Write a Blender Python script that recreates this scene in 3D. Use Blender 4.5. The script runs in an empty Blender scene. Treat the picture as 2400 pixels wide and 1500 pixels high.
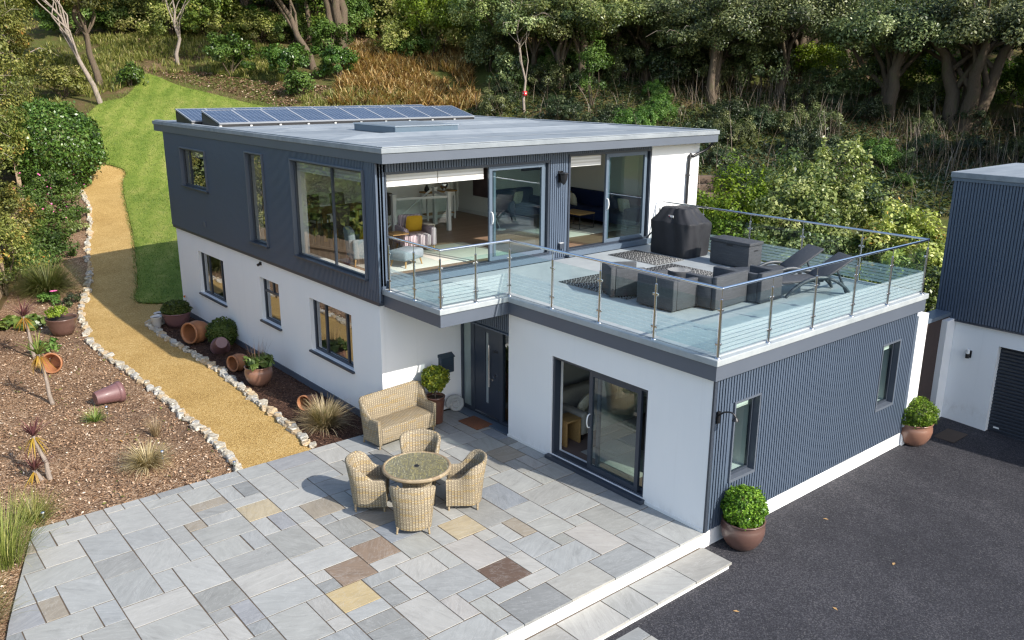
import bpy, bmesh, math, random
import numpy as np
from mathutils import Vector, Matrix, noise
SC = bpy.context.scene
COL = SC.collection
PI = math.pi
rad = math.radians
rnd = random.Random(7)

# ------------------------------------------------------------------ mesh helpers
class MB:
    """collects faces; build() links them as ONE mesh object"""
    def __init__(s):
        s.v = []; s.f = []; s.mi = []; s.sm = []; s.c = []
    def face(s, pts, mi=0, sm=False, c=1.0):
        n = len(s.v); s.v.extend(pts); s.f.append(tuple(range(n, n + len(pts))))
        s.mi.append(mi); s.sm.append(sm); s.c.append(c)
    def mesh(s, vs, fs, mi=0, sm=False, c=1.0, M=None):
        n = len(s.v)
        s.v.extend([tuple(M @ Vector(p)) for p in vs] if M is not None else vs)
        for f in fs:
            s.f.append(tuple(i + n for i in f)); s.mi.append(mi); s.sm.append(sm); s.c.append(c)
        return s
    def box(s, x0, y0, z0, x1, y1, z1, mi=0, c=1.0, M=None):
        vs = [(x0, y0, z0), (x1, y0, z0), (x1, y1, z0), (x0, y1, z0), (x0, y0, z1), (x1, y0, z1), (x1, y1, z1), (x0, y1, z1)]
        return s.mesh(vs, [(3, 2, 1, 0), (4, 5, 6, 7), (0, 1, 5, 4), (1, 2, 6, 5), (2, 3, 7, 6), (3, 0, 4, 7)], mi, False, c, M)
    def rbox(s, x0, y0, z0, x1, y1, z1, r=.02, mi=0, c=1.0, M=None, seg=2, sm=True):
        b = bmesh.new(); bmesh.ops.create_cube(b, size=1)
        for v in b.verts:
            v.co = Vector(((x0 + x1) / 2 + v.co.x * (x1 - x0), (y0 + y1) / 2 + v.co.y * (y1 - y0), (z0 + z1) / 2 + v.co.z * (z1 - z0)))
        bmesh.ops.bevel(b, geom=list(b.edges), offset=r, segments=seg, profile=.5, affect='EDGES')
        s.bm(b, mi, sm, c, M); return s
    def bm(s, b, mi=0, sm=False, c=1.0, M=None):
        b.verts.index_update()
        s.mesh([tuple(v.co) for v in b.verts], [[v.index for v in f.verts] for f in b.faces], mi, sm, c, M); b.free()
        return s
    def tube(s, pts, r, n=8, mi=0, cap=True, sm=True, c=1.0, M=None):
        pts = [Vector(p) for p in pts]; k = len(pts)
        rs = r if isinstance(r, (list, tuple)) else [r] * k
        vs = []; fs = []; u = None
        for i, p in enumerate(pts):
            t = (pts[min(i + 1, k - 1)] - pts[max(i - 1, 0)])
            t = t.normalized() if t.length > 1e-9 else Vector((0, 0, 1))
            if u is None:
                u = t.orthogonal().normalized()
            else:
                u = (u - t * u.dot(t)); u = u.normalized() if u.length > 1e-6 else t.orthogonal().normalized()
            w = t.cross(u)
            for j in range(n):
                a = 2 * PI * j / n
                vs.append(tuple(p + (u * math.cos(a) + w * math.sin(a)) * rs[i]))
        for i in range(k - 1):
            for j in range(n):
                a = i * n + j; b2 = i * n + (j + 1) % n
                fs.append((a, b2, b2 + n, a + n))
        s.mesh(vs, fs, mi, sm, c, M)
        if cap:
            s.mesh(vs[:n], [tuple(reversed(range(n)))], mi, False, c, M); s.mesh(vs[-n:], [tuple(range(n))], mi, False, c, M)
        return s
    def lathe(s, prof, n=24, mi=0, c=1.0, M=None, sm=True):
        vs = []; fs = []
        for r, z in prof:
            for j in range(n):
                a = 2 * PI * j / n; vs.append((r * math.cos(a), r * math.sin(a), z))
        for i in range(len(prof) - 1):
            for j in range(n):
                a = i * n + j; b2 = i * n + (j + 1) % n
                fs.append((a, b2, b2 + n, a + n))
        return s.mesh(vs, fs, mi, sm, c, M)
    def disc(s, r, z, n=24, mi=0, c=1.0, M=None):
        return s.mesh([(r * math.cos(2 * PI * j / n), r * math.sin(2 * PI * j / n), z) for j in range(n)], [tuple(range(n))], mi, False, c, M)
    def prism(s, poly, z0, z1, mi=0, c=1.0, M=None, top=True, bot=True):
        n = len(poly); vs = [(x, y, z0) for x, y in poly] + [(x, y, z1) for x, y in poly]
        fs = [(i, (i + 1) % n, (i + 1) % n + n, i + n) for i in range(n)]
        if top: fs.append(tuple(range(n, 2 * n)))
        if bot: fs.append(tuple(reversed(range(n))))
        return s.mesh(vs, fs, mi, False, c, M)
    def build(s, name, mats, parent=None, bevel=0, uv=True, loc=None, rotz=0, subs=0):
        me = bpy.data.meshes.new(name)
        me.from_pydata([tuple(p) for p in s.v], [], s.f)
        mats = mats if isinstance(mats, (list, tuple)) else [mats]
        for m in mats: me.materials.append(m)
        me.polygons.foreach_set('material_index', s.mi)
        me.polygons.foreach_set('use_smooth', s.sm)
        at = me.attributes.new('tint', 'FLOAT', 'FACE'); at.data.foreach_set('value', [float(c) for c in s.c])
        if uv: box_uv(me)
        me.update()
        o = bpy.data.objects.new(name, me); COL.objects.link(o)
        if parent is not None: o.parent = parent
        if loc is not None: o.location = loc
        if rotz: o.rotation_euler.z = rotz
        if bevel:
            m = o.modifiers.new('bevel', 'BEVEL'); m.width = bevel; m.segments = 2; m.limit_method = 'ANGLE'; m.angle_limit = rad(40)
        if subs:
            m = o.modifiers.new('sub', 'SUBSURF'); m.levels = subs; m.render_levels = subs
        return o

def box_uv(me):
    uvl = me.uv_layers.new(name='uv').data
    nl = len(me.loops)
    vi = np.empty(nl, np.int32); me.loops.foreach_get('vertex_index', vi)
    co = np.empty(len(me.vertices) * 3, np.float32); me.vertices.foreach_get('co', co); co = co.reshape(-1, 3)[vi]
    nrm = np.empty(len(me.polygons) * 3, np.float32); me.polygons.foreach_get('normal', nrm); nrm = np.abs(nrm.reshape(-1, 3))
    tot = np.empty(len(me.polygons), np.int32); me.polygons.foreach_get('loop_total', tot)
    ax = np.repeat(np.argmax(nrm * np.array([1, 1, .9]), 1), tot)
    u = np.where(ax == 0, co[:, 1], co[:, 0]); v = np.where(ax == 2, co[:, 1], co[:, 2])
    uvl.foreach_set('uv', np.stack([u, v], 1).astype(np.float32).ravel())

def tag(o, label=None, cat=None, group=None, kind=None):
    if label: o['label'] = label
    if cat: o['category'] = cat
    if group: o['group'] = group
    if kind: o['kind'] = kind
    return o
def thing(name, label, cat, loc=(0, 0, 0), rotz=0, group=None):
    o = bpy.data.objects.new(name, None); COL.objects.link(o); o.empty_display_size = .1
    o.location = loc; o.rotation_euler = (0, 0, rotz)
    return tag(o, label, cat, group)
KIDS = {}
def kids(o): return [c for c in COL.objects if c.parent == o]
def copy_tree(o, parent=None, cache=None):
    ch = KIDS.get(o.name)
    if ch is None: ch = KIDS[o.name] = kids(o)
    c = o.copy(); COL.objects.link(c)
    if parent is not None: c.parent = parent
    KIDS[c.name] = [copy_tree(x, c) for x in ch]
    return c
def dup(o, loc, rotz=0, label=None, group=None, scale=None, rot=None):
    c = copy_tree(o); c.location = loc
    c.rotation_euler = rot if rot is not None else (0, 0, rotz)
    if scale is not None: c.scale = scale if isinstance(scale, (tuple, list)) else (scale,) * 3
    if label: c['label'] = label
    if group: c['group'] = group
    return c
def Rz(a): return Matrix.Rotation(a, 4, 'Z')
def Rx(a): return Matrix.Rotation(a, 4, 'X')
def Ry(a): return Matrix.Rotation(a, 4, 'Y')
def T(x, y, z): return Matrix.Translation((x, y, z))

# ------------------------------------------------------------------ materials
class NT:
    def __init__(s, name):
        s.m = bpy.data.materials.new(name); s.m.use_nodes = True; s.t = s.m.node_tree; s.t.nodes.clear()
        s.out = s.n('ShaderNodeOutputMaterial')
    def n(s, typ, **kw):
        nd = s.t.nodes.new(typ)
        for k, v in kw.items(): setattr(nd, k, v)
        return nd
    def l(s, a, b): s.t.links.new(a, b)
    def setin(s, nd, name, v):
        if hasattr(v, 'is_output') or isinstance(v, bpy.types.NodeSocket): s.l(v, nd.inputs[name])
        else: nd.inputs[name].default_value = v
    def math(s, op, a, b=0.0, clamp=False):
        nd = s.n('ShaderNodeMath', operation=op, use_clamp=clamp); s.setin(nd, 0, a); s.setin(nd, 1, b); return nd.outputs[0]
    def co(s, kind='Object'): return s.n('ShaderNodeTexCoord').outputs[kind]
    def mapping(s, v, scale=(1, 1, 1), rot=(0, 0, 0), loc=(0, 0, 0)):
        nd = s.n('ShaderNodeMapping'); s.l(v, nd.inputs[0]); nd.inputs['Scale'].default_value = scale
        nd.inputs['Rotation'].default_value = rot; nd.inputs['Location'].default_value = loc; return nd.outputs[0]
    def noise(s, v, scale, detail=4, rough=.55, out=0, dist=0):
        nd = s.n('ShaderNodeTexNoise'); s.l(v, nd.inputs['Vector']); nd.inputs['Scale'].default_value = scale
        nd.inputs['Detail'].default_value = detail; nd.inputs['Roughness'].default_value = rough; nd.inputs['Distortion'].default_value = dist
        return nd.outputs[out]
    def voro(s, v, scale, feature='F1', out='Distance'):
        nd = s.n('ShaderNodeTexVoronoi', feature=feature); s.l(v, nd.inputs['Vector']); nd.inputs['Scale'].default_value = scale
        return nd.outputs[out]
    def ramp(s, fac, stops):
        nd = s.n('ShaderNodeValToRGB'); s.l(fac, nd.inputs[0]); e = nd.color_ramp.elements
        while len(e) < len(stops): e.new(.5)
        for i, (p, c) in enumerate(stops):
            e[i].position = p; e[i].color = (*c, 1) if len(c) == 3 else c
        return nd.outputs[0]
    def mix(s, f, a, b, blend='MIX'):
        nd = s.n('ShaderNodeMix', data_type='RGBA', blend_type=blend, clamp_factor=True)
        s.setin(nd, 0, f)
        for i, c in ((6, a), (7, b)):
            if isinstance(c, (tuple, list)): nd.inputs[i].default_value = (*c[:3], 1)
            else: s.l(c, nd.inputs[i])
        return nd.outputs[2]
    def attr(s, name='tint', out='Fac'):
        nd = s.n('ShaderNodeAttribute', attribute_name=name); return nd.outputs[out]
    def bump(s, h, strength=.3, dist=.01, normal=None):
        nd = s.n('ShaderNodeBump'); s.l(h, nd.inputs['Height']); nd.inputs['Strength'].default_value = strength; nd.inputs['Distance'].default_value = dist
        if normal is not None: s.l(normal, nd.inputs['Normal'])
        return nd.outputs[0]
    def pbr(s, color, rough=.6, normal=None, metal=0, spec=.5, **kw):
        nd = s.n('ShaderNodeBsdfPrincipled')
        if isinstance(color, (tuple, list)): nd.inputs['Base Color'].default_value = (*color[:3], 1)
        else: s.l(color, nd.inputs['Base Color'])
        s.setin(nd, 'Roughness', rough); nd.inputs['Metallic'].default_value = metal; nd.inputs['Specular IOR Level'].default_value = spec
        if normal is not None: s.l(normal, nd.inputs['Normal'])
        for k, v in kw.items(): s.setin(nd, k.replace('_', ' '), v)
        return nd.outputs[0]
    def done(s, sh):
        s.l(sh, s.out.inputs[0]); return s.m

def mul(c, k): return tuple(min(1, x * k) for x in c)
def plain(name, c, rough=.6, var=.15, scale=6, bump=0, bscale=60, metal=0, spec=.5, **kw):
    """base colour with soft noise mottling and an optional fine bump"""
    t = NT(name); v = t.co()
    f = t.noise(v, scale, 5, .6)
    col = t.mix(f, mul(c, 1 - var), mul(c, 1 + var))
    nrm = t.bump(t.noise(v, bscale, 3), bump, .004) if bump else None
    r = t.math('ADD', t.math('MULTIPLY', f, .18), rough - .09)
    return t.done(t.pbr(col, r, nrm, metal, spec, **kw))

M = {}
SLATE = (.078, .104, .146)
M['slate'] = plain('slate_cladding', SLATE, .42, .10, 1.2, .05, 90)
M['slate_trim'] = plain('slate_trim', (.100, .117, .146), .38, .06, 1.5, .03, 60)
M['frame'] = plain('anthracite_frame', (.04, .05, .068), .35, .05, 2)
M['frame_blue'] = plain('grey_frame', (.105, .138, .18), .3, .05, 2)
M['black'] = plain('black_plastic', (.012, .012, .014), .4, .1, 5)
M['steel'] = plain('brushed_steel', (.62, .62, .62), .16, .04, 8, metal=1)
M['chrome'] = plain('chrome', (.75, .75, .76), .1, .03, 8, metal=1)
M['white_paint'] = plain('white_paint', (.78, .78, .76), .45, .03, 3)
def render_mat():
    t = NT('white_render'); v = t.co()
    big = t.noise(v, .7, 4); st = t.noise(t.mapping(v, (2, 2, .6)), .9, 4, .6)
    f = t.math('ADD', t.math('MULTIPLY', big, .5), t.math('MULTIPLY', st, .5))
    col = t.ramp(f, [(.3, (.81, .815, .815)), (.5, (.84, .84, .835)), (.7, (.865, .86, .85))])
    sp = t.n('ShaderNodeSeparateXYZ'); t.l(v, sp.inputs[0])
    low = t.math('SUBTRACT', 1.0, t.math('DIVIDE', t.math('ABSOLUTE', sp.outputs[2]), .34), True)
    spl = t.math('MULTIPLY', t.math('MULTIPLY', low, low), t.ramp(t.noise(t.mapping(v, (1, 1, .5)), 7, 5, .75), [(.45, (0, 0, 0)), (.68, (1, 1, 1))]))
    col = t.mix(t.math('MULTIPLY', spl, .35), col, (.42, .38, .33))
    drip = t.ramp(t.noise(t.mapping(v, (5, 5, .22)), 1.5, 4, .6), [(.60, (0, 0, 0)), (.75, (1, 1, 1))]); col = t.mix(t.math('MULTIPLY', drip, .10), col, (.55, .55, .53))
    return t.done(t.pbr(col, .85, t.bump(t.noise(v, 140, 3, .7), .25, .004), 0, .2))
M['render'] = render_mat()
def grp_mat():
    t = NT('grp_deck'); v = t.co()
    a = t.noise(v, .55, 5, .6, dist=.6); b = t.noise(v, 5, 5, .65); c = t.noise(v, 55, 2)
    f = t.math('ADD', t.math('ADD', t.math('MULTIPLY', a, .5), t.math('MULTIPLY', b, .35)), t.math('MULTIPLY', c, .15))
    col = t.ramp(f, [(.32, (.27, .30, .315)), (.5, (.36, .39, .40)), (.68, (.44, .465, .465))])
    return t.done(t.pbr(col, t.math('ADD', t.math('MULTIPLY', b, .3), .3), t.bump(c, .12, .004), 0, .4))
M['grp'] = grp_mat()
def roof_mat():
    t = NT('roof_membrane'); v = t.co()
    a = t.noise(t.mapping(v, (.6, .9, 1)), .5, 5, .62, dist=.5); b = t.noise(v, 3.2, 5, .65); st = t.noise(t.mapping(v, (.25, 3, 1)), 2.0, 4)
    f = t.math('ADD', t.math('ADD', t.math('MULTIPLY', a, .45), t.math('MULTIPLY', b, .25)), t.math('MULTIPLY', st, .3))
    col = t.ramp(f, [(.30, (.115, .13, .145)), (.46, (.225, .25, .27)), (.6, (.30, .325, .34)), (.72, (.36, .38, .385))])
    return t.done(t.pbr(col, t.math('ADD', t.math('MULTIPLY', b, .35), .38), t.bump(b, .1, .01), 0, .35))
M['roof'] = roof_mat()
def schlick(t, ior):
    r0 = ((ior - 1) / (ior + 1)) ** 2; lw = t.n('ShaderNodeLayerWeight'); lw.inputs[0].default_value = .5
    return t.math('ADD', t.math('MULTIPLY', t.math('POWER', lw.outputs['Facing'], 5.0), 1 - r0), r0)
def glass_mat(name, tint=(1, 1, 1), ior=1.9, rough=.0):
    t = NT(name); tr = t.n('ShaderNodeBsdfTransparent'); tr.inputs[0].default_value = (*tint, 1)
    gl = t.n('ShaderNodeBsdfGlossy'); gl.inputs['Roughness'].default_value = rough; gl.inputs[0].default_value = (.95, .97, 1, 1)
    if rough == 0:
        nz = t.noise(t.co(), .9, 2); t.l(t.bump(nz, .012, .05), gl.inputs['Normal'])
    mx = t.n('ShaderNodeMixShader'); t.l(schlick(t, ior), mx.inputs[0]); t.l(tr.outputs[0], mx.inputs[1]); t.l(gl.outputs[0], mx.inputs[2])
    return t.done(mx.outputs[0])
M['glass'] = glass_mat('window_glass', (.76, .88, .855), 2.1)
M['glass_mirror'] = glass_mat('reflective_glass', (.55, .58, .56), 3.4)
M['glass_side'] = glass_mat('side_window_glass', (.74, .77, .75), 2.7)
M['glass_low'] = glass_mat('window_glass_low', (.50, .53, .51), 3.9)
def frosted_roof():
    t = NT('rooflight_sheet'); tr = t.n('ShaderNodeBsdfTransparent'); tr.inputs[0].default_value = (.85, .9, .92, 1)
    tl = t.n('ShaderNodeBsdfTranslucent'); tl.inputs[0].default_value = (.7, .76, .8, 1); p = t.pbr((.42, .47, .52), .3, None, 0, .4)
    a = t.n('ShaderNodeMixShader'); a.inputs[0].default_value = .5; t.l(tr.outputs[0], a.inputs[1]); t.l(tl.outputs[0], a.inputs[2])
    b = t.n('ShaderNodeMixShader'); b.inputs[0].default_value = .42; t.l(a.outputs[0], b.inputs[1]); t.l(p, b.inputs[2]); return t.done(b.outputs[0])
M['glass_roof'] = frosted_roof()
M['glass_clear'] = glass_mat('clear_glass', (.93, .97, .96), 1.5)
def rail_glass():
    t = NT('balustrade_glass'); v = t.co()
    sp = t.n('ShaderNodeSeparateXYZ'); t.l(v, sp.inputs[0]); z = sp.outputs[2]
    fz = t.math('FRACT', t.math('MULTIPLY', z, 1 / .066))
    band = t.math('MULTIPLY', t.math('GREATER_THAN', fz, .17), t.math('LESS_THAN', z, .475))
    band = t.math('MULTIPLY', band, t.math('ADD', .33, t.math('MULTIPLY', t.noise(v, 3, 2), .10)))
    tr = t.n('ShaderNodeBsdfTransparent'); tr.inputs[0].default_value = (.89, .955, .958, 1)
    gl = t.n('ShaderNodeBsdfGlossy'); gl.inputs['Roughness'].default_value = 0.01
    mx = t.n('ShaderNodeMixShader'); t.l(schlick(t, 1.38), mx.inputs[0]); t.l(tr.outputs[0], mx.inputs[1]); t.l(gl.outputs[0], mx.inputs[2])
    df = t.n('ShaderNodeBsdfDiffuse'); df.inputs[0].default_value = (.68, .78, .79, 1)
    tl = t.n('ShaderNodeBsdfTranslucent'); tl.inputs[0].default_value = (.68, .80, .81, 1)
    m1 = t.n('ShaderNodeMixShader'); m1.inputs[0].default_value = .5; t.l(df.outputs[0], m1.inputs[1]); t.l(tl.outputs[0], m1.inputs[2])
    m2 = t.n('ShaderNodeMixShader'); t.l(band, m2.inputs[0]); t.l(mx.outputs[0], m2.inputs[1]); t.l(m1.outputs[0], m2.inputs[2])
    return t.done(m2.outputs[0])
M['rail_glass'] = rail_glass()
def slab_mat():
    t = NT('sandstone_slab'); v = t.co(); sp = t.n('ShaderNodeAttribute', attribute_name='tint')
    cv = t.n('ShaderNodeAttribute', attribute_name='slabcol').outputs['Color']
    off = t.n('ShaderNodeCombineXYZ'); t.l(t.math('MULTIPLY', sp.outputs['Fac'], 71.3), off.inputs[2]); t.l(t.math('MULTIPLY', sp.outputs['Fac'], 33.1), off.inputs[0])
    ad = t.n('ShaderNodeVectorMath', operation='ADD'); t.l(v, ad.inputs[0]); t.l(off.outputs[0], ad.inputs[1])
    rt = t.n('ShaderNodeVectorRotate', rotation_type='Z_AXIS'); t.l(ad.outputs[0], rt.inputs['Vector']); t.l(t.math('MULTIPLY', sp.outputs['Fac'], 9.0), rt.inputs['Angle'])
    w = t.noise(t.mapping(rt.outputs[0], (1.2, 7, 1)), 1.8, 6, .6, dist=1.0)
    b = t.noise(ad.outputs[0], 2.2, 5, .6, dist=.8); fine = t.noise(v, 60, 3, .7)
    f = t.math('ADD', t.math('ADD', t.math('MULTIPLY', w, .5), t.math('MULTIPLY', b, .35)), t.math('MULTIPLY', fine, .15))
    k = t.ramp(f, [(.27, (.62, .61, .60)), (.44, (.92, .915, .90)), (.58, (1.04, 1.035, 1.02)), (.74, (1.26, 1.25, 1.22))])
    col = t.mix(1.0, cv, k, 'MULTIPLY')
    veins = t.ramp(t.math('ABSOLUTE', t.math('SUBTRACT', t.noise(t.mapping(rt.outputs[0], (1, 2.4, 1)), 1.5, 6, .7, dist=1.6), .5)), [(0, (1, 1, 1)), (.012, (.25, .25, .25)), (.03, (0, 0, 0))])
    col = t.mix(t.math('MULTIPLY', veins, .22), col, (.55, .55, .53))
    h = t.math('ADD', t.math('MULTIPLY', w, .7), t.math('MULTIPLY', fine, .3))
    return t.done(t.pbr(col, t.math('ADD', t.math('MULTIPLY', b, .3), .5), t.bump(h, .35, .012), 0, .3))
M['slab'] = slab_mat()
M['joint'] = plain('sand_joint', (.115, .085, .058), .95, .35, 12, .4, 120)
def asphalt_mat():
    t = NT('asphalt'); v = t.co()
    big = t.noise(v, .35, 5, .6, dist=.6); mid = t.noise(v, 2.5, 5, .7); g = t.voro(v, 58, 'F1', 'Color'); sp = t.noise(v, 70, 2, .8); worn = t.noise(t.mapping(v, (1, .22, 1), (0, 0, .5)), .8, 4, .55, dist=.8)
    gv = t.n('ShaderNodeSeparateColor'); t.l(g, gv.inputs[0])
    f = t.math('ADD', t.math('ADD', t.math('MULTIPLY', big, .26), t.math('MULTIPLY', mid, .2)), t.math('ADD', t.math('MULTIPLY', worn, .22), t.math('MULTIPLY', gv.outputs[0], .32)))
    col = t.ramp(f, [(.28, (.013, .013, .017)), (.46, (.026, .026, .032)), (.60, (.048, .047, .055)), (.74, (.10, .096, .102))])
    col = t.mix(t.math('MULTIPLY', t.math('GREATER_THAN', gv.outputs[1], .965), t.math('MULTIPLY', sp, .8)), col, (.15, .145, .14))
    return t.done(t.pbr(col, .8, t.bump(t.voro(v, 95), .6, .012), 0, .35))
M['asphalt'] = asphalt_mat()
def gravel_mat():
    t = NT('golden_gravel'); v = t.co()
    big = t.noise(v, .8, 5, .6, dist=.5); g = t.voro(v, 55, 'F1', 'Color'); gs = t.n('ShaderNodeSeparateColor'); t.l(g, gs.inputs[0])
    mid = t.noise(v, 9, 4, .7)
    f = t.math('ADD', t.math('ADD', t.math('MULTIPLY', big, .36), t.math('MULTIPLY', mid, .24)), t.math('MULTIPLY', gs.outputs[0], .4))
    col = t.ramp(f, [(.18, (.19, .110, .036)), (.42, (.40, .252, .082)), (.6, (.52, .35, .128)), (.85, (.66, .50, .26))])
    return t.done(t.pbr(col, .9, t.bump(t.voro(v, 55), .7, .018), 0, .2))
M['gravel'] = gravel_mat()
def lawn_mat():
    t = NT('mown_lawn'); v = t.co()
    a = t.noise(v, .28, 5, .62, dist=.8); b = t.noise(t.mapping(v, (1, .45, 1), (0, 0, .9)), 3.6, 6, .78); c = t.noise(v, 14, 4, .85)
    st = t.n('ShaderNodeTexWave', wave_type='BANDS', bands_direction='X'); t.l(t.mapping(v, (1, 1, 1), (0, 0, rad(28))), st.inputs[0]); st.inputs['Scale'].default_value = .30; st.inputs['Distortion'].default_value = 5.0
    f = t.math('ADD', t.math('ADD', t.math('MULTIPLY', a, .30), t.math('MULTIPLY', b, .32)), t.math('ADD', t.math('MULTIPLY', c, .34), t.math('MULTIPLY', st.outputs[1], .06)))
    col = t.ramp(f, [(.33, (.055, .092, .012)), (.44, (.125, .185, .027)), (.52, (.19, .24, .043)), (.60, (.27, .285, .07)), (.68, (.38, .345, .14))])
    return t.done(t.pbr(col, .85, t.bump(t.math('ADD', c, t.math('MULTIPLY', b, .6)), .8, .04), 0, .15))
M['lawn'] = lawn_mat()
def bark_mat(name, dark):
    t = NT(name); v = t.co()
    vc = t.voro(t.mapping(v, (1, 1.8, 1)), 22, 'F1', 'Color'); s1 = t.n('ShaderNodeSeparateColor'); t.l(vc, s1.inputs[0])
    vd = t.voro(t.mapping(v, (2.1, 1, 1), (0, 0, .7)), 34, 'F1', 'Color'); s2 = t.n('ShaderNodeSeparateColor'); t.l(vd, s2.inputs[0])
    big = t.noise(v, .5, 4, .6, dist=.6)
    f = t.math('ADD', t.math('ADD', t.math('MULTIPLY', s1.outputs[0], .4), t.math('MULTIPLY', s2.outputs[1], .3)), t.math('MULTIPLY', big, .3))
    if dark: st = [(.2, (.030, .016, .012)), (.5, (.075, .038, .026)), (.7, (.13, .07, .045)), (.88, (.24, .15, .10))]
    else: st = [(.2, (.055, .030, .018)), (.40, (.21, .12, .066)), (.60, (.38, .24, .14)), (.85, (.60, .46, .33))]
    col = t.ramp(f, st)
    if not dark:
        d2 = t.ramp(t.noise(v, .33, 4, .6, dist=.8), [(.46, (0, 0, 0)), (.62, (1, 1, 1))])
        col = t.mix(t.math('MULTIPLY', d2, .6), col, t.mix(.62, col, (.10, .066, .05)))
    h = t.math('ADD', t.voro(t.mapping(v, (1, 1.8, 1)), 22), s2.outputs[0])
    return t.done(t.pbr(col, .9, t.bump(h, .8, .03), 0, .2))
M['bark'] = bark_mat('bark_mulch', False)
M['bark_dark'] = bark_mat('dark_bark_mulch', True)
def chip_mat(name, stops):
    t = NT(name); col = t.ramp(t.attr(), stops)
    return t.done(t.pbr(col, .85, None, 0, .2))
M['chip'] = chip_mat('bark_chip', [(0, (.05, .028, .018)), (.35, (.22, .125, .07)), (.7, (.46, .31, .20)), (1, (.78, .66, .52))])
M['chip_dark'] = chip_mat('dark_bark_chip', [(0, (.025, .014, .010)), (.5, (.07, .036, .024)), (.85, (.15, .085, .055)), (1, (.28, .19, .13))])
def ground_mat():
    t = NT('hill_ground'); v = t.co()
    a = t.noise(v, .16, 5, .62, dist=.8); b = t.noise(v, 1.4, 5, .7); c = t.noise(v, 22, 3, .75)
    f = t.math('ADD', t.math('ADD', t.math('MULTIPLY', a, .5), t.math('MULTIPLY', b, .28)), t.math('MULTIPLY', c, .22))
    col = t.ramp(f, [(.30, (.05, .068, .018)), (.46, (.11, .125, .032)), (.54, (.13, .095, .045)), (.63, (.25, .17, .10)), (.78, (.42, .32, .21))])
    return t.done(t.pbr(col, .95, t.bump(t.math('ADD', b, c), .9, .08), 0, .1))
M['ground'] = ground_mat()
def wicker_mat(name, light, dark, gold, su=.042, sv=.016):
    t = NT(name); uv = t.co('UV'); sp = t.n('ShaderNodeSeparateXYZ'); t.l(uv, sp.inputs[0]); u, w = sp.outputs[0], sp.outputs[1]
    fu = t.math('FRACT', t.math('DIVIDE', u, su)); row = t.math('FLOOR', t.math('DIVIDE', w, sv)); colm = t.math('FLOOR', t.math('DIVIDE', u, su))
    fw = t.math('FRACT', t.math('DIVIDE', w, sv))
    par = t.math('MODULO', t.math('ABSOLUTE', t.math('ADD', row, colm)), 2.0)
    stake = t.math('MULTIPLY', t.math('LESS_THAN', t.math('ABSOLUTE', t.math('SUBTRACT', fu, .5)), .26), par)   # upright seen in front
    gap = t.math('GREATER_THAN', t.math('ABSOLUTE', t.math('SUBTRACT', fw, .5)), .40)
    gapu = t.math('MULTIPLY', t.math('GREATER_THAN', t.math('ABSOLUTE', t.math('SUBTRACT', fu, .5)), .34), t.math('ADD', .45, t.math('MULTIPLY', t.math('SUBTRACT', 1.0, par), .55)))
    wn = t.n('ShaderNodeTexWhiteNoise', noise_dimensions='2D'); cb = t.n('ShaderNodeCombineXYZ'); t.l(row, cb.inputs[0]); t.l(t.math('FLOOR', t.math('DIVIDE', u, su * 4)), cb.inputs[1]); t.l(cb.outputs[0], wn.inputs['Vector'])
    col = t.mix(wn.outputs[0], light, mul(light, .72)); col = t.mix(t.math('GREATER_THAN', wn.outputs[0], .86), col, gold)
    col = t.mix(t.math('MULTIPLY', stake, .8), col, mul(light, .55))
    col = t.mix(t.math('MAXIMUM', t.math('MULTIPLY', gap, .7), t.math('MULTIPLY', gapu, .95)), col, dark)
    hgt = t.math('SUBTRACT', t.math('ADD', t.math('MULTIPLY', stake, .5), .6), t.math('MAXIMUM', gap, gapu))
    return t.done(t.pbr(col, .6, t.bump(hgt, .6, .008), 0, .3))
M['wicker'] = wicker_mat('natural_wicker', (.47, .39, .265), (.075, .058, .044), (.42, .31, .15), .05, .024)
M['wicker_edge'] = wicker_mat('wicker_binding', (.50, .40, .26), (.20, .14, .085), (.38, .27, .13), .5, .014)
M['rattan_grey'] = wicker_mat('grey_rattan', (.110, .117, .128), (.036, .040, .046), (.125, .13, .14), .024, .01)
def weave_top():
    t = NT('woven_top'); uv = t.co('UV'); mp = t.mapping(uv, (1, 1, 1), (0, 0, .65))
    sp = t.n('ShaderNodeSeparateXYZ'); t.l(mp, sp.inputs[0]); u, w = sp.outputs[0], sp.outputs[1]
    row = t.math('FLOOR', t.math('DIVIDE', u, .02)); cell = t.math('FLOOR', t.math('DIVIDE', w, .045))
    cb = t.n('ShaderNodeCombineXYZ'); t.l(row, cb.inputs[0]); t.l(cell, cb.inputs[1]); wn = t.n('ShaderNodeTexWhiteNoise', noise_dimensions='2D'); t.l(cb.outputs[0], wn.inputs['Vector'])
    wr = t.n('ShaderNodeTexWhiteNoise', noise_dimensions='1D'); t.l(row, wr.inputs['W'])
    fu = t.math('FRACT', t.math('DIVIDE', u, .02)); gap = t.math('GREATER_THAN', t.math('ABSOLUTE', t.math('SUBTRACT', fu, .5)), .36)
    col = t.ramp(wn.outputs[0], [(0, (.15, .14, .09)), (.5, (.26, .235, .13)), (.8, (.36, .31, .11)), (1, (.42, .40, .28))])
    col = t.mix(t.math('MULTIPLY', wr.outputs[0], .5), col, (.14, .135, .10)); col = t.mix(t.math('MULTIPLY', gap, .6), col, (.05, .045, .03))
    return t.done(t.pbr(col, .35, t.bump(wn.outputs[0], .2, .004), 0, .5, Coat_Weight=1.0, Coat_Roughness=.04))
M['weave_top'] = weave_top()
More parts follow.
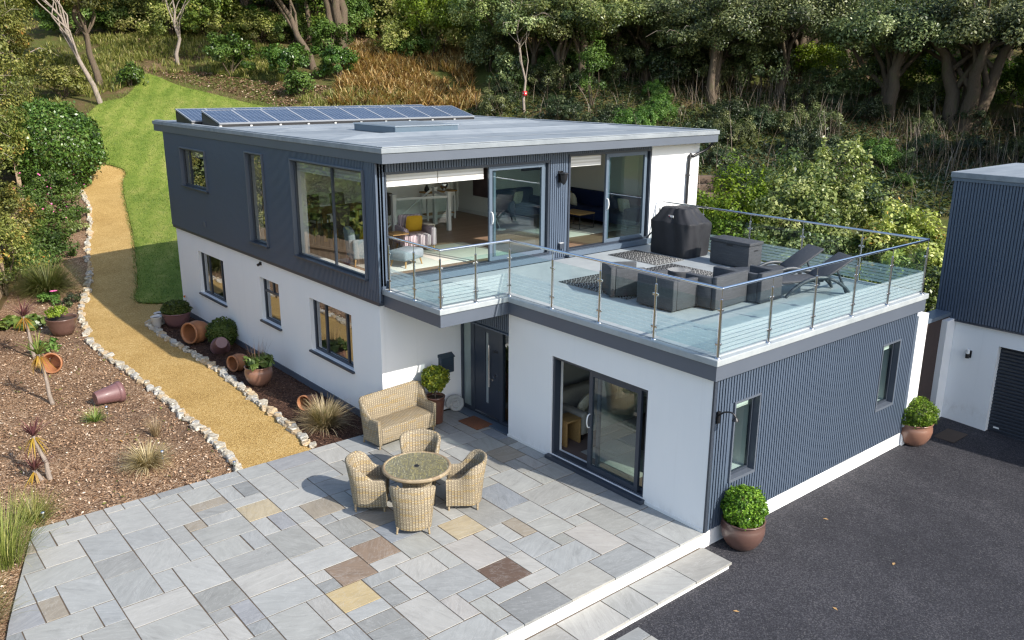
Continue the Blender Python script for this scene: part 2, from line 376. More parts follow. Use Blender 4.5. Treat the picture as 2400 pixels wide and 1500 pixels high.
def leaf_mat(name, stops, trans=.3, rough=.45, spec=.5, hue=.025):
    t = NT(name); oi = t.n('ShaderNodeObjectInfo').outputs['Random']
    col = t.ramp(t.attr(), stops)
    hs = t.n('ShaderNodeHueSaturation'); t.l(col, hs.inputs['Color'])
    t.l(t.math('ADD', t.math('MULTIPLY', oi, 2 * hue), .5 - hue), hs.inputs['Hue']); t.l(t.math('ADD', t.math('MULTIPLY', oi, .45), .78), hs.inputs['Value'])
    p = t.pbr(hs.outputs[0], rough, None, 0, spec * .8)
    if trans <= 0: return t.done(p)
    tl = t.n('ShaderNodeBsdfTranslucent'); t.l(t.mix(.5, hs.outputs[0], (.5, .6, .05), 'OVERLAY'), tl.inputs[0])
    mx = t.n('ShaderNodeMixShader'); mx.inputs[0].default_value = trans; t.l(p, mx.inputs[1]); t.l(tl.outputs[0], mx.inputs[2])
    return t.done(mx.outputs[0])
LEAF = {
 'holm': [(0, (.018, .030, .010)), (.35, (.066, .092, .028)), (.65, (.135, .165, .052)), (1, (.32, .35, .15))],
 'laurel': [(0, (.016, .034, .006)), (.45, (.058, .105, .016)), (.8, (.11, .17, .030)), (1, (.19, .25, .07))],
 'lime': [(0, (.045, .09, .006)), (.4, (.12, .21, .012)), (.8, (.22, .32, .022)), (1, (.32, .40, .05))],
 'box': [(0, (.03, .07, .005)), (.45, (.10, .19, .012)), (.8, (.19, .30, .022)), (1, (.28, .40, .05))],
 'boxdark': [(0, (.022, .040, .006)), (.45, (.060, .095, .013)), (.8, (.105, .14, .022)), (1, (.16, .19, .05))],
 'oak': [(0, (.034, .06, .010)), (.4, (.105, .165, .022)), (.75, (.20, .255, .040)), (1, (.34, .34, .08))],
 'autumn': [(0, (.05, .062, .014)), (.4, (.145, .165, .034)), (.75, (.27, .265, .062)), (.94, (.40, .30, .08)), (1, (.46, .24, .06))],
 'varieg': [(0, (.030, .050, .016)), (.35, (.10, .14, .036)), (.68, (.24, .27, .08)), (1, (.52, .52, .24))],
 'rhodo': [(0, (.045, .065, .014)), (.3, (.18, .22, .04)), (.65, (.40, .41, .10)), (.95, (.60, .56, .24)), (1, (.50, .24, .07))],
 'topiary': [(0, (.05, .08, .008)), (.4, (.14, .18, .015)), (.75, (.26, .27, .025)), (1, (.40, .32, .03))],
 'shrub': [(0, (.022, .05, .008)), (.42, (.072, .14, .022)), (.78, (.14, .23, .042)), (1, (.27, .34, .11))],
 'bracken': [(0, (.10, .06, .025)), (.35, (.30, .175, .06)), (.7, (.50, .33, .12)), (1, (.60, .50, .24))],
 'drystem': [(0, (.07, .05, .034)), (.5, (.18, .14, .10)), (.85, (.30, .245, .18)), (1, (.42, .36, .28))],
 'lawn': [(0, (.05, .085, .012)), (.4, (.12, .18, .026)), (.75, (.20, .25, .045)), (1, (.34, .33, .11))],
 'ivy': [(0, (.010, .020, .008)), (.5, (.034, .056, .020)), (.85, (.07, .098, .034)), (1, (.16, .19, .08))],
 'drygrass': [(0, (.16, .11, .05)), (.4, (.34, .26, .13)), (.75, (.52, .42, .24)), (1, (.68, .58, .38))],
 'wildgrass': [(0, (.06, .08, .015)), (.4, (.17, .20, .038)), (.75, (.33, .33, .09)), (1, (.54, .46, .21))],
 'greengrass': [(0, (.035, .055, .010)), (.4, (.085, .115, .025)), (.75, (.16, .18, .05)), (1, (.33, .29, .12))],
 'cordred': [(0, (.07, .03, .03)), (.5, (.16, .06, .065)), (.8, (.24, .10, .09)), (1, (.36, .20, .12))],
 'cordgreen': [(0, (.07, .11, .02)), (.5, (.17, .22, .045)), (.85, (.32, .33, .09)), (1, (.5, .45, .15))],
 'cordgold': [(0, (.24, .14, .02)), (.5, (.45, .29, .035)), (.85, (.58, .42, .06)), (1, (.5, .3, .1))],
 'hosta': [(0, (.05, .10, .02)), (.5, (.13, .22, .045)), (.85, (.22, .32, .08)), (1, (.36, .42, .18))],
 'litter': [(0, (.06, .035, .02)), (.4, (.18, .105, .055)), (.75, (.33, .22, .13)), (1, (.55, .44, .32))],
}
for k, st in LEAF.items():
    M['l_' + k] = leaf_mat('leaf_' + k, st, trans={'holm': .12, 'laurel': .12, 'ivy': .1, 'litter': 0, 'bracken': .25, 'box': .25}.get(k, .28),
                           rough={'laurel': .34, 'holm': .40, 'rhodo': .35, 'varieg': .36, 'ivy': .45}.get(k, .5), hue={'bracken': .01}.get(k, .018))
def trunk_mat(name, c, var=.45):
    t = NT(name); v = t.co(); a = t.noise(t.mapping(v, (9, 9, 1.6)), 1.8, 5, .7, dist=.5); b = t.noise(v, 3, 4, .6)
    col = t.mix(a, mul(c, 1 - var), mul(c, 1 + var)); col = t.mix(t.math('MULTIPLY', t.math('GREATER_THAN', b, .58), .35), col, (.10, .11, .05))
    return t.done(t.pbr(col, .9, t.bump(a, .8, .05), 0, .15))
M['trunk'] = trunk_mat('tree_bark', (.125, .095, .068), .6); M['trunk_pale'] = trunk_mat('pale_bark', (.29, .24, .20), .5); M['trunk_dark'] = trunk_mat('dark_bark', (.10, .075, .055))
def pot_mat(name, c, rough, coat=0, var=.3):
    t = NT(name); v = t.co(); a = t.noise(v, 3.5, 5, .6, dist=.8); b = t.noise(t.mapping(v, (1, 1, 4)), 5, 4, .6)
    f = t.math('ADD', t.math('MULTIPLY', a, .6), t.math('MULTIPLY', b, .4))
    col = t.mix(f, mul(c, 1 - var), mul(c, 1 + var))
    return t.done(t.pbr(col, rough, t.bump(b, .15, .01), 0, .5, Coat_Weight=coat, Coat_Roughness=.15))
M['pot_brown'] = pot_mat('glazed_brown_pot', (.115, .063, .051), .35, .3); M['pot_terra'] = pot_mat('terracotta_pot', (.34, .145, .065), .6, .1, .35)
M['pot_purple'] = pot_mat('weathered_pot', (.17, .085, .085), .5, .15, .5); M['pot_copper'] = pot_mat('copper_pot', (.14, .06, .038), .3, .4); M['pot_white'] = pot_mat('white_pot', (.62, .62, .62), .5, .1, .12)
M['soil'] = plain('soil', (.045, .028, .018), .95, .5, 20, .6, 60)
def stone_mat():
    t = NT('limestone'); v = t.co(); oi = t.n('ShaderNodeObjectInfo').outputs['Random']
    a = t.noise(v, 6, 6, .65, dist=.6); b = t.noise(v, 25, 4, .7)
    col = t.ramp(a, [(.28, (.17, .135, .095)), (.43, (.38, .335, .26)), (.57, (.56, .52, .435)), (.75, (.72, .69, .62))])
    col = t.mix(t.math('MULTIPLY', t.math('GREATER_THAN', oi, .72), .45), col, (.56, .36, .15)); col = t.mix(t.math('MULTIPLY', t.math('LESS_THAN', oi, .2), .4), col, (.42, .44, .45))
    return t.done(t.pbr(col, .9, t.bump(t.math('ADD', a, t.math('MULTIPLY', b, .5)), .7, .03), 0, .2))
M['stone'] = stone_mat()
def wood_mat(name, c, rough=.5, sc=(1, 12, 12), var=.35):
    t = NT(name); v = t.co(); a = t.noise(t.mapping(v, sc), 2.2, 5, .6, dist=.7)
    return t.done(t.pbr(t.mix(a, mul(c, 1 - var), mul(c, 1 + var)), rough, t.bump(a, .15, .005), 0, .35))
M['oak'] = wood_mat('oak_wood', (.40, .235, .09), .5); M['fence'] = wood_mat('weathered_timber', (.34, .25, .165), .9, (9, 9, .8), .4); M['sleeper'] = wood_mat('sleeper_timber', (.12, .085, .06), .9, (.8, 9, 9), .5)
def plank_floor():
    t = NT('plank_floor'); v = t.co(); br = t.n('ShaderNodeTexBrick'); t.l(v, br.inputs['Vector'])
    br.inputs['Color1'].default_value = (.26, .165, .11, 1); br.inputs['Color2'].default_value = (.34, .225, .155, 1); br.inputs['Mortar'].default_value = (.07, .04, .028, 1)
    br.inputs['Scale'].default_value = 1; br.inputs['Brick Width'].default_value = 1.3; br.inputs['Row Height'].default_value = .14; br.inputs['Mortar Size'].default_value = .004
    g = t.noise(t.mapping(v, (2, 22, 1)), 2, 4); col = t.mix(.35, br.outputs[0], t.mix(g, (.15, .085, .055), (.42, .29, .20)))
    return t.done(t.pbr(col, .42, None, 0, .45))
M['plank'] = plank_floor()
M['plaster'] = plain('interior_plaster', (.86, .86, .84), .8, .02, 2)
M['ceiling'] = plain('interior_ceiling', (.8, .8, .79), .85, .02, 2)
def cloth(name, c, rough=.9, var=.15, scale=30): return plain(name, c, rough, var, scale, .3, 220, spec=.15)
M['navy'] = cloth('navy_velvet', (.012, .022, .075), .7, .4, 4); M['mustard'] = cloth('mustard_cloth', (.50, .29, .025)); M['beige'] = cloth('beige_cloth', (.36, .33, .29)); M['greyblue'] = cloth('grey_blue_cloth', (.22, .26, .29), .9, .3)
M['greybrown'] = cloth('grey_brown_cloth', (.11, .095, .085), .9, .25); M['cream_rug'] = cloth('cream_rug', (.58, .55, .49), .95, .1, 3); M['cover'] = cloth('black_cover', (.034, .035, .039), .52, .3, 5)
M['throw'] = cloth('cream_throw', (.6, .52, .44)); M['coir'] = plain('coir', (.19, .075, .035), .95, .45, 30, .8, 160)
def stripe_mat(name, a, b, per, axis=0, duty=.5):
    t = NT(name); sp = t.n('ShaderNodeSeparateXYZ'); t.l(t.co('UV'), sp.inputs[0])
    f = t.math('GREATER_THAN', t.math('FRACT', t.math('DIVIDE', sp.outputs[axis], per)), duty)
    return t.done(t.pbr(t.mix(f, a, b), .85, t.bump(t.noise(t.co(), 200, 2), .2, .003), 0, .15))
M['stripe'] = stripe_mat('striped_cloth', (.60, .50, .52), (.13, .075, .11), .036, 0, .62)
M['zebra_blind'] = stripe_mat('day_night_blind', (.74, .73, .70), (.58, .56, .52), .075, 1)
def pattern_cushion():
    t = NT('patterned_cloth'); v = t.voro(t.co('UV'), 38); return t.done(t.pbr(t.mix(t.math('GREATER_THAN', v, .30), (.48, .40, .22), (.66, .62, .52)), .9, None, 0, .1))
M['pattern'] = pattern_cushion()
def tribal_rug():
    t = NT('tribal_rug'); uv = t.co('UV'); sp = t.n('ShaderNodeSeparateXYZ'); t.l(uv, sp.inputs[0]); u, w = sp.outputs[0], sp.outputs[1]
    b = t.math('FLOOR', t.math('DIVIDE', w, .17)); par = t.math('MODULO', t.math('ABSOLUTE', b), 3.0)
    zz = t.math('ABSOLUTE', t.math('SUBTRACT', t.math('FRACT', t.math('DIVIDE', u, .14)), .5)); fw = t.math('FRACT', t.math('DIVIDE', w, .17))
    zig = t.math('LESS_THAN', t.math('ABSOLUTE', t.math('SUBTRACT', t.math('FRACT', t.math('MULTIPLY', t.math('ADD', fw, zz), 2.0)), .5)), .13)
    dia = t.math('LESS_THAN', t.math('ABSOLUTE', t.math('SUBTRACT', t.math('ADD', zz, t.math('ABSOLUTE', t.math('SUBTRACT', fw, .5))), .42)), .09)
    ch = t.math('GREATER_THAN', t.math('MULTIPLY', t.math('SINE', t.math('MULTIPLY', u, 84.)), t.math('SINE', t.math('MULTIPLY', w, 78.))), .25)
    m = t.math('ADD', t.math('MULTIPLY', zig, t.math('LESS_THAN', par, .5)), t.math('ADD', t.math('MULTIPLY', dia, t.math('COMPARE', par, 1.0)), t.math('MULTIPLY', ch, t.math('GREATER_THAN', par, 1.5))))
    line = t.math('GREATER_THAN', t.math('ABSOLUTE', t.math('SUBTRACT', fw, .5)), .46); m = t.math('MAXIMUM', m, line, True)
    return t.done(t.pbr(t.mix(m, (.022, .023, .026), (.36, .36, .345)), .9, None, 0, .1))
M['tribal'] = tribal_rug()
def solar_mat():
    t = NT('solar_cells'); uv = t.co('UV'); sp = t.n('ShaderNodeSeparateXYZ'); t.l(uv, sp.inputs[0])
    cell = .125
    def ln(x, p, w): return t.math('GREATER_THAN', t.math('ABSOLUTE', t.math('SUBTRACT', t.math('FRACT', t.math('DIVIDE', x, p)), .5)), .5 - w)
    g = t.math('MAXIMUM', ln(sp.outputs[0], cell, .035), ln(sp.outputs[1], cell, .035))
    fa = t.math('MULTIPLY', ln(sp.outputs[0], cell / 3, .035), .5)
    col = t.mix(t.math('MAXIMUM', g, fa), (.006, .011, .032), (.26, .30, .37))
    return t.done(t.pbr(col, .25, None, 0, .5, Coat_Weight=.22, Coat_Roughness=.06))
M['solar'] = solar_mat()
M['shutter'] = plain('roller_shutter', (.032, .038, .05), .4, .08, 2)
M['module_frame'] = plain('module_frame', (.26, .275, .30), .4, .05, 4)
M['silver'] = plain('silver', (.6, .6, .6), .3, .1, 5, metal=1)
M['picture'] = plain('painting', (.10, .065, .075), .6, .8, 2.2)
M['pink'] = plain('pink_petal', (.75, .16, .38), .6, .2, 20)
M['red'] = plain('red_plastic', (.62, .02, .03), .4, .1, 5)
M['ammonite'] = plain('fossil_stone', (.36, .37, .36), .75, .25, 9, .5, 50)
M['orange'] = plain('orange_tap', (.55, .16, .03), .4, .1, 9)
from mathutils.geometry import tessellate_polygon
# ------------------------------------------------------------------ terrain
KN = [(-60, -.15), (14, -.15), (17, .0), (20, .35), (25, 1.15), (30, 2.2), (35, 3.5), (40, 4.9), (45, 6.4), (50, 7.9), (60, 10.8), (80, 17), (130, 33), (200, 45)]
def ground(x, y):
    s = .6 * x + .8 * y
    for (a, za), (b, zb) in zip(KN, KN[1:]):
        if s <= b:
            t = max(0., (s - a) / (b - a)); z = za + (zb - za) * t; break
    else: z = KN[-1][1]
    if s > 18: z += min(1, (s - 18) / 10) * (.22 * math.sin(x * .31 + 1.3) * math.cos(y * .27) + .10 * math.sin(x * .8 + y * .6))
    m = max(0, min(1, (x + 8) / 2)) * max(0, min(1, (1.2 - y) / 1.2))
    return z - (z + .75) * m
def drive_z(y): return -.30 + .05 * max(-3, min(0, y))
def lines(parts):
    o = []
    for a, b, st in parts:
        n = max(1, round((b - a) / st)); o += [a + (b - a) * i / n for i in range(n)]
    return o + [parts[-1][1]]
gx = lines([(-400, -60, 40), (-60, -13, 4), (-13, 18, .5), (18, 60, 1), (60, 140, 5), (140, 500, 45)])
gy = lines([(-400, -40, 40), (-40, 4, 4), (4, 60, .5), (60, 90, 1.5), (90, 150, 6), (150, 600, 50)])
nx, ny = len(gx), len(gy)
g = MB(); g.v = [(x, y, ground(x, y)) for y in gy for x in gx]
for j in range(ny - 1):
    for i in range(nx - 1):
        a = j * nx + i; g.f.append((a, a + 1, a + nx + 1, a + nx))
g.mi = [0] * len(g.f); g.sm = [True] * len(g.f); g.c = [1] * len(g.f)
tag(g.build('hillside_terrain', M['ground'], uv=False), kind='structure')

def smooth(pts, k=4):
    o = []
    P = [Vector(p) for p in pts]; n = len(P)
    for i in range(n - 1):
        a, b, c, d = P[max(i - 1, 0)], P[i], P[i + 1], P[min(i + 2, n - 1)]
        for j in range(k):
            t = j / k
            o.append(.5 * ((2 * b) + (c - a) * t + (2 * a - 5 * b + 4 * c - d) * t * t + (3 * b - a - 3 * c + d) * t ** 3))
    return [tuple(p) for p in o] + [tuple(P[-1])]
def inside(p, poly):
    x, y = p; r = False; n = len(poly)
    for i in range(n):
        (x1, y1), (x2, y2) = poly[i], poly[i - 1]
        if (y1 > y) != (y2 > y) and x < (x2 - x1) * (y - y1) / (y2 - y1) + x1: r = not r
    return r
def sheet(name, poly, off, m, zf=ground, step=.5, rough=0, skirt=.0):
    b = bmesh.new(); vs_ = [b.verts.new((x, y, 0)) for x, y in poly]
    for tri in tessellate_polygon([[Vector((x, y, 0)) for x, y in poly]]):
        try: b.faces.new([vs_[i] for i in tri])
        except ValueError: pass
    xs = [p[0] for p in poly]; ys = [p[1] for p in poly]
    for lo, hi, ax in ((min(xs), max(xs), 0), (min(ys), max(ys), 1)):
        k = math.ceil(lo / step)
        while k * step < hi:
            co = [0, 0, 0]; no = [0, 0, 0]; co[ax] = k * step; no[ax] = 1
            bmesh.ops.bisect_plane(b, geom=list(b.verts) + list(b.edges) + list(b.faces), plane_co=co, plane_no=no, dist=1e-5); k += 1
    bmesh.ops.remove_doubles(b, verts=list(b.verts), dist=.001)
    b.normal_update()
    for f in b.faces:
        if f.normal.z < 0: f.normal_flip()
    for v in b.verts:
        e = 0
        if rough and not v.is_boundary: e = rough * noise.noise(Vector((v.co.x * 1.1, v.co.y * 1.1, 0)))
        v.co.z = zf(v.co.x, v.co.y) + off + e
    return tag(MB().bm(b, 0, True).build(name, m, uv=False), kind='structure')

STL = [(-4.95, 7.0), (-4.81, 7.55), (-4.78, 8.56), (-4.78, 9.53), (-4.81, 10.46), (-4.77, 11.57), (-4.79, 13.22), (-4.87, 14.7), (-4.92, 15.85), (-4.93, 17.05), (-4.8, 18.49), (-4.44, 20.54), (-4.07, 21.94), (-3.57, 23.37), (-3.02, 25.23), (-2.46, 27.65), (-2.0, 29.28), (-1.25, 31.79), (-.85, 33.37), (-.55, 35.18), (-.34, 36.69)]
STR = [(-3.42, 7.05), (-3.34, 7.66), (-3.28, 8.17), (-3.26, 9.05), (-3.2, 10.31), (-3.14, 11.33), (-3.11, 12.07), (-3.08, 13.27), (-3.08, 14.15), (-3.12, 15.35), (-3.17, 16.4), (-3.17, 17.4), (-3.17, 18.32), (-2.82, 18.74), (-2.4, 19.15)]
LAWN_L = [(-1.8, 20.3), (-2.61, 21.09), (-2.06, 22.82), (-1.54, 24.61), (-.78, 27.26), (-.22, 29.39), (.46, 32.27), (1.34, 35.83), (1.71, 37.03), (2.04, 37.67), (2.12, 38.28), (1.89, 38.89), (1.62, 39.36)]
LAWN_B = [(1.62, 39.36), (1.86, 40.28), (2.39, 42.6), (3.0, 45.9), (2.91, 47.2), (4.2, 48.71), (5.43, 49.11), (6.67, 51.02), (8.03, 53.03), (8.6, 52.5), (9.34, 50.14), (10.61, 47.7), (11.93, 44.29), (12.6, 41.51), (12, 36), (10, 29), (9.4, 21)]
sl, sr = smooth(STL), smooth(STR)
path_poly = sl + [(.2, 38.6), (1.1, 39.6)] + smooth(LAWN_L)[::-1] + [(-1.78, 19.1)] + sr[::-1]
PATH_Z, BED_Z, LAWN_Z = .09, .08, .13
sheet('gravel_path', path_poly, PATH_Z, M['gravel'], rough=.012)
lawn_poly = smooth(LAWN_L) + smooth(LAWN_B)[1:] + [(9, 20.3)]
sheet('lawn', lawn_poly, LAWN_Z, M['lawn'], rough=.02)
FENCE = [(-10.2, 12), (-7.6, 18.6), (-6.1, 23.5), (-5.0, 26.8), (-3.6, 31.0), (-2.74, 36.5)]
bed_poly = sl + [(-.6, 38.4)] + [(x + .02, y) for x, y in FENCE][::-1] + [(-16, 8), (-16, -1), (-10.6, -1), (-9.25, 4.4), (-8.46, 6.9)]
sheet('garden_bed', bed_poly, BED_Z, M['bark'], rough=.05)
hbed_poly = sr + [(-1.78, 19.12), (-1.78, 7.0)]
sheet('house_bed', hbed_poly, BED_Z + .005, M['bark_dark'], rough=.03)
sheet('driveway', [(-30, -40), (40, -40), (40, 0), (10.5, 0), (10.5, 2.5), (6.9, 2.5), (6.9, .05), (0.02, .05), (0.02, -.02), (-30, -.02)], 0, M['asphalt'], zf=lambda x, y: drive_z(y), step=3)

def scatter(name, poly, n, size, m, off, seed, flat=.35, dens=None, kind='stuff', zf=ground, label=None):
    """loose flakes lying on the ground, one object"""
    r = np.random.default_rng(seed); xs = [p[0] for p in poly]; ys = [p[1] for p in poly]; P = []
    while len(P) < n:
        x = r.uniform(min(xs), max(xs)); y = r.uniform(min(ys), max(ys))
        if inside((x, y), poly) and (dens is None or r.random() < dens(x, y)): P.append((x, y, zf(x, y) + off))
    return leaves_obj(name, np.array(P), size, m, None, r, flat=flat, tag_kind=kind, label=label)
def leaf_arrays(P, size, r, flat=None, normals=None, aspect=.5, fold=True):
    n = len(P); P = np.asarray(P, float)
    if flat is not None:
        nn = np.stack([r.normal(0, flat, n), r.normal(0, flat, n), np.ones(n)], 1)
    else:
        nn = r.normal(0, 1, (n, 3)); 
        if normals is not None: nn = nn * .55 + normals
    nn /= np.linalg.norm(nn, axis=1)[:, None] + 1e-9
    d = r.normal(0, 1, (n, 3)); d -= (d * nn).sum(1)[:, None] * nn; d /= np.linalg.norm(d, axis=1)[:, None] + 1e-9
    w = np.cross(nn, d); L = (size * r.uniform(.6, 1.35, n))[:, None]
    a = P - d * L * .5; b = P + w * L * aspect * .5 - d * L * .05 + nn * L * .06; c = P + d * L * .5 - nn * L * .08; e = P - w * L * aspect * .5 - d * L * .05 + nn * L * .06
    return np.stack([a, b, c, e], 1).reshape(-1, 3)
def leaf_mesh(name, V, tint, m):
    n = len(V) // 4; me = bpy.data.meshes.new(name)
    me.vertices.add(4 * n); me.vertices.foreach_set('co', V.astype(np.float32).ravel())
    me.loops.add(4 * n); me.loops.foreach_set('vertex_index', np.arange(4 * n, dtype=np.int32))
    me.polygons.add(n); me.polygons.foreach_set('loop_start', np.arange(0, 4 * n, 4, dtype=np.int32))
    at = me.attributes.new('tint', 'FLOAT', 'FACE'); at.data.foreach_set('value', tint.astype(np.float32))
    me.materials.append(m); me.update(calc_edges=True); return me
def leaves_obj(name, P, size, m, parent, r, flat=None, normals=None, aspect=.5, tint=None, tag_kind=None, label=None):
    V = leaf_arrays(P, size, r, flat, normals, aspect)
    if tint is None: tint = np.clip(r.normal(.5, .24, len(P)), 0, 1)
    o = bpy.data.objects.new(name, leaf_mesh(name, V, tint, m)); COL.objects.link(o)
    if parent is not None: o.parent = parent
    if tag_kind: o['kind'] = tag_kind
    if label: o['label'] = label
    return o
near_bed = [(x, y) for x, y in sl if y < 26] + [(-5.0, 26.5), (-6.1, 23.3), (-7.6, 18.4), (-10.0, 12), (-12, 8), (-12, 2), (-9.5, 4.2), (-8.5, 7.05)]
scatter('bark_chips', near_bed, 16000, .055, M['chip'], BED_Z + .03, 1, .45, dens=lambda x, y: .35 + .65 * (y < 18))
scatter('fallen_bed_leaves', near_bed, 260, .075, M['l_autumn'], BED_Z + .045, 3, .4)
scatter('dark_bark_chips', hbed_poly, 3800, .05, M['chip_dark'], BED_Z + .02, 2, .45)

# ------------------------------------------------------------------ stones along the path
def rock(seed):
    r = random.Random(seed); b = bmesh.new(); bmesh.ops.create_icosphere(b, subdivisions=3, radius=1)
    o = Vector((r.random() * 50, r.random() * 50, r.random() * 50))
    for v in b.verts:
        p = v.co.copy(); q = Vector((max(-.72, min(.72, p.x)), max(-.7, min(.7, p.y)), max(-.62, min(.62, p.z))))
        q *= 1 + .34 * noise.noise(q * 1.4 + o) + .14 * noise.noise(q * 3.4 + o)
        v.co = Vector((q.x * .19, q.y * .13, q.z * .105))
    ob = MB().bm(b, 0, False).build('edging_stone', M['stone'], uv=False)
    return ob
protos = [rock(i) for i in range(8)]
def walk(pts, step):
    o = []; acc = 0; last = None
    for a, b in zip(pts, pts[1:]):
        a, b = Vector(a), Vector(b); L = (b - a).length; t = 0
        while acc + (L - t) >= step:
            t += step - acc; acc = 0; o.append((a.lerp(b, t / L), math.atan2((b - a).y, (b - a).x)))
        acc += L - t
    return o
first = [True] * 8
def lay_stones(pts, step, label, group, shift=0, big=1.0):
    for i, (p, a) in enumerate(walk(pts, step)):
        k = rnd.randrange(8); s = big * rnd.uniform(.75, 1.2)
        x, y = p.x + rnd.uniform(-.05, .05) + shift, p.y + rnd.uniform(-.03, .03)
        o = protos[k] if first[k] else protos[k].copy()
        if not first[k]: COL.objects.link(o)
        first[k] = False
        o.location = (x, y, ground(x, y) + PATH_Z + .045 * s); o.rotation_euler = (rnd.uniform(-.25, .25), rnd.uniform(-.25, .25), a + rnd.uniform(-.5, .5) + (PI if rnd.random() < .5 else 0))
        o.scale = (s * rnd.uniform(.85, 1.2), s * rnd.uniform(.85, 1.25), s * rnd.uniform(.8, 1.2)); tag(o, label, 'stone', group)
lay_stones([p for p in sl if p[1] < 17.9], .165, 'rough pale limestone in the row between the gravel path and the garden bed', 'stones edging the garden bed', -.02, .76)
lay_stones([p for p in sl if p[1] > 17.9], .30, 'small weathered stone in the far part of the row, beyond the bowl planter', 'far stones edging the garden bed', 0, .85)
lay_stones(sr, .165, 'rough pale limestone in the row between the gravel path and the bed against the house', 'stones edging the house bed', .03, .74)

# ------------------------------------------------------------------ patio
G_ = .295
COLS = {'grey': [(.355, .365, .37), (.385, .395, .395), (.42, .425, .42), (.39, .395, .385), (.44, .435, .42), (.365, .38, .39), (.40, .405, .40)],
        'warm': [(.40, .395, .375), (.37, .375, .36), (.43, .415, .40), (.35, .35, .34)], 'dark': [(.235, .255, .28), (.27, .275, .285)],
        'tan': (.39, .33, .225), 'brown': (.235, .175, .13), 'dkbrown': (.125, .085, .065), 'yellow': (.43, .34, .19), 'taupe': (.29, .255, .205)}
def clip(poly, hp):
    for (nx_, ny_, d) in hp:
        out = []; n = len(poly)
        for i in range(n):
            a, b = poly[i], poly[(i + 1) % n]; fa = nx_ * a[0] + ny_ * a[1] - d; fb = nx_ * b[0] + ny_ * b[1] - d
            if fa <= 0: out.append(a)
            if (fa < 0) != (fb < 0) and fa != fb:
                t = fa / (fa - fb); out.append((a[0] + (b[0] - a[0]) * t, a[1] + (b[1] - a[1]) * t))
        poly = out
        if len(poly) < 3: return []
    return poly
def paving(name, x0, y0, nxc, nyc, z, special, hp, seed, skip=lambda x, y: False, th=.04):
    r = random.Random(seed); occ = {}; out = []
    def free(i, j, w, h): return i + w <= nxc and j + h <= nyc and all((a, b) not in occ for a in range(i, i + w) for b in range(j, j + h))
    def put(i, j, w, h, col):
        for a in range(i, i + w):
            for b in range(j, j + h): occ[a, b] = 1
        out.append((i, j, w, h, col))
    for (cx, cy, w, h, key) in special:
        i = round((cx - x0) / G_ - w / 2); j = round((cy - y0) / G_ - h / 2)
        if i >= 0 and j >= 0 and free(i, j, w, h): put(i, j, w, h, COLS[key] if isinstance(COLS[key], tuple) else r.choice(COLS[key]))
    sizes = [(3, 2, 6), (2, 3, 3.5), (2, 2, 4.5), (2, 1, 1.6), (1, 2, 1.3), (1, 1, .7)]
    cells = [(i, j) for j in range(nyc) for i in range(nxc)]
    for i, j in cells:
        if (i, j) in occ: continue
        opt = [(w, h, k) for w, h, k in sizes if free(i, j, w, h)]
        t = r.random() * sum(k for *_, k in opt)
        for w, h, k in opt:
            t -= k
            if t <= 0: break
        x = x0 + i * G_; pw = max(0, min(1, (x + 5.0) / 5)) * .55
        q = r.random()
        col = r.choice(COLS['warm']) if q < pw else r.choice(COLS['grey']); dk = .86 * (1 - .30 * max(0, r.random() - .62) / .38); col = (col[0] * dk, col[1] * dk * .992, col[2] * dk * .962)
        if r.random() < .03: col = r.choice(COLS['dark'])
        if r.random() < .012: col = COLS['taupe']
        put(i, j, w, h, col)
    mb = MB(); fc = []
    for i, j, w, h, col in out:
        gp = .0085; a, b = x0 + i * G_ + gp, y0 + j * G_ + gp; c, d = x0 + (i + w) * G_ - gp, y0 + (j + h) * G_ - gp
        if skip((a + c) / 2, (b + d) / 2): continue
        wob = lambda: r.uniform(-.004, .004)
        poly = [(a + wob(), b + wob()), (c + wob(), b + wob()), (c + wob(), d + wob()), (a + wob(), d + wob())]
        poly = clip(poly, hp)
        if len(poly) < 3: continue
        mx = sum(p[0] for p in poly) / len(poly); my = sum(p[1] for p in poly) / len(poly)
        ins = [(mx + (px - mx) * (1 - .004 / max(.05, math.hypot(px - mx, py - my))), my + (py - my) * (1 - .004 / max(.05, math.hypot(px - mx, py - my)))) for px, py in poly]
        zt = z + r.uniform(-.002, .002); n = len(poly); t = r.random(); k0 = len(mb.f)
        vs = [(px, py, z - th) for px, py in poly] + [(px, py, zt - .002) for px, py in poly] + [(px, py, zt) for px, py in ins]
        fs = [(q, (q + 1) % n, (q + 1) % n + n, q + n) for q in range(n)] + [(q + n, (q + 1) % n + n, (q + 1) % n + 2 * n, q + 2 * n) for q in range(n)] + [tuple(range(2 * n, 3 * n))]
        mb.mesh(vs, fs, 0, False, t); fc += [col] * (len(mb.f) - k0)
    o = mb.build(name, [M['slab']], uv=False)
    at = o.data.attributes.new('slabcol', 'FLOAT_COLOR', 'FACE'); at.data.foreach_set('color', [x for c in fc for x in (*c, 1)])
    return tag(o, kind='structure')
SP = [(-5.3, 5.25, 2, 2, 'tan'), (-5.02, 2.73, 2, 2, 'brown'), (-4.43, 2.83, 2, 2, 'brown'), (-3.18, 1.06, 2, 2, 'dkbrown'), (-5.35, 1.9, 2, 2, 'yellow'), (-2.86, 2.57, 2, 2, 'tan'), (-5.2, 4.6, 1, 2, 'dark'),
      (-5.9, 6.1, 2, 1, 'taupe'), (-4.45, 4.75, 2, 2, 'taupe'), (-6.7, 2.5, 1, 2, 'dark'), (-7.3, 1.6, 2, 1, 'dark')]
for a in list(SP):
    pass
left_hp = [(-.937, .35, 8.46 * .937 + 6.92 * .35 - .0), (-.99, .14, 9.25 * .99 + 4.4 * .14)]
left_hp = []
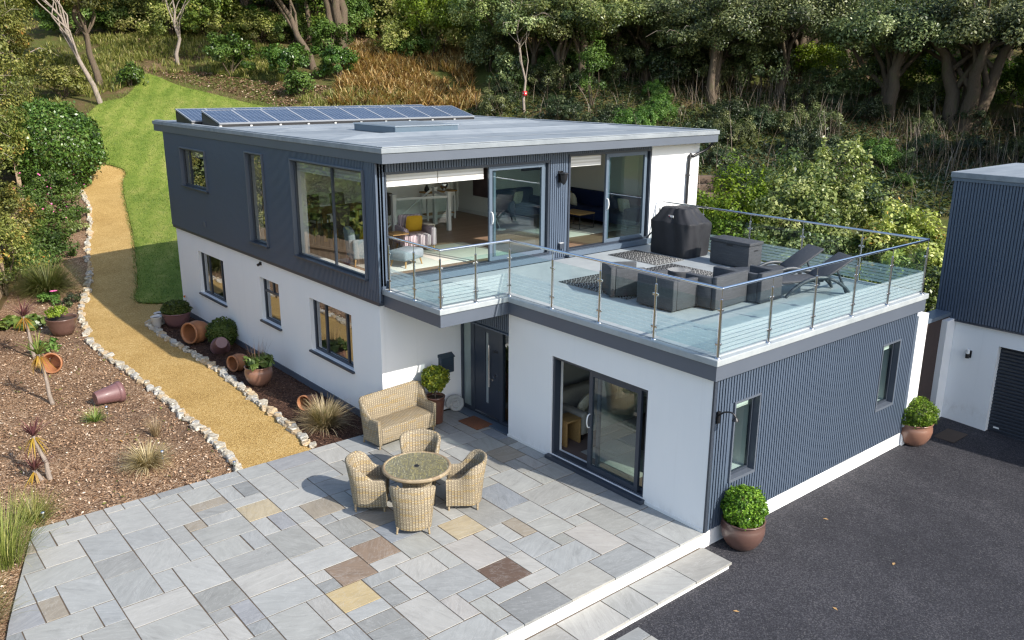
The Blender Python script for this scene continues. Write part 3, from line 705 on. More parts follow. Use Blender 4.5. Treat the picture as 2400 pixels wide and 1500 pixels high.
for (x1, y1), (x2, y2) in (((-8.46, 6.97), (-9.25, 4.4)), ((-9.25, 4.4), (-10.4, -.1))):
    nx_, ny_ = (y2 - y1), -(x2 - x1)      # outward normal (to -x)
    if nx_ > 0: nx_, ny_ = -nx_, -ny_
    left_hp.append((nx_, ny_, nx_ * x1 + ny_ * y1))
X0 = -36 * G_
paving('patio', X0, -.02, 36, 24, 0., SP, left_hp + [(0, 1, 6.99), (1, 0, -.006)], 11)
paving('patio_door_recess', .0, 5.03, 1, 7, 0., [], [(0, 1, 6.985), (1, 0, .29)], 5)
b = MB()
b.prism([(-10.35, .03), (-.004, .03), (-.004, 6.98), (-8.45, 6.98), (-9.22, 4.4)], -.30, -.008); b.prism([(-.003, 5.04), (.29, 5.04), (.29, 6.98), (-.003, 6.98)], -.2, -.008)
tag(b.build('patio_bed_joint', M['joint'], uv=False), kind='structure')
paving('lower_step_tread', -36 * G_ - .05, -.64, 36, 2, -.215, [], [(1, 0, -.06), (0, 1, -.02)], 3, th=.045)
b = MB(); b.box(-10.67, -.61, -.5, -.09, -.03, -.262); tag(b.build('lower_step_riser', M['render']), kind='structure')
b = MB(); b.box(-10.6, -.013, -.4, -.004, .029, -.043); tag(b.build('patio_riser', M['render']), kind='structure')
b = MB(); b.box(-10.6, -.60, -.26, -.10, -.03, -.225); tag(b.build('step_joint', M['joint']), kind='structure')
paving('lower_paving', -2.31 - 30 * G_, -.66 - 6 * G_, 30, 6, -.335, [], [(0, 1, -.70)], 8, th=.02)
# ------------------------------------------------------------------ the house
def rects(u0, u1, z0, z1, ops):
    us = sorted({u0, u1, *[max(u0, min(u1, v)) for o in ops for v in o[:2]]}); zs = sorted({z0, z1, *[max(z0, min(z1, v)) for o in ops for v in o[2:]]})
    for a, b in zip(us, us[1:]):
        run = None
        for c, d in zip(zs, zs[1:]):
            m, n = (a + b) / 2, (c + d) / 2
            if not any(o[0] < m < o[1] and o[2] < n < o[3] for o in ops): yield a, b, c, d
def P3(ax, p, u, z): return (p, u, z) if ax == 'x' else (u, p, z)
def wall(mb, ax, p, th, u0, u1, z0, z1, ops=(), mi=0, ends=True):
    """wall skin on plane ax=p, th deep (sign gives the inward side), with real openings and reveals"""
    for a, b, c, d in rects(u0, u1, z0, z1, ops):
        for q in (p, p + th): mb.face([P3(ax, q, a, c), P3(ax, q, b, c), P3(ax, q, b, d), P3(ax, q, a, d)], mi)
    loops = list(ops) + ([(u0, u1, z0, z1)] if ends else [])
    for a, b, c, d in loops:
        for (ua, za), (ub, zb) in (((a, c), (b, c)), ((b, c), (b, d)), ((b, d), (a, d)), ((a, d), (a, c))):
            mb.face([P3(ax, p, ua, za), P3(ax, p, ub, zb), P3(ax, p + th, ub, zb), P3(ax, p + th, ua, za)], mi)
def ribs(mb, ax, p, out, u0, u1, z0, z1, ops=(), per=.058, mi=0, frac=.68):
    """standing ribs proud of a cladding sheet"""
    n = round((u1 - u0) / per); w = (u1 - u0) / n
    for i in range(n):
        a = u0 + i * w + w * (1 - frac) / 2; b = a + w * frac
        seg = [(z0, z1)]
        for o in ops:
            if o[0] < b and o[1] > a:
                seg = [s for c, d in seg for s in ((c, min(d, o[2])), (max(c, o[3]), d)) if s[1] - s[0] > .004]
        for c, d in seg:
            q = p + out
            mb.face([P3(ax, q, a, c), P3(ax, q, b, c), P3(ax, q, b, d), P3(ax, q, a, d)], mi)
            for e in (a, b): mb.face([P3(ax, p, e, c), P3(ax, q, e, c), P3(ax, q, e, d), P3(ax, p, e, d)], mi)
            for e in (c, d): mb.face([P3(ax, p, a, e), P3(ax, p, b, e), P3(ax, q, b, e), P3(ax, q, a, e)], mi)
def bar(mb, ax, p0, p1, u0, u1, z0, z1, mi=0):
    if ax == 'x': mb.box(min(p0, p1), u0, z0, max(p0, p1), u1, z1, mi)
    else: mb.box(u0, min(p0, p1), z0, u1, max(p0, p1), z1, mi)
def window(parent, ax, p, inn, u0, u1, z0, z1, fw=.05, mull=(), trans=(), m='frame', glass='glass', sill=None, name='window', lights=None, blind=None, label=None, depth=.06):
    """frame with panes; p is the frame's outer plane, inn the inward sign"""
    f = MB(); q = p + inn * depth
    bar(f, ax, p, q, u0, u0 + fw, z0, z1); bar(f, ax, p, q, u1 - fw, u1, z0, z1)
    bar(f, ax, p, q, u0 + fw, u1 - fw, z0, z0 + fw); bar(f, ax, p, q, u0 + fw, u1 - fw, z1 - fw, z1)
    for u in mull: bar(f, ax, p, q, u - fw * .6, u + fw * .6, z0 + fw, z1 - fw)
    for (ua, ub, z) in trans: bar(f, ax, p + inn * .003, q, ua, ub, z - fw * .5, z + fw * .5)
    w = f.build(name, M[m], parent, bevel=.004)
    if label: w['label'] = label
    gl = MB(); gq = p + inn * depth * .5
    gl.face([P3(ax, gq, u0 + fw * .5, z0 + fw * .5), P3(ax, gq, u1 - fw * .5, z0 + fw * .5), P3(ax, gq, u1 - fw * .5, z1 - fw * .5), P3(ax, gq, u0 + fw * .5, z1 - fw * .5)])
    gl.build('pane', M[glass], w)
    if sill:
        s = MB(); bar(s, ax, p + inn * .02, p - inn * sill, u0 - .05, u1 + .05, z0 - .05, z0 - .004); s.build('sill', M[m], w, bevel=.006)
    if blind:
        bl = MB(); bq = p + inn * (depth + .015); bar(bl, ax, bq, bq + inn * .03, u0 + .03, u1 - .03, z1 - blind, z1 - .02); bl.build('blind', M['zebra_blind'], w)
    return w
house = thing('house', 'two storey white and slate grey house with flat roof and glass railed terrace', 'house')
XL, XU, YF, YU, YB = -1.78, -1.86, 7.0, 6.95, 19.05
L1, L2, L3 = (15.40, 17.35, .95, 2.22), (11.84, 12.96, 1.08, 2.22), (8.21, 10.19, .95, 2.22)
b = MB()
wall(b, 'x', XL, .22, YF + .003, YB, .10, 2.78, [L1, L2, L3]); wall(b, 'y', YF, .22, XL + .003, .36, .03, 2.70)
wall(b, 'y', YB, -.22, XL + .004, 8.1, -.3, 2.78); b.build('lower_wall', M['render'], house)
SL_S = (1.32, 3.73, .08, 2.09)
W1, W2 = (.59, 1.24, .77, 2.12), (5.30, 5.95, .83, 2.15)
b = MB()
wall(b, 'x', 0, .3, .0, 5.03, -.035, 2.69, [SL_S]); b.face([(0, 5.03, 0), (.3, 5.03, 0), (.3, 5.03, 2.69), (0, 5.03, 2.69)])
b.build('annexe_front_wall', M['render'], house)
for q in ((.03, 1.27), (3.78, 5.05)): b = MB(); b.box(-.012, q[0], -.03, -.001, q[1], .05); b.build('skirting', M['white_paint'], house)
b = MB(); b.box(XL - .018, YF + .02, -.3, XL - .001, YB, .095); b.build('plinth', M['slate_trim'], house)
b = MB(); b.box(.004, -.002, -.6, 6.58, .25, -.006); b.build('annexe_plinth', M['render'], house)
b = MB(); b.box(6.60, -.045, -.6, 7.03, .30, 2.54); b.build('end_pillar', M['render'], house, bevel=.008)
b = MB(); wall(b, 'y', 0.0, .25, .03, 6.59, .0, 2.69, [W1, W2]); ribs(b, 'y', 0.0, -.020, .07, 6.58, .003, 2.69, [(W1[0] - .03, W1[1] + .03, W1[2] - .05, W1[3] + .03), (W2[0] - .03, W2[1] + .03, W2[2] - .05, W2[3] + .03)], per=.072, frac=.62)
b.build('annexe_cladding', M['slate'], house)
b = MB(); b.box(-.006, -.035, .002, .055, .0, 2.69); b.build('corner_trim', M['frame'], house)
for W in (W1, W2):                                                  # metal liners of the two narrow windows
    b = MB()
    for (x0, x1, z0, z1) in ((W[0] - .03, W[0] + .002, W[2] - .05, W[3] + .03), (W[1] - .002, W[1] + .03, W[2] - .05, W[3] + .03), (W[0] + .002, W[1] - .002, W[2] - .05, W[2] + .002), (W[0] + .002, W[1] - .002, W[3] - .002, W[3] + .03)):
        b.box(x0, -.036, z0, x1, .17, z1)
    b.build('window_surround', M['slate_trim'], house)
for W in (W1, W2):
    window(house, 'y', .08, 1, W[0] + .004, W[1] - .004, W[2] + .004, W[3] - .004, .04, m='frame', glass='glass', blind=.2)
    b = MB(); b.box(W[1] - .012, .15, W[2], W[1] + .0, .42, W[3]); b.box(W[0], .15, W[2] - .01, W[1] - .013, .42, W[2] + .012); b.build('inner_reveal', M['white_paint'], house)
# upper storey cladding, left side
U1, U2, U3 = (15.78, 17.74, 4.08, 5.21), (12.03, 13.06, 3.11, 5.385), (7.29, 10.53, 3.16, 5.395)
b = MB(); wall(b, 'x', XU + .03, .25, YU + .0, 19.15, 2.77, 5.62, [U1, U2, U3]); ribs(b, 'x', XU + .03, -.03, 6.84, 19.14, 2.775, 5.60, [U1, U2, U3], per=.06)
b.build('upper_cladding', M['slate'], house)
for U in (U1, U2, U3):
    b = MB()
    for (y0, y1, z0, z1) in ((U[0], U[0] + .035, U[2], U[3]), (U[1] - .035, U[1], U[2], U[3]), (U[0] + .035, U[1] - .035, U[2], U[2] + .035), (U[0] + .035, U[1] - .035, U[3] - .035, U[3])):
        b.box(XU - .045, y0, z0, XU + .06, y1, z1)
    b.build('upper_window_surround', M['slate_trim'], house, bevel=.004)
    b = MB(); b.box(XU + .115, U[1] - .05, U[2] + .01, XU + .32, U[1] - .002, U[3] - .01); b.box(XU + .115, U[0] + .002, U[2] + .01, XU + .32, U[1] - .052, U[2] + .04); b.build('inner_reveal', M['white_paint'], house)
window(house, 'x', XU + .05, 1, U1[0] + .04, U1[1] - .04, U1[2] + .04, U1[3] - .04, .05, glass='glass_mirror', mull=(17.2, 16.08), sill=.12, blind=.22)
window(house, 'x', XU + .05, 1, U2[0] + .04, U2[1] - .04, U2[2] + .04, U2[3] - .04, .035, glass='glass_mirror', sill=.12, blind=.22)
window(house, 'x', XU + .05, 1, U3[0] + .04, U3[1] - .04, U3[2] + .04, U3[3] - .04, .035, glass='glass_side', mull=(8.74,), sill=.12, blind=.24, label='large corner window with two tall panes')
b = MB(); b.box(-1.85, 6.9, 2.70, -1.60, 19.1, 2.768); b.build('lower_soffit', M['frame'], house)
# lower windows, left side
window(house, 'x', XL + .10, 1, *L1, .055, mull=(16.78, 15.84), glass='glass_low', sill=.16)
window(house, 'x', XL + .10, 1, *L2, .055, mull=(), trans=((L2[0] + .05, L2[1] - .05, 1.86),), glass='glass_low', sill=.16)
b = MB(); bar(b, 'x', XL + .103, XL + .158, 12.37, 12.43, 1.88, 2.17); b.build('window_mullion', M['frame'], house)
window(house, 'x', XL + .10, 1, *L3, .055, mull=(9.6, 8.62), glass='glass_low', sill=.16)
# upper front (terrace side)
D1, D2 = (-1.60, 2.78, 3.20, 5.36), (3.37, 6.22, 3.20, 5.46)
b = MB(); wall(b, 'y', YU + .03, .25, XU + .004, 6.22, 3.0, 5.62, [(D1[0], D1[1], 3.14, D1[3]), (D2[0], D2[1], 3.14, D2[3])])
ribs(b, 'y', YU + .03, -.03, XU + .03, 6.22, 3.08, 5.60, [(D1[0], D1[1], 3.0, D1[3]), (D2[0], D2[1], 3.0, D2[3])], per=.066)
b.build('front_cladding', M['slate'], house)
b = MB(); wall(b, 'y', YU, .25, 6.223, 8.1, 2.2, 5.62); wall(b, 'x', 8.1, -.25, YU + .004, YB + .1, -.6, 5.62, [(7.3, 8.38, 3.3, 5.35)]); b.build('gable_wall', M['render'], house)  # gable opening is added, out of view, to let daylight into the living room
b = MB(); wall(b, 'y', 19.15, -.2, XU + .03, 8.1, 2.77, 5.62); b.build('rear_wall', M['slate'], house)
b = MB(); b.box(-1.62, YU - .12, 3.062, 2.84, YU + .22, 3.195); b.box(3.33, YU - .12, 3.062, 6.26, YU + .22, 3.195); b.build('door_threshold', M['frame_blue'], house, bevel=.006)
def slider(ax, p, inn, u0, u1, z0, z1, leafu, m, fm, parked, hand, blind=None, name='sliding_door'):
    """outer frame, one leaf slid over the fixed pane (leafu), rest open"""
    f = MB(); q = p + inn * .16; w = .055
    bar(f, ax, p, q, u0, u0 + w, z0, z1); bar(f, ax, p, q, u1 - w, u1, z0, z1); bar(f, ax, p, q, u0 + w, u1 - w, z1 - w, z1); bar(f, ax, p, q, u0 + w, u1 - w, z0, z0 + .035)
    d = f.build(name, M[m], house, bevel=.004)
    for k, (a, c, dp) in enumerate(((leafu[0], leafu[1], .012), (parked[0], parked[1], .085))):
        l = MB(); r0, r1 = p + inn * dp, p + inn * (dp + .06); s = .085 if k == 0 else .065
        bar(l, ax, r0, r1, a, a + s, z0 + .04, z1 - w); bar(l, ax, r0, r1, c - s, c, z0 + .04, z1 - w)
        bar(l, ax, r0, r1, a + s, c - s, z0 + .04, z0 + .04 + s); bar(l, ax, r0, r1, a + s, c - s, z1 - w - s, z1 - w)
        lo = l.build('door_leaf', M[fm], d, bevel=.004); g_ = MB(); gq = (r0 + r1) / 2
        g_.face([P3(ax, gq, a + s * .6, z0 + .08), P3(ax, gq, c - s * .6, z0 + .08), P3(ax, gq, c - s * .6, z1 - w - .04), P3(ax, gq, a + s * .6, z1 - w - .04)]); g_.build('pane', M['glass'], lo)
        if k == 0:
            h = MB(); hp = p - inn * .05 if inn > 0 else p + .05; zc = z0 + 1.0; hu = hand
            pts = [P3(ax, r0, hu, zc - .13), P3(ax, r0 - inn * .05, hu, zc - .11), P3(ax, r0 - inn * .075, hu, zc), P3(ax, r0 - inn * .05, hu, zc + .11), P3(ax, r0, hu, zc + .13)]
            h.tube(smooth(pts, 4), .013, 8); h.build('handle', M['white_paint'], lo)
    if blind:
        for (a, c) in blind:
            bl = MB(); bq = p + inn * .17; bar(bl, ax, bq, bq + inn * .02, a, c, z1 - .29, z1 - w); bo = bl.build('blind', M['zebra_blind'], d)
            br = MB(); bar(br, ax, bq - inn * .004, bq + inn * .024, a, c, z1 - .315, z1 - .2905); br.build('bottom_bar', M['white_paint'], bo)
    return d
slider('y', YU, 1, D1[0], D1[1], D1[2], D1[3], (1.03, 2.62), 'frame', 'frame_blue', (1.20, 2.72), 1.075, [(-1.52, -.22), (-.20, .99)])
slider('y', YU, 1, D2[0], D2[1], D2[2], D2[3], (4.62, 6.06), 'frame', 'frame_blue', (4.76, 6.16), 4.665, [(3.43, 4.58)])
# annexe sliding door, its dark sill
slider('x', .03, 1, SL_S[0], SL_S[1], SL_S[2], SL_S[3], (1.50, 2.76), 'frame', 'frame', (1.38, 2.62), 2.72)
b = MB(); b.box(-.11, 1.27, .002, .0, 3.78, .075); b.build('door_sill', M['frame'], house, bevel=.006)
# front door in its recess
XD = .27
b = MB()
for (y0, y1) in ((6.93, 6.995), (6.50, 6.63), (5.52, 5.62), (5.035, 5.10)): bar(b, 'x', XD - .03, XD + .05, y0, y1, .02, 2.60)
bar(b, 'x', XD - .03, XD + .05, 5.10, 6.93, 2.16, 2.60); bar(b, 'x', XD - .03, XD + .05, 6.63, 6.93, .02, .10); bar(b, 'x', XD - .03, XD + .05, 5.10, 5.52, .02, .10); bar(b, 'x', XD - .03, XD + .05, 5.62, 6.50, .02, .05)
fr = b.build('door_frame', M['frame'], house, bevel=.005)
g_ = MB(); g_.face([(XD + .01, 6.6, .08), (XD + .01, 6.95, .08), (XD + .01, 6.95, 2.2), (XD + .01, 6.6, 2.2)]); g_.build('frosted_pane', plain('frosted_glass', (.30, .35, .33), .12, .25, 1.2, spec=.8), fr)
g_ = MB(); g_.face([(XD + .01, 5.08, .08), (XD + .01, 5.54, .08), (XD + .01, 5.54, 2.2), (XD + .01, 5.08, 2.2)]); g_.build('pane', M['glass'], fr)
d = MB(); wall(d, 'x', XD - .015, .05, 5.625, 6.495, .055, 2.155, [(6.02, 6.13, .35, 1.95)]); door = d.build('front_door', plain('door_slate_blue', (.035, .045, .065), .35, .12, 3), house, bevel=.004)
g_ = MB(); g_.face([(XD + .01, 6.01, .34), (XD + .01, 6.14, .34), (XD + .01, 6.14, 1.96), (XD + .01, 6.01, 1.96)]); g_.build('door_glass', plain('door_frosted', (.33, .36, .36), .15, .2, 2, spec=.8), door)
h = MB(); h.tube([(XD - .07, 5.93, .78), (XD - .07, 5.93, 1.72)], .015, 10)
for z in (.88, 1.62): h.tube([(XD - .07, 5.93, z), (XD - .01, 5.93, z)], .009, 8)
h.build('handle', M['chrome'], door)
h = MB(); h.tube([(XD - .016, 5.75, 1.06), (XD - .045, 5.75, 1.06)], .026, 12); h.build('lock', M['chrome'], door)
h = MB(); h.box(XD - .03, 5.82, .93, XD - .016, 5.92, .96); h.build('letter_slot', M['chrome'], door)
h = MB(); h.box(XD - .045, 5.66, .075, XD - .02, 6.46, .105); h.build('weather_bar', M['chrome'], door)
h = MB()
for k, (y, z) in enumerate(((5.78, 1.60), (5.72, 1.60), (5.84, 1.58))):
    h.lathe([(.022, 0), (.030, 0), (.030, .006), (.022, .006), (.022, 0)], 14, M=T(XD - .022, y, z) @ Ry(PI / 2))
h.build('door_numerals', M['black'], door)
b = MB(); wall(b, 'x', .02, .06, 5.034, 6.98, 2.20, 2.70); ribs(b, 'x', .02, -.025, 5.04, 6.98, 2.24, 2.70, per=.062); b.box(-.02, 5.034, 2.17, .10, 6.98, 2.2)
b.build('porch_cladding', M['slate'], house)
b = MB(); b.box(.0, 5.04, .001, .24, 6.98, .018); b.build('door_step', M['frame_blue'], house)
# ---- terrace slab, edge band and fascia
TP = [(-.15, -.15), (6.66, -.15), (6.66, 6.93), (-1.76, 6.93), (-1.76, 4.88), (-.15, 4.88)]
def inset(poly, d):
    n = len(poly); out = []
    for i in range(n):
        p0, p1, p2 = Vector(poly[i - 1]), Vector(poly[i]), Vector(poly[(i + 1) % n])
        a = (p1 - p0).normalized(); c = (p2 - p1).normalized(); na = Vector((-a.y, a.x)); nc = Vector((-c.y, c.x))
        out.append(tuple(p1 + (na + nc) / (1 + na.dot(nc)) * d))
    return out
b = MB(); b.prism(TP, 2.925, 3.03, top=True); tb = b.build('terrace_edge_band', M['grp'], house, bevel=.012)
b = MB(); b.prism(inset(TP, .10), 3.02, 3.055); b.build('terrace_deck', M['grp'], house, bevel=.02)
b = MB(); b.prism(inset(TP, .03), 2.675, 2.93); b.build('terrace_fascia', M['slate_trim'], house, bevel=.004)
# ---- roof
RX0, RX1, RY0, RY1 = -1.91, 8.33, 6.50, 19.86
HX0, HX1, HY0, HY1 = .70, 2.37, 10.13, 11.92                        # the rooflight's opening
def holed(b, x0, y0, x1, y1, z0, z1):
    vs = [(x, y, z) for z in (z0, z1) for (x, y) in ((x0, y0), (x1, y0), (x1, y1), (x0, y1), (HX0, HY0), (HX1, HY0), (HX1, HY1), (HX0, HY1))]
    fs = []
    for i in range(4):
        j = (i + 1) % 4; fs += [(i + 8, j + 8, j + 12, i + 12), (j, i, i + 4, j + 4), (i, j, j + 8, i + 8), (j + 4, i + 4, i + 12, j + 12)]
    return b.mesh(vs, fs)
b = MB(); holed(b, RX0, RY0, RX1, RY1, 5.76, 5.86); roof = b.build('roof', M['roof'], house, bevel=.012)
b = MB(); holed(b, RX0 + .025, RY0 + .025, RX1 - .025, RY1 - .025, 5.565, 5.757); b.build('fascia', M['slate_trim'], roof, bevel=.004)
b = MB()                                                            # raised edge and shallow falls on the roof
b.box(RX0 + .05, RY0 + .05, 5.861, RX1 - .05, RY0 + .22, 5.885); b.box(RX0 + .05, RY0 + .23, 5.861, RX0 + .22, RY1 - .05, 5.885); b.box(RX1 - .22, RY0 + .23, 5.861, RX1 - .05, RY1 - .05, 5.885)
b.build('edge_kerb', M['roof'], roof, bevel=.01)
b = MB()
for y in (9.4, 12.7):
    b.mesh([(-1.5, y - .42, 5.8615), (7.05, y - .5, 5.8615), (7.05, y, 5.945), (-.6, y, 5.945), (-1.5, y + .5, 5.8615), (7.05, y + .5, 5.8615), (7.5, y, 5.8615)], [(0, 1, 2, 3), (3, 2, 5, 4), (1, 6, 2), (2, 6, 5), (0, 3, 4)])
b.build('roof_ridge', M['roof'], roof)
for y in (8.0, 14.0):
    b = MB(); b.box(-1.6, y, 5.8605, 8.0, y + .09, 5.866); b.build('roof_seam', M['roof'], roof)
b = MB()
for q in ((.62, 10.05, 2.45, HY0), (.62, HY1, 2.45, 12.0), (.62, HY0, HX0, HY1), (HX1, HY0, 2.45, HY1)): b.box(q[0], q[1], 5.862, q[2], q[3], 6.02)
rl = b.build('rooflight_kerb', plain('rooflight_blue', (.085, .125, .165), .35, .12, 3), roof, bevel=.01)
b = MB(); b.box(.60, 10.03, 6.022, 2.47, 12.02, 6.05); b.build('rooflight_glass', M['glass_roof'], rl)
# downpipe on the gable end
b = MB(); b.tube(smooth([(8.18, 6.58, 5.56), (8.12, 6.75, 5.36), (7.78, 6.88, 5.2), (7.62, 6.89, 5.0), (7.62, 6.89, 2.4)], 4), .036, 10); dp = b.build('downpipe', M['black'], house)
for z in (3.6, 4.7): c_ = MB(); c_.box(7.575, 6.845, z, 7.665, 6.949, z + .03); c_.build('pipe_clip', M['black'], dp)
# small fittings fixed to the walls
def vent(loc):
    h = MB(); h.box(-.03, -.07, -.07, .0, .07, .07); 
    for k in range(4): h.box(-.035, -.06, -.055 + k * .032, -.03, .06, -.04 + k * .032)
    return h.build('wall_vent', M['slate_trim'], house, loc=loc)
vent((XU - .001, 16.27, 3.15))
# ---- interior
window(house, 'x', 8.0, -1, 7.302, 8.378, 3.302, 5.348, .05, mull=(), glass='glass_clear')  # unseen gable window, added to brighten the upper rooms with sky light
b = MB()
b.box(XU + .3, 7.2, 3.02, 7.84, 18.9, 3.12, 0); b.build('upper_floor', M['plank'], house)
b = MB(); holed(b, XU + .28, 7.2, 7.85, 18.9, 5.52, 5.56); b.build('upper_ceiling', M['ceiling'], house)
b = MB(); b.box(2.2, 13.4, 3.12, 4.55, 13.5, 5.52); b.box(5.38, 12.4, 3.12, 5.48, 14.2, 5.52); b.box(5.48, 12.4, 3.12, 7.84, 12.5, 5.52); b.box(4.5, 14.2, 3.12, 5.4, 14.3, 5.52)
b.box(XU + .3, 14.6, 3.12, 2.2, 14.7, 5.52); b.box(2.2, 13.5, 3.12, 2.3, 14.6, 5.52)
wall(b, 'x', 7.845, -.01, 7.2, 12.4, 3.12, 5.52, [(7.3, 8.38, 3.3, 5.35)])  # inner lining left open for the added gable window
b.build('interior_wall', M['plaster'], house)
b = MB(); b.box(5.355, 12.38, 3.12, 5.379, 14.2, 3.24); b.box(5.48, 12.375, 3.12, 7.84, 12.399, 3.24); b.box(2.2, 13.375, 3.12, 4.55, 13.399, 3.24)
b.box(4.55, 13.36, 3.12, 4.63, 13.52, 5.3); b.box(5.30, 14.10, 3.12, 5.38, 14.19, 5.3); b.build('interior_trim', M['white_paint'], house)
b = MB(); b.box(4.66, 14.17, 3.13, 5.28, 14.199, 5.2); idr = b.build('interior_door', plain('interior_door_paint', (.5, .5, .5), .5, .03, 3), house); b = MB(); b.box(4.72, 14.12, 4.1, 4.8, 14.17, 4.13); b.build('handle', M['black'], idr)
# rooms below
b = MB(); b.box(-1.5, 7.25, -.05, 3.0, 18.8, .06); b.box(.31, .28, -.02, 6.3, 5.0, .075); b.build('lower_floor', plain('carpet', (.16, .105, .085), .95, .15, 10), house)
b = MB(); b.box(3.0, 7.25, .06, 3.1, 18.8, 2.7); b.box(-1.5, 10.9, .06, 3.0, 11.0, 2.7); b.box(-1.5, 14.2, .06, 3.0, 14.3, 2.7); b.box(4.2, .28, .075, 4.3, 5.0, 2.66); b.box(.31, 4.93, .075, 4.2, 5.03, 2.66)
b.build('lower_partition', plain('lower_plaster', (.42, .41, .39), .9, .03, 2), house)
b = MB(); b.box(-1.5, 7.25, 2.66, 3.0, 18.8, 2.69); b.box(.31, .28, 2.62, 4.2, 5.0, 2.66); b.build('lower_ceiling', M['ceiling'], house)

# ------------------------------------------------------------------ terrace railing
rail = thing('terrace_railing', 'stainless steel and glass railing with etched stripes round the terrace', 'railing', (0, 0, 3.03))
front = [(-.05, -.07), (-.05, 1.22), (-.05, 2.48), (-.05, 3.71), (-.05, 4.95)]
notch = [(-.05, 4.95), (-.88, 4.95), (-1.69, 4.95)]
side = [(-1.69, 4.95), (-1.69, 5.82), (-1.69, 6.72)]
right = [(-.05, -.07), (1.26, -.07), (2.54, -.07), (3.83, -.07), (5.11, -.07), (6.5, -.07)]
far = [(6.5, -.07), (6.5, 1.3), (6.5, 2.69), (6.5, 4.07), (6.5, 5.44), (6.5, 6.84)]
runs = [front, notch, side, right, far]
b = MB(); P = [side[2], side[0], notch[0], front[0], right[-1], far[-1]]
for a, c in zip(P, P[1:]): b.tube([(*a, 1.1), (*c, 1.1)], .024, 12)
for a in P: b.mesh(*(lambda bb: ([tuple(v.co) for v in bb.verts], [[v.index for v in f.verts] for f in bb.faces]))((lambda bb: (bmesh.ops.create_uvsphere(bb, u_segments=12, v_segments=8, radius=.024), bb.verts.index_update(), bb)[2])(bmesh.new())), 0, True, 1, T(*a, 1.1))
b.build('handrail', M['chrome'], rail)
seen = {}
for run in runs:
    for p in run:
        if p in seen: continue
        b = MB(); b.tube([(0, 0, 0), (0, 0, .93)], .021, 12); b.tube([(0, 0, .93), (0, 0, 1.09)], .006, 8); b.lathe([(0, .945), (.012, .943), (.021, .93)], 12)
        b.lathe([(.0, .022), (.03, .02), (.048, .008), (.05, 0)], 16)
        seen[p] = b.build('post', M['steel'], rail, loc=(*p, 0))
for run in runs:
    for p, q in zip(run, run[1:]):
        d = Vector((q[0] - p[0], q[1] - p[1], 0)); L = d.length; a = math.atan2(d.y, d.x)
        b = MB(); b.box(.045, -.005, .075, L - .045, .005, .90); b.build('glass_panel', M['rail_glass'], rail, loc=(*p, 0), rotz=a)
        for (pp, s) in ((p, 1), (q, -1)):
            for z in (.22, .76):
                c_ = MB(); c_.rbox(.018 if s > 0 else -.062, -.014, z - .022, .062 if s > 0 else -.018, .014, z + .022, .008)
                c_.build('clamp', M['steel'], seen[pp], rotz=a)
# ------------------------------------------------------------------ solar panels
pw = .848
def solar():
    t = thing('solar_module', 'x', 'solar panel')
    tilt = rad(13); R_ = T(0, 0, .07) @ Rx(tilt)
    b = MB(); b.box(.03, .03, .0, pw - .03, 1.27, .032, M=R_); b.build('cells', M['solar'], t)
    b = MB()
    for q in ((0, 0, pw, .03), (0, 1.27, pw, 1.30), (0, .03, .03, 1.27), (pw - .03, .03, pw, 1.27)): b.box(q[0], q[1], -.004, q[2], q[3], .037, M=R_)
    b.build('frame', M['module_frame'], t)
    b = MB(); z1 = .065 + math.sin(tilt) * 1.3; y1 = math.cos(tilt) * 1.3
    b.mesh([(.012, 0, .0), (.012, y1, .0), (.012, y1, z1 - .03), (.012, 0, .05)], [(0, 1, 2, 3)]); b.mesh([(pw - .012, 0, .0), (pw - .012, y1, .0), (pw - .012, y1, z1 - .03), (pw - .012, 0, .05)], [(0, 1, 2, 3)])
    b.box(.01, y1 - .02, 0, pw - .01, y1, z1 - .03); b.box(.01, 0, 0, pw - .01, .05, .06); b.build('support_tray', M['black'], t)
    b = MB(); b.box(-.02, -.05, 0, .05, .02, .04); b.build('clip', M['silver'], t)
    return t
sp = None
ORD = ['first', 'second', 'third', 'fourth', 'fifth', 'sixth', 'seventh', 'eighth', 'ninth', 'tenth', 'eleventh', 'twelfth', 'thirteenth', 'fourteenth']
for row, (y, x0) in enumerate(((15.2, -1.62), (16.75, -1.80))):
    for k in range(10):
        loc = (x0 + k * pw, y, 5.862)
        lab = f"{ORD[k]} solar panel from the path end, {'front' if row == 0 else 'back'} row on the flat roof"
        if sp is None: sp = solar(); sp.location = loc; sp['label'] = lab; sp['group'] = 'solar panels on the flat roof'
        else: dup(sp, loc, 0, lab)
# ------------------------------------------------------------------ garage
gar = thing('garage', 'white garage with slate ribbed upper cladding and dark roller shutter door', 'garage', (8.9, 0, 0))
b = MB(); wall(b, 'x', 0, .3, -7.5, .55, -.7, 2.06, [(-4.0, -.79, -.7, 1.63)]); wall(b, 'y', .55, -.3, .004, 3.2, -.7, 2.06); b.build('lower_wall', M['render'], gar)
b = MB(); wall(b, 'x', -.05, .3, -7.6, .62, 2.04, 5.14); ribs(b, 'x', -.05, -.03, -7.55, .60, 2.045, 5.12, per=.062); wall(b, 'y', .62, -.3, -.046, 3.2, 2.04, 5.14); b.build('upper_cladding', M['slate'], gar)
b = MB(); b.box(-.085, -7.6, 2.0, -.002, .64, 2.038); b.build('drip_trim', M['frame'], gar)
b = MB(); b.box(-.12, -7.7, 5.13, 3.3, .68, 5.25); b.build('roof', M['roof'], gar, bevel=.01)
b = MB(); b.box(-.10, -7.68, 5.06, 3.25, .66, 5.127); b.build('fascia', M['frame_blue'], gar)
b = MB()
n = 26
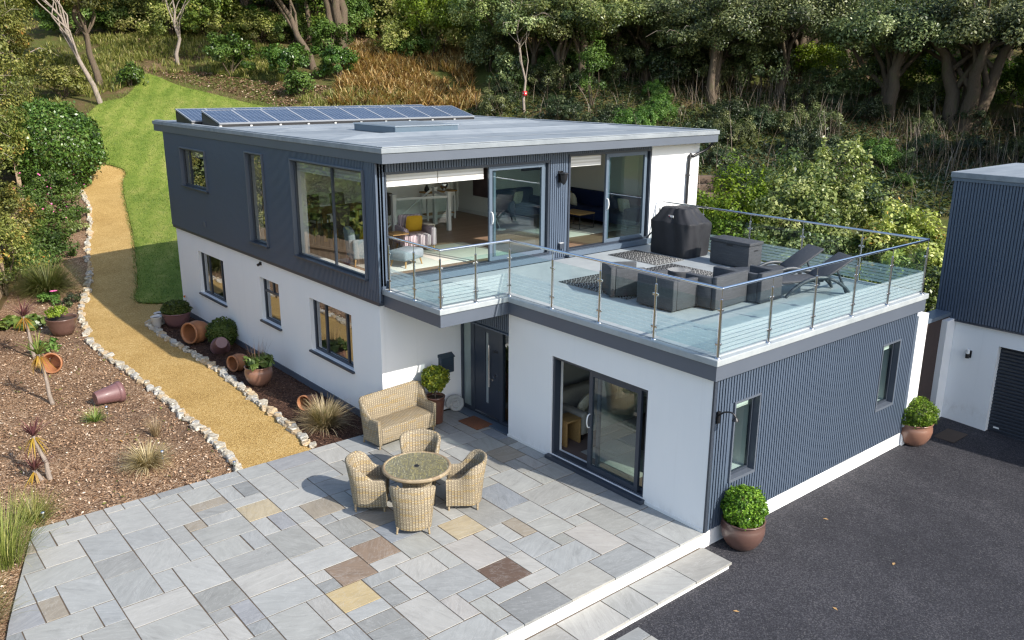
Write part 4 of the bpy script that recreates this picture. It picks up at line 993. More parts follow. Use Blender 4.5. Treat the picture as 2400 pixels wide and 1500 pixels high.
for k in range(n):
    z = -.42 + k * .079
    b.mesh([(.16, -4.0, z), (.16, -.79, z), (.135, -.79, z + .02), (.135, -4.0, z + .02), (.135, -.79, z + .058), (.135, -4.0, z + .058), (.16, -.79, z + .079), (.16, -4.0, z + .079)], [(0, 1, 2, 3), (3, 2, 4, 5), (5, 4, 6, 7)])
sh = b.build('roller_shutter', M['shutter'], gar)
b = MB(); b.box(.12, -3.98, -.44, .18, -.81, -.40); b.build('bottom_seal', M['silver'], sh)
b = MB(); b.box(.1345, -1.02, -.26, .1349, -.90, -.22); b.build('maker_plate', M['white_paint'], sh)
b = MB(); b.box(-.40, .17, -.7, -.002, .52, 2.05); b.build('corner_pier', M['render'], gar, bevel=.008)
# low coping wall between house and garage
rw = thing('retaining_wall', 'low dark retaining wall with grey coping between house and garage', 'wall', (7.3, .3, 0))
b = MB(); b.box(-.25, .0, -.7, 1.6, .25, 2.1); b.build('wall_body', plain('brown_block', (.055, .038, .034), .9, .4, 6, .4, 40), rw)
b = MB(); b.box(-.28, -.04, 2.1, 1.58, .30, 2.19); b.build('coping', M['frame_blue'], rw, bevel=.008)
# ------------------------------------------------------------------ vegetation makers
def crown(P0, R, nc, rc, n, r, squash=.75, low=.15, gap=1.0):
    """leaf points in clumps spread through an uneven crown; returns points, outward normals, tint"""
    c = r.normal(0, 1, (nc, 3)); c /= np.linalg.norm(c, axis=1)[:, None]; c[:, 2] = np.where(c[:, 2] < -low, -c[:, 2] * .6, c[:, 2])
    rad_ = r.uniform(.35, 1, nc) ** .55 * r.uniform(.82, 1.12, nc); C_ = c * rad_[:, None] * np.array(R) + np.array(P0)
    w = r.uniform(.4, 1.6, nc); w /= w.sum(); cnt = np.maximum(3, (w * n).astype(int)); idx = np.repeat(np.arange(nc), cnt)
    d = r.normal(0, 1, (len(idx), 3)); d /= np.linalg.norm(d, axis=1)[:, None]
    rr = rc * r.uniform(.6, 1.25, nc)[idx] * r.uniform(.15, 1, len(idx)) ** .5
    P = C_[idx] + d * rr[:, None] * np.array([1, 1, squash])
    N = d * .6 + c[idx] * .5 + np.array([0, 0, .55])
    tn = np.clip(r.normal(.5, .17, nc)[idx] + r.normal(0, .15, len(idx)), 0, 1)
    return P, N, tn, C_
def limb(a, b, k, r, sag=.12):
    a, b = Vector(a), Vector(b); L = (b - a).length; o = [a]
    for i in range(1, k):
        t = i / k; o.append(a.lerp(b, t) + Vector((r.normal(0, sag * L * .35), r.normal(0, sag * L * .35), sag * L * math.sin(t * PI))))
    return o + [b]
def tree(name, label, cat, loc, seed, H, R, zc, kind, n, leaf, nc=60, rc=.7, stems=1, tr=.2, lean=(0, 0), tm='trunk', group=None, rotz=0, squash=.75, limbs=9, twigs=0, low=.15, spread=.5):
    r = np.random.default_rng(seed); t = thing(name, label, cat, loc, rotz, group)
    top = Vector((lean[0], lean[1], zc)); P, N, tn, C_ = crown(top, R, nc, rc, n, r, squash, low)
    b = MB()
    order = r.permutation(nc)
    for s in range(stems):
        a = 2 * PI * s / stems + r.uniform(0, 1); off = Vector((math.cos(a), math.sin(a), 0)) * (tr * .9 if stems > 1 else 0)
        tp = top + (Vector((math.cos(a) * R[0] * spread, math.sin(a) * R[1] * spread, r.uniform(-.1, .3) * R[2])) if stems > 1 else Vector((0, 0, .2 * R[2])))
        tk = smooth([tuple(p) for p in limb(off + Vector((0, 0, -.4)), tp, 5, r, .05)], 2) if False else limb(off + Vector((0, 0, -.4)), tp, 6, r, .07)
        rs = [tr * (1.25 - 1.0 * i / 6) for i in range(7)]; b.tube(tk, rs, 9)
        for q in range(limbs // stems):
            i0 = r.integers(2, 6); e = C_[order[(s * 7 + q) % nc]]; b.tube(limb(tk[i0], e, 4, r, .14), [rs[i0] * .55, rs[i0] * .42, rs[i0] * .3, rs[i0] * .2, .012], 6)
    if n: leaves_obj('crown', P, leaf, M['l_' + kind], t, r, normals=N, tint=tn)
    if twigs:
        for q in range(twigs):
            e = Vector(C_[r.integers(nc)]); d = (e - top); d = d.normalized() if d.length > .1 else Vector((0, 0, 1)); e2 = e + d * r.uniform(.3, 1.0) + Vector((r.normal(0, .35), r.normal(0, .35), r.uniform(-.1, .5)))
            b.tube(limb(e - d * .5, e2, 3, r, .2), [.022, .016, .011, .005], 4, 1, cap=False)
    b.build('trunk', [M[tm], M['trunk_pale']], t, uv=False)
    return t
def shrub(name, label, cat, loc, seed, R, kind, n, leaf, nc=30, rc=.35, zc=None, group=None, squash=.85, spikes=0, flowers=None, low=.5):
    r = np.random.default_rng(seed); t = thing(name, label, cat, loc, 0, group); zc = R[2] * .8 if zc is None else zc
    P, N, tn, C_ = crown((0, 0, zc), R, nc, rc, n, r, squash, low)
    if spikes:                                                     # upright shoots standing out of the outline
        ex = []
        for q in range(spikes):
            c = C_[r.integers(nc)]; 
            if c[2] < zc: c = c + np.array([0, 0, zc - c[2]])
            hgt = r.uniform(.35, .95) * R[2] * .5; m_ = 60
            tt = r.uniform(0, 1, m_); ex.append(np.stack([c[0] + r.normal(0, .08, m_) * (1.2 - tt) + (tt * r.normal(0, .15)), c[1] + r.normal(0, .08, m_) * (1.2 - tt), c[2] + .1 + tt * hgt], 1))
        ex = np.concatenate(ex); P = np.concatenate([P, ex]); N = np.concatenate([N, np.tile([0, 0, .6], (len(ex), 1))]); tn = np.concatenate([tn, np.clip(r.normal(.72, .15, len(ex)), 0, 1)])
    b = MB()
    for q in range(5):
        e = C_[q]; b.tube(limb((r.normal(0, .06), r.normal(0, .06), -.1), e, 3, r, .1), [.04, .03, .02, .008], 5)
    b.build('stem', M['trunk_dark'], t, uv=False)
    leaves_obj('foliage', P, leaf, M['l_' + kind], t, r, normals=N, tint=tn)
    if flowers:
        fm, fn, fs = flowers; idx = r.integers(0, len(P), fn); leaves_obj('blossom', P[idx] + N[idx] * .06, fs, M[fm], t, r, normals=N[idx], aspect=.9)
    return t
def blades(n, L, w, th, droop, r, base=.04, m=5, twist=.0, Lv=.3, z0=0, fold=False):
    """arching strips; th = (lo, hi) start angle from upright, droop = extra bend at the tip"""
    V = []; ph = r.uniform(0, 2 * PI, n); t0 = r.uniform(th[0], th[1], n); dr = r.uniform(droop[0], droop[1], n); Ls = L * r.uniform(1 - Lv, 1 + Lv, n); ws = w * r.uniform(.7, 1.3, n)
    b0 = base * np.sqrt(r.uniform(0, 1, n)); x = b0 * np.cos(ph); y = b0 * np.sin(ph); z = np.full(n, float(z0)); side = np.stack([-np.sin(ph), np.cos(ph), np.zeros(n)], 1)
    pts = []; ctr = np.stack([x, y, z], 1)
    for i in range(m + 1):
        f = i / m; wd = ws * (1 - f ** 2.2) * (.55 + .45 * min(1, f * 4)) * .5 + .0006
        pts.append((ctr - side * wd[:, None], ctr + side * wd[:, None]))
        a = t0 + dr * ((i + .5) / m) ** 1.4; st = (Ls / m)[:, None]
        ctr = ctr + np.stack([np.sin(a) * np.cos(ph), np.sin(a) * np.sin(ph), np.cos(a)], 1) * st
    for i in range(m): V.append(np.stack([pts[i][0], pts[i][1], pts[i + 1][1], pts[i + 1][0]], 1))
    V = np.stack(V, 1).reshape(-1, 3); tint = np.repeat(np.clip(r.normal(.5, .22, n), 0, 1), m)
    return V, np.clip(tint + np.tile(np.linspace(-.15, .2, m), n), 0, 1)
def tuft(name, parent, kind, seed, *sets, loc=None):
    r = np.random.default_rng(seed); V = []; Tn = []
    for s in sets:
        v, tn = blades(r=r, **s); V.append(v); Tn.append(tn)
    o = bpy.data.objects.new(name, leaf_mesh(name, np.concatenate(V), np.concatenate(Tn), M['l_' + kind])); COL.objects.link(o)
    if parent is not None: o.parent = parent
    if loc is not None: o.location = loc
    return o
def G(x, y, off=0): return (x, y, ground(x, y) + off)

# ---------------- trees that can be told apart
t = tree('holm_oak', 'spreading evergreen tree with two stout trunks on the dark bank', 'tree', G(41.5, 19.2), 1, 9, (4.9, 4.9, 2.9), 4.4, 'holm', 30000, .185, 120, .85, 2, .38, spread=.35, rotz=.5, limbs=14, twigs=30); HOLM_A = t
t = tree('holm_oak', 'large evergreen tree with four splayed trunks, above the garage', 'tree', G(43.6, 15.4), 2, 10, (5.3, 5.3, 3.3), 5.2, 'holm', 32000, .185, 120, .9, 4, .42, spread=.5, limbs=16, twigs=20, tm='trunk'); HOLM_B = t
t = tree('holm_oak', 'evergreen tree with paired leaning trunks at the far edge of the bank', 'tree', G(46.4, 12.2), 3, 10, (5.2, 5, 3.3), 5.4, 'holm', 30000, .185, 110, .9, 2, .40, lean=(1.0, -.8), spread=.4, limbs=14)
t = tree('evergreen_tree', 'dark evergreen tree with bare pale twigs hanging from its crown', 'tree', G(35.2, 27.4), 4, 9, (4.4, 4.4, 3.8), 4.2, 'holm', 30000, .17, 120, .8, 2, .26, spread=.3, limbs=14, twigs=170); TWIG = t
t = tree('evergreen_tree', 'tall olive green evergreen tree behind the red tagged sapling', 'tree', G(29.5, 33.6), 5, 9, (4.0, 4.0, 4.0), 4.2, 'varieg', 26000, .165, 120, .75, 1, .24, limbs=12, twigs=60); OLIVE = t
t = tree('evergreen_tree', 'dense dark green evergreen tree beside the twiggy one', 'tree', G(39.0, 25.2), 6, 9, (4.6, 4.6, 4.0), 4.3, 'holm', 32000, .17, 124, .85, 1, .3, limbs=12); DARK = t
t = tree('sapling', 'thin crooked pale sapling with a red tag on its stem', 'tree', G(24.2, 33.1), 7, 6, (1.5, 1.5, 1.5), 5.0, 'holm', 2600, .17, 26, .5, 1, .075, lean=(-.1, .5), tm='trunk_pale', limbs=6, twigs=10)
b = MB(); b.rbox(-.11, -.11, .98, .11, .11, 1.24, .03); b.box(-.115, -.04, 1.07, -.1105, .04, 1.15, 1); b.box(-.04, -.115, 1.07, .04, -.1105, 1.15, 1); b.build('tag', [M['red'], M['white_paint']], t)
t = tree('young_oak', 'yellow green broadleaf tree with a leaning mossy trunk above the solar panels', 'tree', G(18.0, 48.2), 8, 9, (3.8, 3.8, 3.4), 5.3, 'oak', 24000, .18, 100, .75, 1, .22, lean=(-2.3, 2.0), limbs=12); OAK = t
t = tree('ivy_clad_tree', 'thick trunked tree wrapped in dry ivy behind the laurel bushes', 'tree', G(21.5, 51.3), 9, 10, (3.2, 3.2, 3.2), 7.5, 'oak', 9000, .22, 50, .9, 3, .33, spread=.25, limbs=9)
t = tree('birch_tree', 'leaning bare pale tree with forked trunk at the edge of the lawn', 'tree', G(4.2, 48.7), 10, 8, (1.9, 1.7, 2.2), 6.4, 'autumn', 420, .17, 26, .6, 1, .135, lean=(-2.2, 1.9), tm='trunk_pale', spread=.25, limbs=8, twigs=150)
t = tree('brown_tree', 'lichen brown tree with orange green leaves just behind the leaning bare tree', 'tree', G(5.4, 53.0), 11, 8, (3.4, 3.4, 2.9), 5.3, 'autumn', 19000, .17, 84, .75, 1, .2, lean=(-1.2, 1.0), limbs=11, twigs=20); BROWN = t
t = tree('bare_tree', 'small leafless tree with a tangle of silvery twigs above the grass slope', 'tree', G(10.9, 54.4), 12, 6, (2.6, 2.6, 1.5), 4.6, 'autumn', 350, .16, 40, .6, 1, .12, lean=(.3, .2), tm='trunk_pale', limbs=9, twigs=230)
t = shrub('lime_bush', 'bright yellow green bush glowing above the orange bracken', 'bush', G(25.6, 45.2), 13, (2.5, 2.5, 2.1), 'lime', 11000, .17, 60, .6, zc=3.3, low=.7)
t = shrub('lime_bush', 'narrow upright light green bush left of the twiggy evergreen', 'bush', G(28.2, 31.3), 14, (.9, .9, 2.6), 'shrub', 4200, .16, 32, .45)
# ---------------- the wood behind: alike trees, copied
protos_w = [DARK, HOLM_A, OAK, OLIVE, BROWN, DARK, TWIG]
lab = {id(DARK): 'tall dark evergreen in the wood that closes the top of the hill', id(HOLM_A): 'broad evergreen oak in the wood that closes the top of the hill', id(OAK): 'yellow green broadleaf tree in the wood that closes the top of the hill',
       id(OLIVE): 'olive green evergreen in the wood that closes the top of the hill', id(BROWN): 'autumn leaved tree in the wood that closes the top of the hill', id(TWIG): 'twiggy evergreen in the wood that closes the top of the hill'}
grp = {'dark': 'trees of the wood'}
def wood(s, tau, k, sc):
    x, y = .6 * s + .8 * tau, .8 * s - .6 * tau
    c = dup(k, G(x, y, -.2), 0, lab[id(k)], 'trees of the wood, ' + lab[id(k)].split(' in the')[0], (sc * rnd.uniform(.9, 1.15), sc * rnd.uniform(.9, 1.15), sc), (rnd.uniform(-.05, .05), rnd.uniform(-.05, .05), rnd.uniform(0, 6.28)))
    c.name = k.name.split('.')[0]
for tau in range(-26, 40, 5):
    far = tau < -8
    if -11.5 < tau < -2.5: continue                                 # a clearing round the lime bush
    k = rnd.choice([BROWN, OAK, OLIVE] if far else [DARK, HOLM_A, OLIVE, DARK] if tau > 2 else [OLIVE, DARK, OAK])
    wood(50 + rnd.uniform(-1.5, 2.5) + (8 if far else 0), tau + rnd.uniform(-1.3, 1.3), k, rnd.uniform(.85, 1.1))
for tau in range(-38, 52, 6): wood(61 + rnd.uniform(-2, 3), tau + rnd.uniform(-2, 2), rnd.choice([DARK, OLIVE, OAK] if tau < 0 else [DARK, HOLM_A]), rnd.uniform(1.05, 1.35))
for tau in range(-48, 62, 8): wood(76 + rnd.uniform(-3, 3), tau + rnd.uniform(-2, 2), rnd.choice([DARK, HOLM_A, OAK]), rnd.uniform(1.3, 1.7))
for (s, tau, k, sc) in ((46.5, 8, DARK, .85), (45, 2, OLIVE, .9), (47.5, .5, OLIVE, .8), (46, 14.5, DARK, .9), (49, 19, HOLM_A, 1.), (44, 12, TWIG, .75), (47, 6, TWIG, .8)): wood(s, tau, k, sc)
UND = []; UNDC = ['dark evergreen', 'mid green', 'tawny', 'yellow green', 'ivy covered']
for kd, sd, R, lb in (('holm', 201, (2.2, 2.2, 1.9), 'dark evergreen undergrowth bush among the trunks of the wood'), ('shrub', 202, (1.9, 1.9, 1.6), 'mid green undergrowth bush among the trunks of the wood'), ('wildgrass', 203, (1.9, 1.9, 1.4), 'tawny undergrowth bush among the trunks of the wood'), ('oak', 204, (2.0, 2.0, 1.9), 'yellow green undergrowth bush among the trunks of the wood'), ('ivy', 205, (2.1, 2.1, 1.6), 'low dark ivy covered mound on the bank below the trees')):
    UND.append((shrub('undergrowth_bush', lb, 'bush', G(0, 0), sd, R, kd, 6500, .17, 60, .5, low=.6, group=lb.split(' among')[0].split(' on the')[0] + 's'), [True]))
def under(x, y, k, sc, lb=None, gr=None):
    o, f = UND[k]; p = G(x, y, -.1)
    if f[0]: o.location = p; o.rotation_euler.z = rnd.uniform(0, 6); o.scale = (sc, sc, sc); f[0] = False
    else: c = dup(o, p, rnd.uniform(0, 6), lb and UNDC[k] + lb, gr and UNDC[k] + ' ' + gr, (sc * rnd.uniform(.85, 1.2), sc * rnd.uniform(.85, 1.2), sc * rnd.uniform(.85, 1.15))); c.name = 'undergrowth_bush'
for s_, t0, t1, st in ((53, -30, 34, 3.0), (58, -34, 42, 3.4), (66, -40, 50, 4.2), (74, -46, 56, 5)):
    tau = t0
    while tau < t1:
        s2 = s_ + rnd.uniform(-1.5, 1.5) + (5 if tau < -8 and s_ < 55 else 0); x, y = .6 * s2 + .8 * tau, .8 * s2 - .6 * tau
        under(x, y, rnd.choice([0, 0, 0, 1] if tau > 8 else [0, 1, 1, 2, 3] if tau > -10 else [1, 2, 2, 3, 1]), rnd.uniform(.8, 1.35) * (1.25 if s_ > 60 else 1)); tau += st * rnd.uniform(.7, 1.3)
for (x, y, k, sc) in ((36.5, 29.5, 0, .9), (38.6, 26.2, 0, 1.0), (40.6, 22.6, 0, .9), (42.8, 21.2, 0, .8), (44.6, 18.0, 0, .7), (33.0, 33.2, 0, .8), (30.4, 36.6, 1, .8), (45.6, 21, 3, 1.1), (47, 17.6, 3, 1.1), (49, 14, 3, 1.2), (27.2, 40.5, 0, .9), (24.3, 45.8, 1, .7), (29, 43, 2, .8), (48.5, 9.5, 0, 1.1), (45.5, 7.8, 0, 1.0)): under(x, y, k, sc)
bk = random.Random(77); nb = 0
while nb < 70:                                                      # low bushes that break up the bank
    x, y = bk.uniform(18, 48), bk.uniform(6, 38)
    if not inside((x, y), [(21.4, 34.4), (26.8, 37.4), (33.5, 33.3), (36.5, 27.5), (40.5, 22.4), (43.5, 15.5), (46, 9), (38, 7.0), (28.5, 13.6), (21.6, 18.7), (19, 25)]): continue
    under(x, y, bk.choice([4, 4, 0, 4, 1] if x < 33 else [4, 4, 4, 0]), bk.uniform(.28, .62), ' low bush scattered on the slope of the bank behind the house', 'bushes on the bank'); nb += 1
for (x, y, sd, lb) in ((48.0, 20.5, 241, 'sunlit yellow green bush seen between the two trunk holm oak and the four trunk one'), (50.5, 16.0, 242, 'sunlit yellow green bush glimpsed behind the four splayed trunks'), (44.0, 25.5, 243, 'sunlit yellow green bush glimpsed low in the gap left of the two trunk oak')):
    shrub('lime_bush', lb, 'bush', G(x, y), sd, (2.2, 2.2, 1.5), 'lime', 5000, .19, 44, .6)
for (x, y, k, sc) in ((38.5, 4.0, HOLM_B, 1.05), (46, 3.0, HOLM_A, 1.15), (52, 7.5, HOLM_B, 1.1), (32, -3, DARK, 1.0), (40, -5, DARK, 1.15)):
    c = dup(k, G(x, y, -.2), rnd.uniform(0, 6), 'evergreen tree standing beyond the garage at the foot of the bank', 'trees beyond the garage', sc); c.name = 'evergreen_tree'
# ---------------- trees and bushes along the left boundary
t = tree('boundary_tree', 'autumn tinted tree overhanging the timber fence, nearest the planted bed', 'tree', G(-7.6, 25.3), 20, 5, (2.0, 2.3, 1.9), 2.7, 'autumn', 17000, .11, 100, .45, 2, .09, limbs=10, twigs=25, low=.6); AUT = t
for i, (x, y, sc, lb) in enumerate(((-7.0, 30.0, 1.1, 'autumn tinted tree behind the fence, second along the boundary'), (-5.3, 34.8, 1.2, 'autumn tinted tree behind the fence, opposite the flowering bush'), (-3.6, 40.5, 1.25, 'tall autumn tinted tree towering behind the clipped evergreen dome'), (-1.8, 47.0, 1.45, 'autumn tinted tree where the boundary meets the grass slope'))):
    c = dup(AUT, G(x, y), i * 1.7, lb, None, (sc, sc, sc * 1.15))
for (x, y, k, sc, lb) in ((-15.5, 12, OAK, .8, 'x'), (-14.5, 19, BROWN, .85, 'x'), (-13, 26, OAK, .85, 'x'), (-11, 33.5, BROWN, .9, 'x'), (-8, 41, OAK, 1.0, 'x'), (-4.5, 51, BROWN, 1.1, 'x'), (-.5, 57, OAK, 1.05, 'x')):
    c = dup(k, G(x, y), rnd.uniform(0, 6), 'garden tree in the neighbouring hedge line beyond the timber fence', 'trees beyond the fence', sc); c.name = 'garden_tree'
for (x, y, k, sc) in ((-12.4, 15, 3, 1.5), (-11.9, 18.5, 0, 1.5), (-11.2, 21.5, 3, 1.6), (-10.8, 25, 1, 1.5), (-9.8, 28.5, 3, 1.6), (-8.4, 32, 0, 1.5), (-14.0, 23, 3, 2.1), (-14.6, 17, 0, 2.1), (-11.4, 30, 3, 2.0), (-7.2, 36.5, 3, 1.4), (-5.2, 43, 1, 1.4), (-2.6, 49.5, 3, 1.3)): under(x, y, k, sc, ' bush in the neighbouring hedge beyond the timber fence', 'bushes of the hedge beyond the fence')
shrub('overhanging_shrub', 'autumn tinted shrub spilling over the fence beside the big grass mound', 'bush', G(-5.75, 25.0), 231, (1.15, 1.2, 1.1), 'autumn', 7000, .10, 60, .36, zc=1.5, low=.9, spikes=6)
shrub('overhanging_shrub', 'autumn tinted shrub covering the fence behind the straggly shrub', 'bush', G(-4.85, 28.9), 232, (1.2, 1.3, 1.25), 'autumn', 7500, .11, 60, .36, zc=1.6, low=.9, spikes=6)
shrub('flowering_bush', 'tall bush dotted with pink and white flowers beside the fence', 'bush', G(-2.75, 31.6), 25, (1.25, 1.35, 1.35), 'shrub', 15000, .095, 80, .34, zc=1.35, flowers=('pink', 170, .075), low=.85)
shrub('green_shrub', 'low bright green shrub at the foot of the flowering bush', 'bush', G(-3.85, 27.9), 26, (1.15, 1.1, .75), 'shrub', 6000, .10, 40, .3, low=.6)
shrub('green_shrub', 'straggly green shrub with orange blooms against the timber fence', 'bush', G(-4.8, 26.4), 27, (.95, .9, .65), 'shrub', 3800, .10, 30, .28, flowers=('orange', 8, .09), low=.6)
shrub('small_shrub', 'small leafy green shrub by the far stones of the path', 'bush', G(-1.5, 32.9), 28, (.6, .6, .42), 'laurel', 1800, .08, 18, .2)
shrub('lavender', 'grey green lavender cushion beside the upper path', 'plant', G(-1.95, 31.0), 29, (.42, .42, .30), 'varieg', 1100, .07, 14, .16)
shrub('lavender', 'small dark lavender cushion next to the bowl planter', 'plant', G(-4.3, 22.3), 30, (.36, .36, .22), 'ivy', 1100, .06, 14, .13)
for (x, y, R, sd, lb) in ((15.5, 46.8, (1.9, 1.8, 1.5), 31, 'glossy green laurel bush at the foot of the leaning mossy trunk'), (18.2, 45.2, (1.5, 1.5, 1.3), 32, 'glossy green laurel bush beside the orange bracken'), (14.6, 43.8, (.8, .8, .9), 33, 'small glossy laurel growing low in front of the larger laurels'), (6.9, 51.9, (.75, .75, .75), 34, 'small dark laurel on the lawn crest'), (12.9, 50.2, (1.7, 1.7, 1.5), 35, 'dark laurel bush under the bare twiggy tree')):
    shrub('laurel_bush', lb, 'bush', G(x, y), sd, R, 'laurel', int(2600 * R[0] * R[0]) + 900, .17, 30, .45)
for (x, y, R, sd, kd, lb) in ((20.2, 49.5, (1.6, 1.6, 1.6), 36, 'shrub', 'mid green bush against the ivy clad trunk'), (23.2, 46.0, (1.6, 1.4, 1.5), 37, 'wildgrass', 'pale olive scrub bush rising out of the bracken'), (31.5, 36.2, (1.8, 1.8, 1.6), 38, 'varieg', 'silvery olive bush under the tall evergreen behind the sapling'), (26.0, 36.8, (1.4, 1.4, 1.6), 39, 'holm', 'dark bush between the bracken and the tagged sapling'), (34.2, 30.6, (1.7, 1.7, 1.7), 40, 'ivy', 'dark ivy covered bush on the shaded bank'), (2.8, 51.5, (1.5, 1.5, 1.2), 41, 'wildgrass', 'tawny grassy bush beside the leaning bare tree')):
    shrub('scrub_bush', lb, 'bush', G(x, y), sd, R, kd, 3600, .18, 34, .5)
# ---------------- bushes behind the terrace
shrub('lime_laurel', 'yellow green laurel with upright shoots behind the covered barbecue', 'bush', (12.8, 9.1, -.2), 50, (1.35, 1.3, 2.2), 'lime', 8500, .12, 60, .45, zc=2.7, spikes=26, low=.9)
shrub('variegated_bush', 'tall grey green variegated bush rising above the terrace railing', 'bush', (15.2, 7.6, -.3), 51, (2.7, 2.5, 2.5), 'varieg', 26000, .14, 130, .45, zc=2.8, spikes=44, low=.9)
shrub('rhododendron', 'rounded rhododendron with rusty new leaves beside the garage', 'bush', (15.0, 4.5, -.3), 52, (1.55, 1.5, 1.9), 'rhodo', 12500, .14, 90, .36, zc=2.0, low=.9, spikes=8)
shrub('dark_bush', 'dark glossy bush filling the gap between terrace and garage', 'bush', (12.8, 3.0, -.4), 53, (1.25, 1.5, 1.5), 'laurel', 7500, .11, 50, .4, zc=1.4, low=.9)
shrub('olive_bush', 'low olive bush below the terrace railing behind the loungers', 'bush', (11.4, 5.9, -.3), 54, (1.6, 1.8, 1.3), 'holm', 11000, .11, 70, .4, zc=1.7, low=.9)
# ---------------- ground cover
r = np.random.default_rng(90)
IVY = [(21.4, 35.4), (26.8, 38.4), (33.5, 34.3), (36.5, 28.5), (40.5, 23.4), (42.5, 19.5), (44.5, 15.5), (49.5, 12.5), (50, 2), (34, 1.5), (27.5, 11.6), (20.6, 16.7), (17, 23), (20, 29)]
scatter('ivy_cover', IVY, 42000, .22, M['l_ivy'], .12, 91, .75)
def stand(name, poly, n, kind, seed, L, w, th, droop, m=4, per=1, base=.1, dens=None):
    r = np.random.default_rng(seed); xs = [p[0] for p in poly]; ys = [p[1] for p in poly]; V = []; Tn = []; k = 0
    while k < n:
        x = r.uniform(min(xs), max(xs)); y = r.uniform(min(ys), max(ys))
        if not inside((x, y), poly) or (dens and r.random() > dens(x, y)): continue
        v, tn = blades(per, L * r.uniform(.7, 1.2), w, th, droop, r, base, m); V.append(v + np.array([x, y, ground(x, y)])); Tn.append(np.clip(tn + r.normal(0, .15), 0, 1)); k += 1
    o = bpy.data.objects.new(name, leaf_mesh(name, np.concatenate(V), np.concatenate(Tn), M['l_' + kind])); COL.objects.link(o); o['kind'] = 'stuff'
    return o
stand('dry_stems', IVY, 1700, 'drystem', 92, 1.9, .030, (0, .55), (0, .7), 4, 1, dens=lambda x, y: (.12 if x < 33 else 1) * (noise.noise(Vector((x * .3, y * .3, 9))) > -.15))
stand('bramble_stems', IVY, 1100, 'drystem', 93, 1.2, .03, (.2, 1.1), (.2, 1.4), 4, 2)
BRK = [(15.2, 41.1), (17.8, 44.2), (20.5, 48), (23.5, 51.6), (27.0, 50.0), (29.1, 45.5), (25.5, 40.2), (22.4, 35.2), (18.5, 38.2)]
stand('bracken', BRK, 1500, 'bracken', 94, .80, .085, (.2, 1.1), (.3, 1.3), 4, 9, .12, dens=lambda x, y: .25 + .75 * (noise.noise(Vector((x * .35, y * .35, 2))) > -.1))
stand('hill_grass', [(13.2, 41.3), (16.2, 38.0), (19.2, 36.0), (21, 39), (17, 42.6), (14.4, 43.3)], 300, 'wildgrass', 95, .5, .04, (.1, .7), (.2, .9), 3, 8, .15)
SLOPE = [(8.6, 53.2), (3.2, 50), (1.5, 47.2), (1.4, 42.6), (-1.5, 46), (-2, 56), (6, 66), (16, 62), (19, 52), (15, 46.5), (12.5, 50.5)]
stand('slope_grass', SLOPE, 2600, 'wildgrass', 96, .45, .045, (.1, .8), (.2, .9), 3, 7, .2, dens=lambda x, y: .2 + .8 * (noise.noise(Vector((x * .25, y * .25, 5))) > -.05))
scatter('leaf_litter', [(8.1, 54.3), (9.8, 50.6), (11.2, 48.2), (12.6, 44.6), (13.4, 41.2), (16.6, 38.4), (18.5, 41.5), (16.5, 44.5), (13.9, 48.3), (11.8, 51.8)], 4500, .16, M['l_litter'], .04, 97, .5)
scatter('fallen_leaves', [(-3, 52), (3.2, 47.6), (2.2, 41), (.5, 39.8), (-5, 44)], 1600, .15, M['l_litter'], .04, 98, .5)
scatter('woodland_floor', [(8, 56), (30, 50), (48, 22), (60, 28), (40, 62), (14, 72)], 9000, .30, M['l_litter'], .06, 99, .6)
t = thing('tree_tag_post', 'x', 'post') if False else None
stand('straw_litter', [(-8.4, 7.6), (-6.6, 9), (-6.2, 17), (-7.4, 20), (-9.6, 14), (-12, 9)], 420, 'drygrass', 251, .22, .008, (1.2, 1.55), (-.1, .2), 2, 1, .0)
stand('bed_weeds', [(-8.2, 7.6), (-5.2, 7.6), (-5.2, 17), (-6.6, 21), (-9.6, 14)], 26, 'shrub', 252, .10, .022, (.3, 1.3), (.1, .7), 2, 9, .03)
# ---------------- lawn edge and planting bed
def cover(name, pts, kind, seed, L, w, th, droop, m=2, tmul=.8):
    r = np.random.default_rng(seed); n = len(pts); V, tn = blades(n, L, w, th, droop, r, .01, m); V = V.reshape(n, -1, 3) + np.array(pts)[:, None, :]
    o = bpy.data.objects.new(name, leaf_mesh(name, V.reshape(-1, 3), np.clip(tn * tmul + np.repeat(r.normal(.1, .1, n), m), 0, 1), M['l_' + kind])); COL.objects.link(o); o['kind'] = 'stuff'
def poly_pts(poly, n, seed, off):
    r = random.Random(seed); xs = [p[0] for p in poly]; ys = [p[1] for p in poly]; o = []
    while len(o) < n:
        x, y = r.uniform(min(xs), max(xs)), r.uniform(min(ys), max(ys))
        if inside((x, y), poly): o.append((x, y, ground(x, y) + off))
    return o
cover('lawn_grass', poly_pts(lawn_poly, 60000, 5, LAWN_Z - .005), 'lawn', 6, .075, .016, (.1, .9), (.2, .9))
ep = []
for line_, sp_, k_ in ((smooth(LAWN_L), .012, 1), (smooth(LAWN_B), .008, 6)):
    for p, a in walk(line_, sp_):
        q = rnd.gauss(0, .06 * k_); x, y = p.x + q, p.y + rnd.gauss(0, .05 * k_); ep.append((x, y, ground(x, y) + LAWN_Z - .06))
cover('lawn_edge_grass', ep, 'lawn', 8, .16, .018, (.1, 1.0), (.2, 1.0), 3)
def grass(label, cat, x, y, seed, kind, *sets, group=None, z=None, name='ornamental_grass'):
    t = thing(name, label, cat, (x, y, (ground(x, y) + BED_Z) if z is None else z), 0, group); tuft('blades', t, kind, seed, *sets); return t
S_ = lambda n, L, w, th, dr, base=.05, m=5, z0=0: dict(n=n, L=L, w=w, th=th, droop=dr, base=base, m=m, z0=z0)
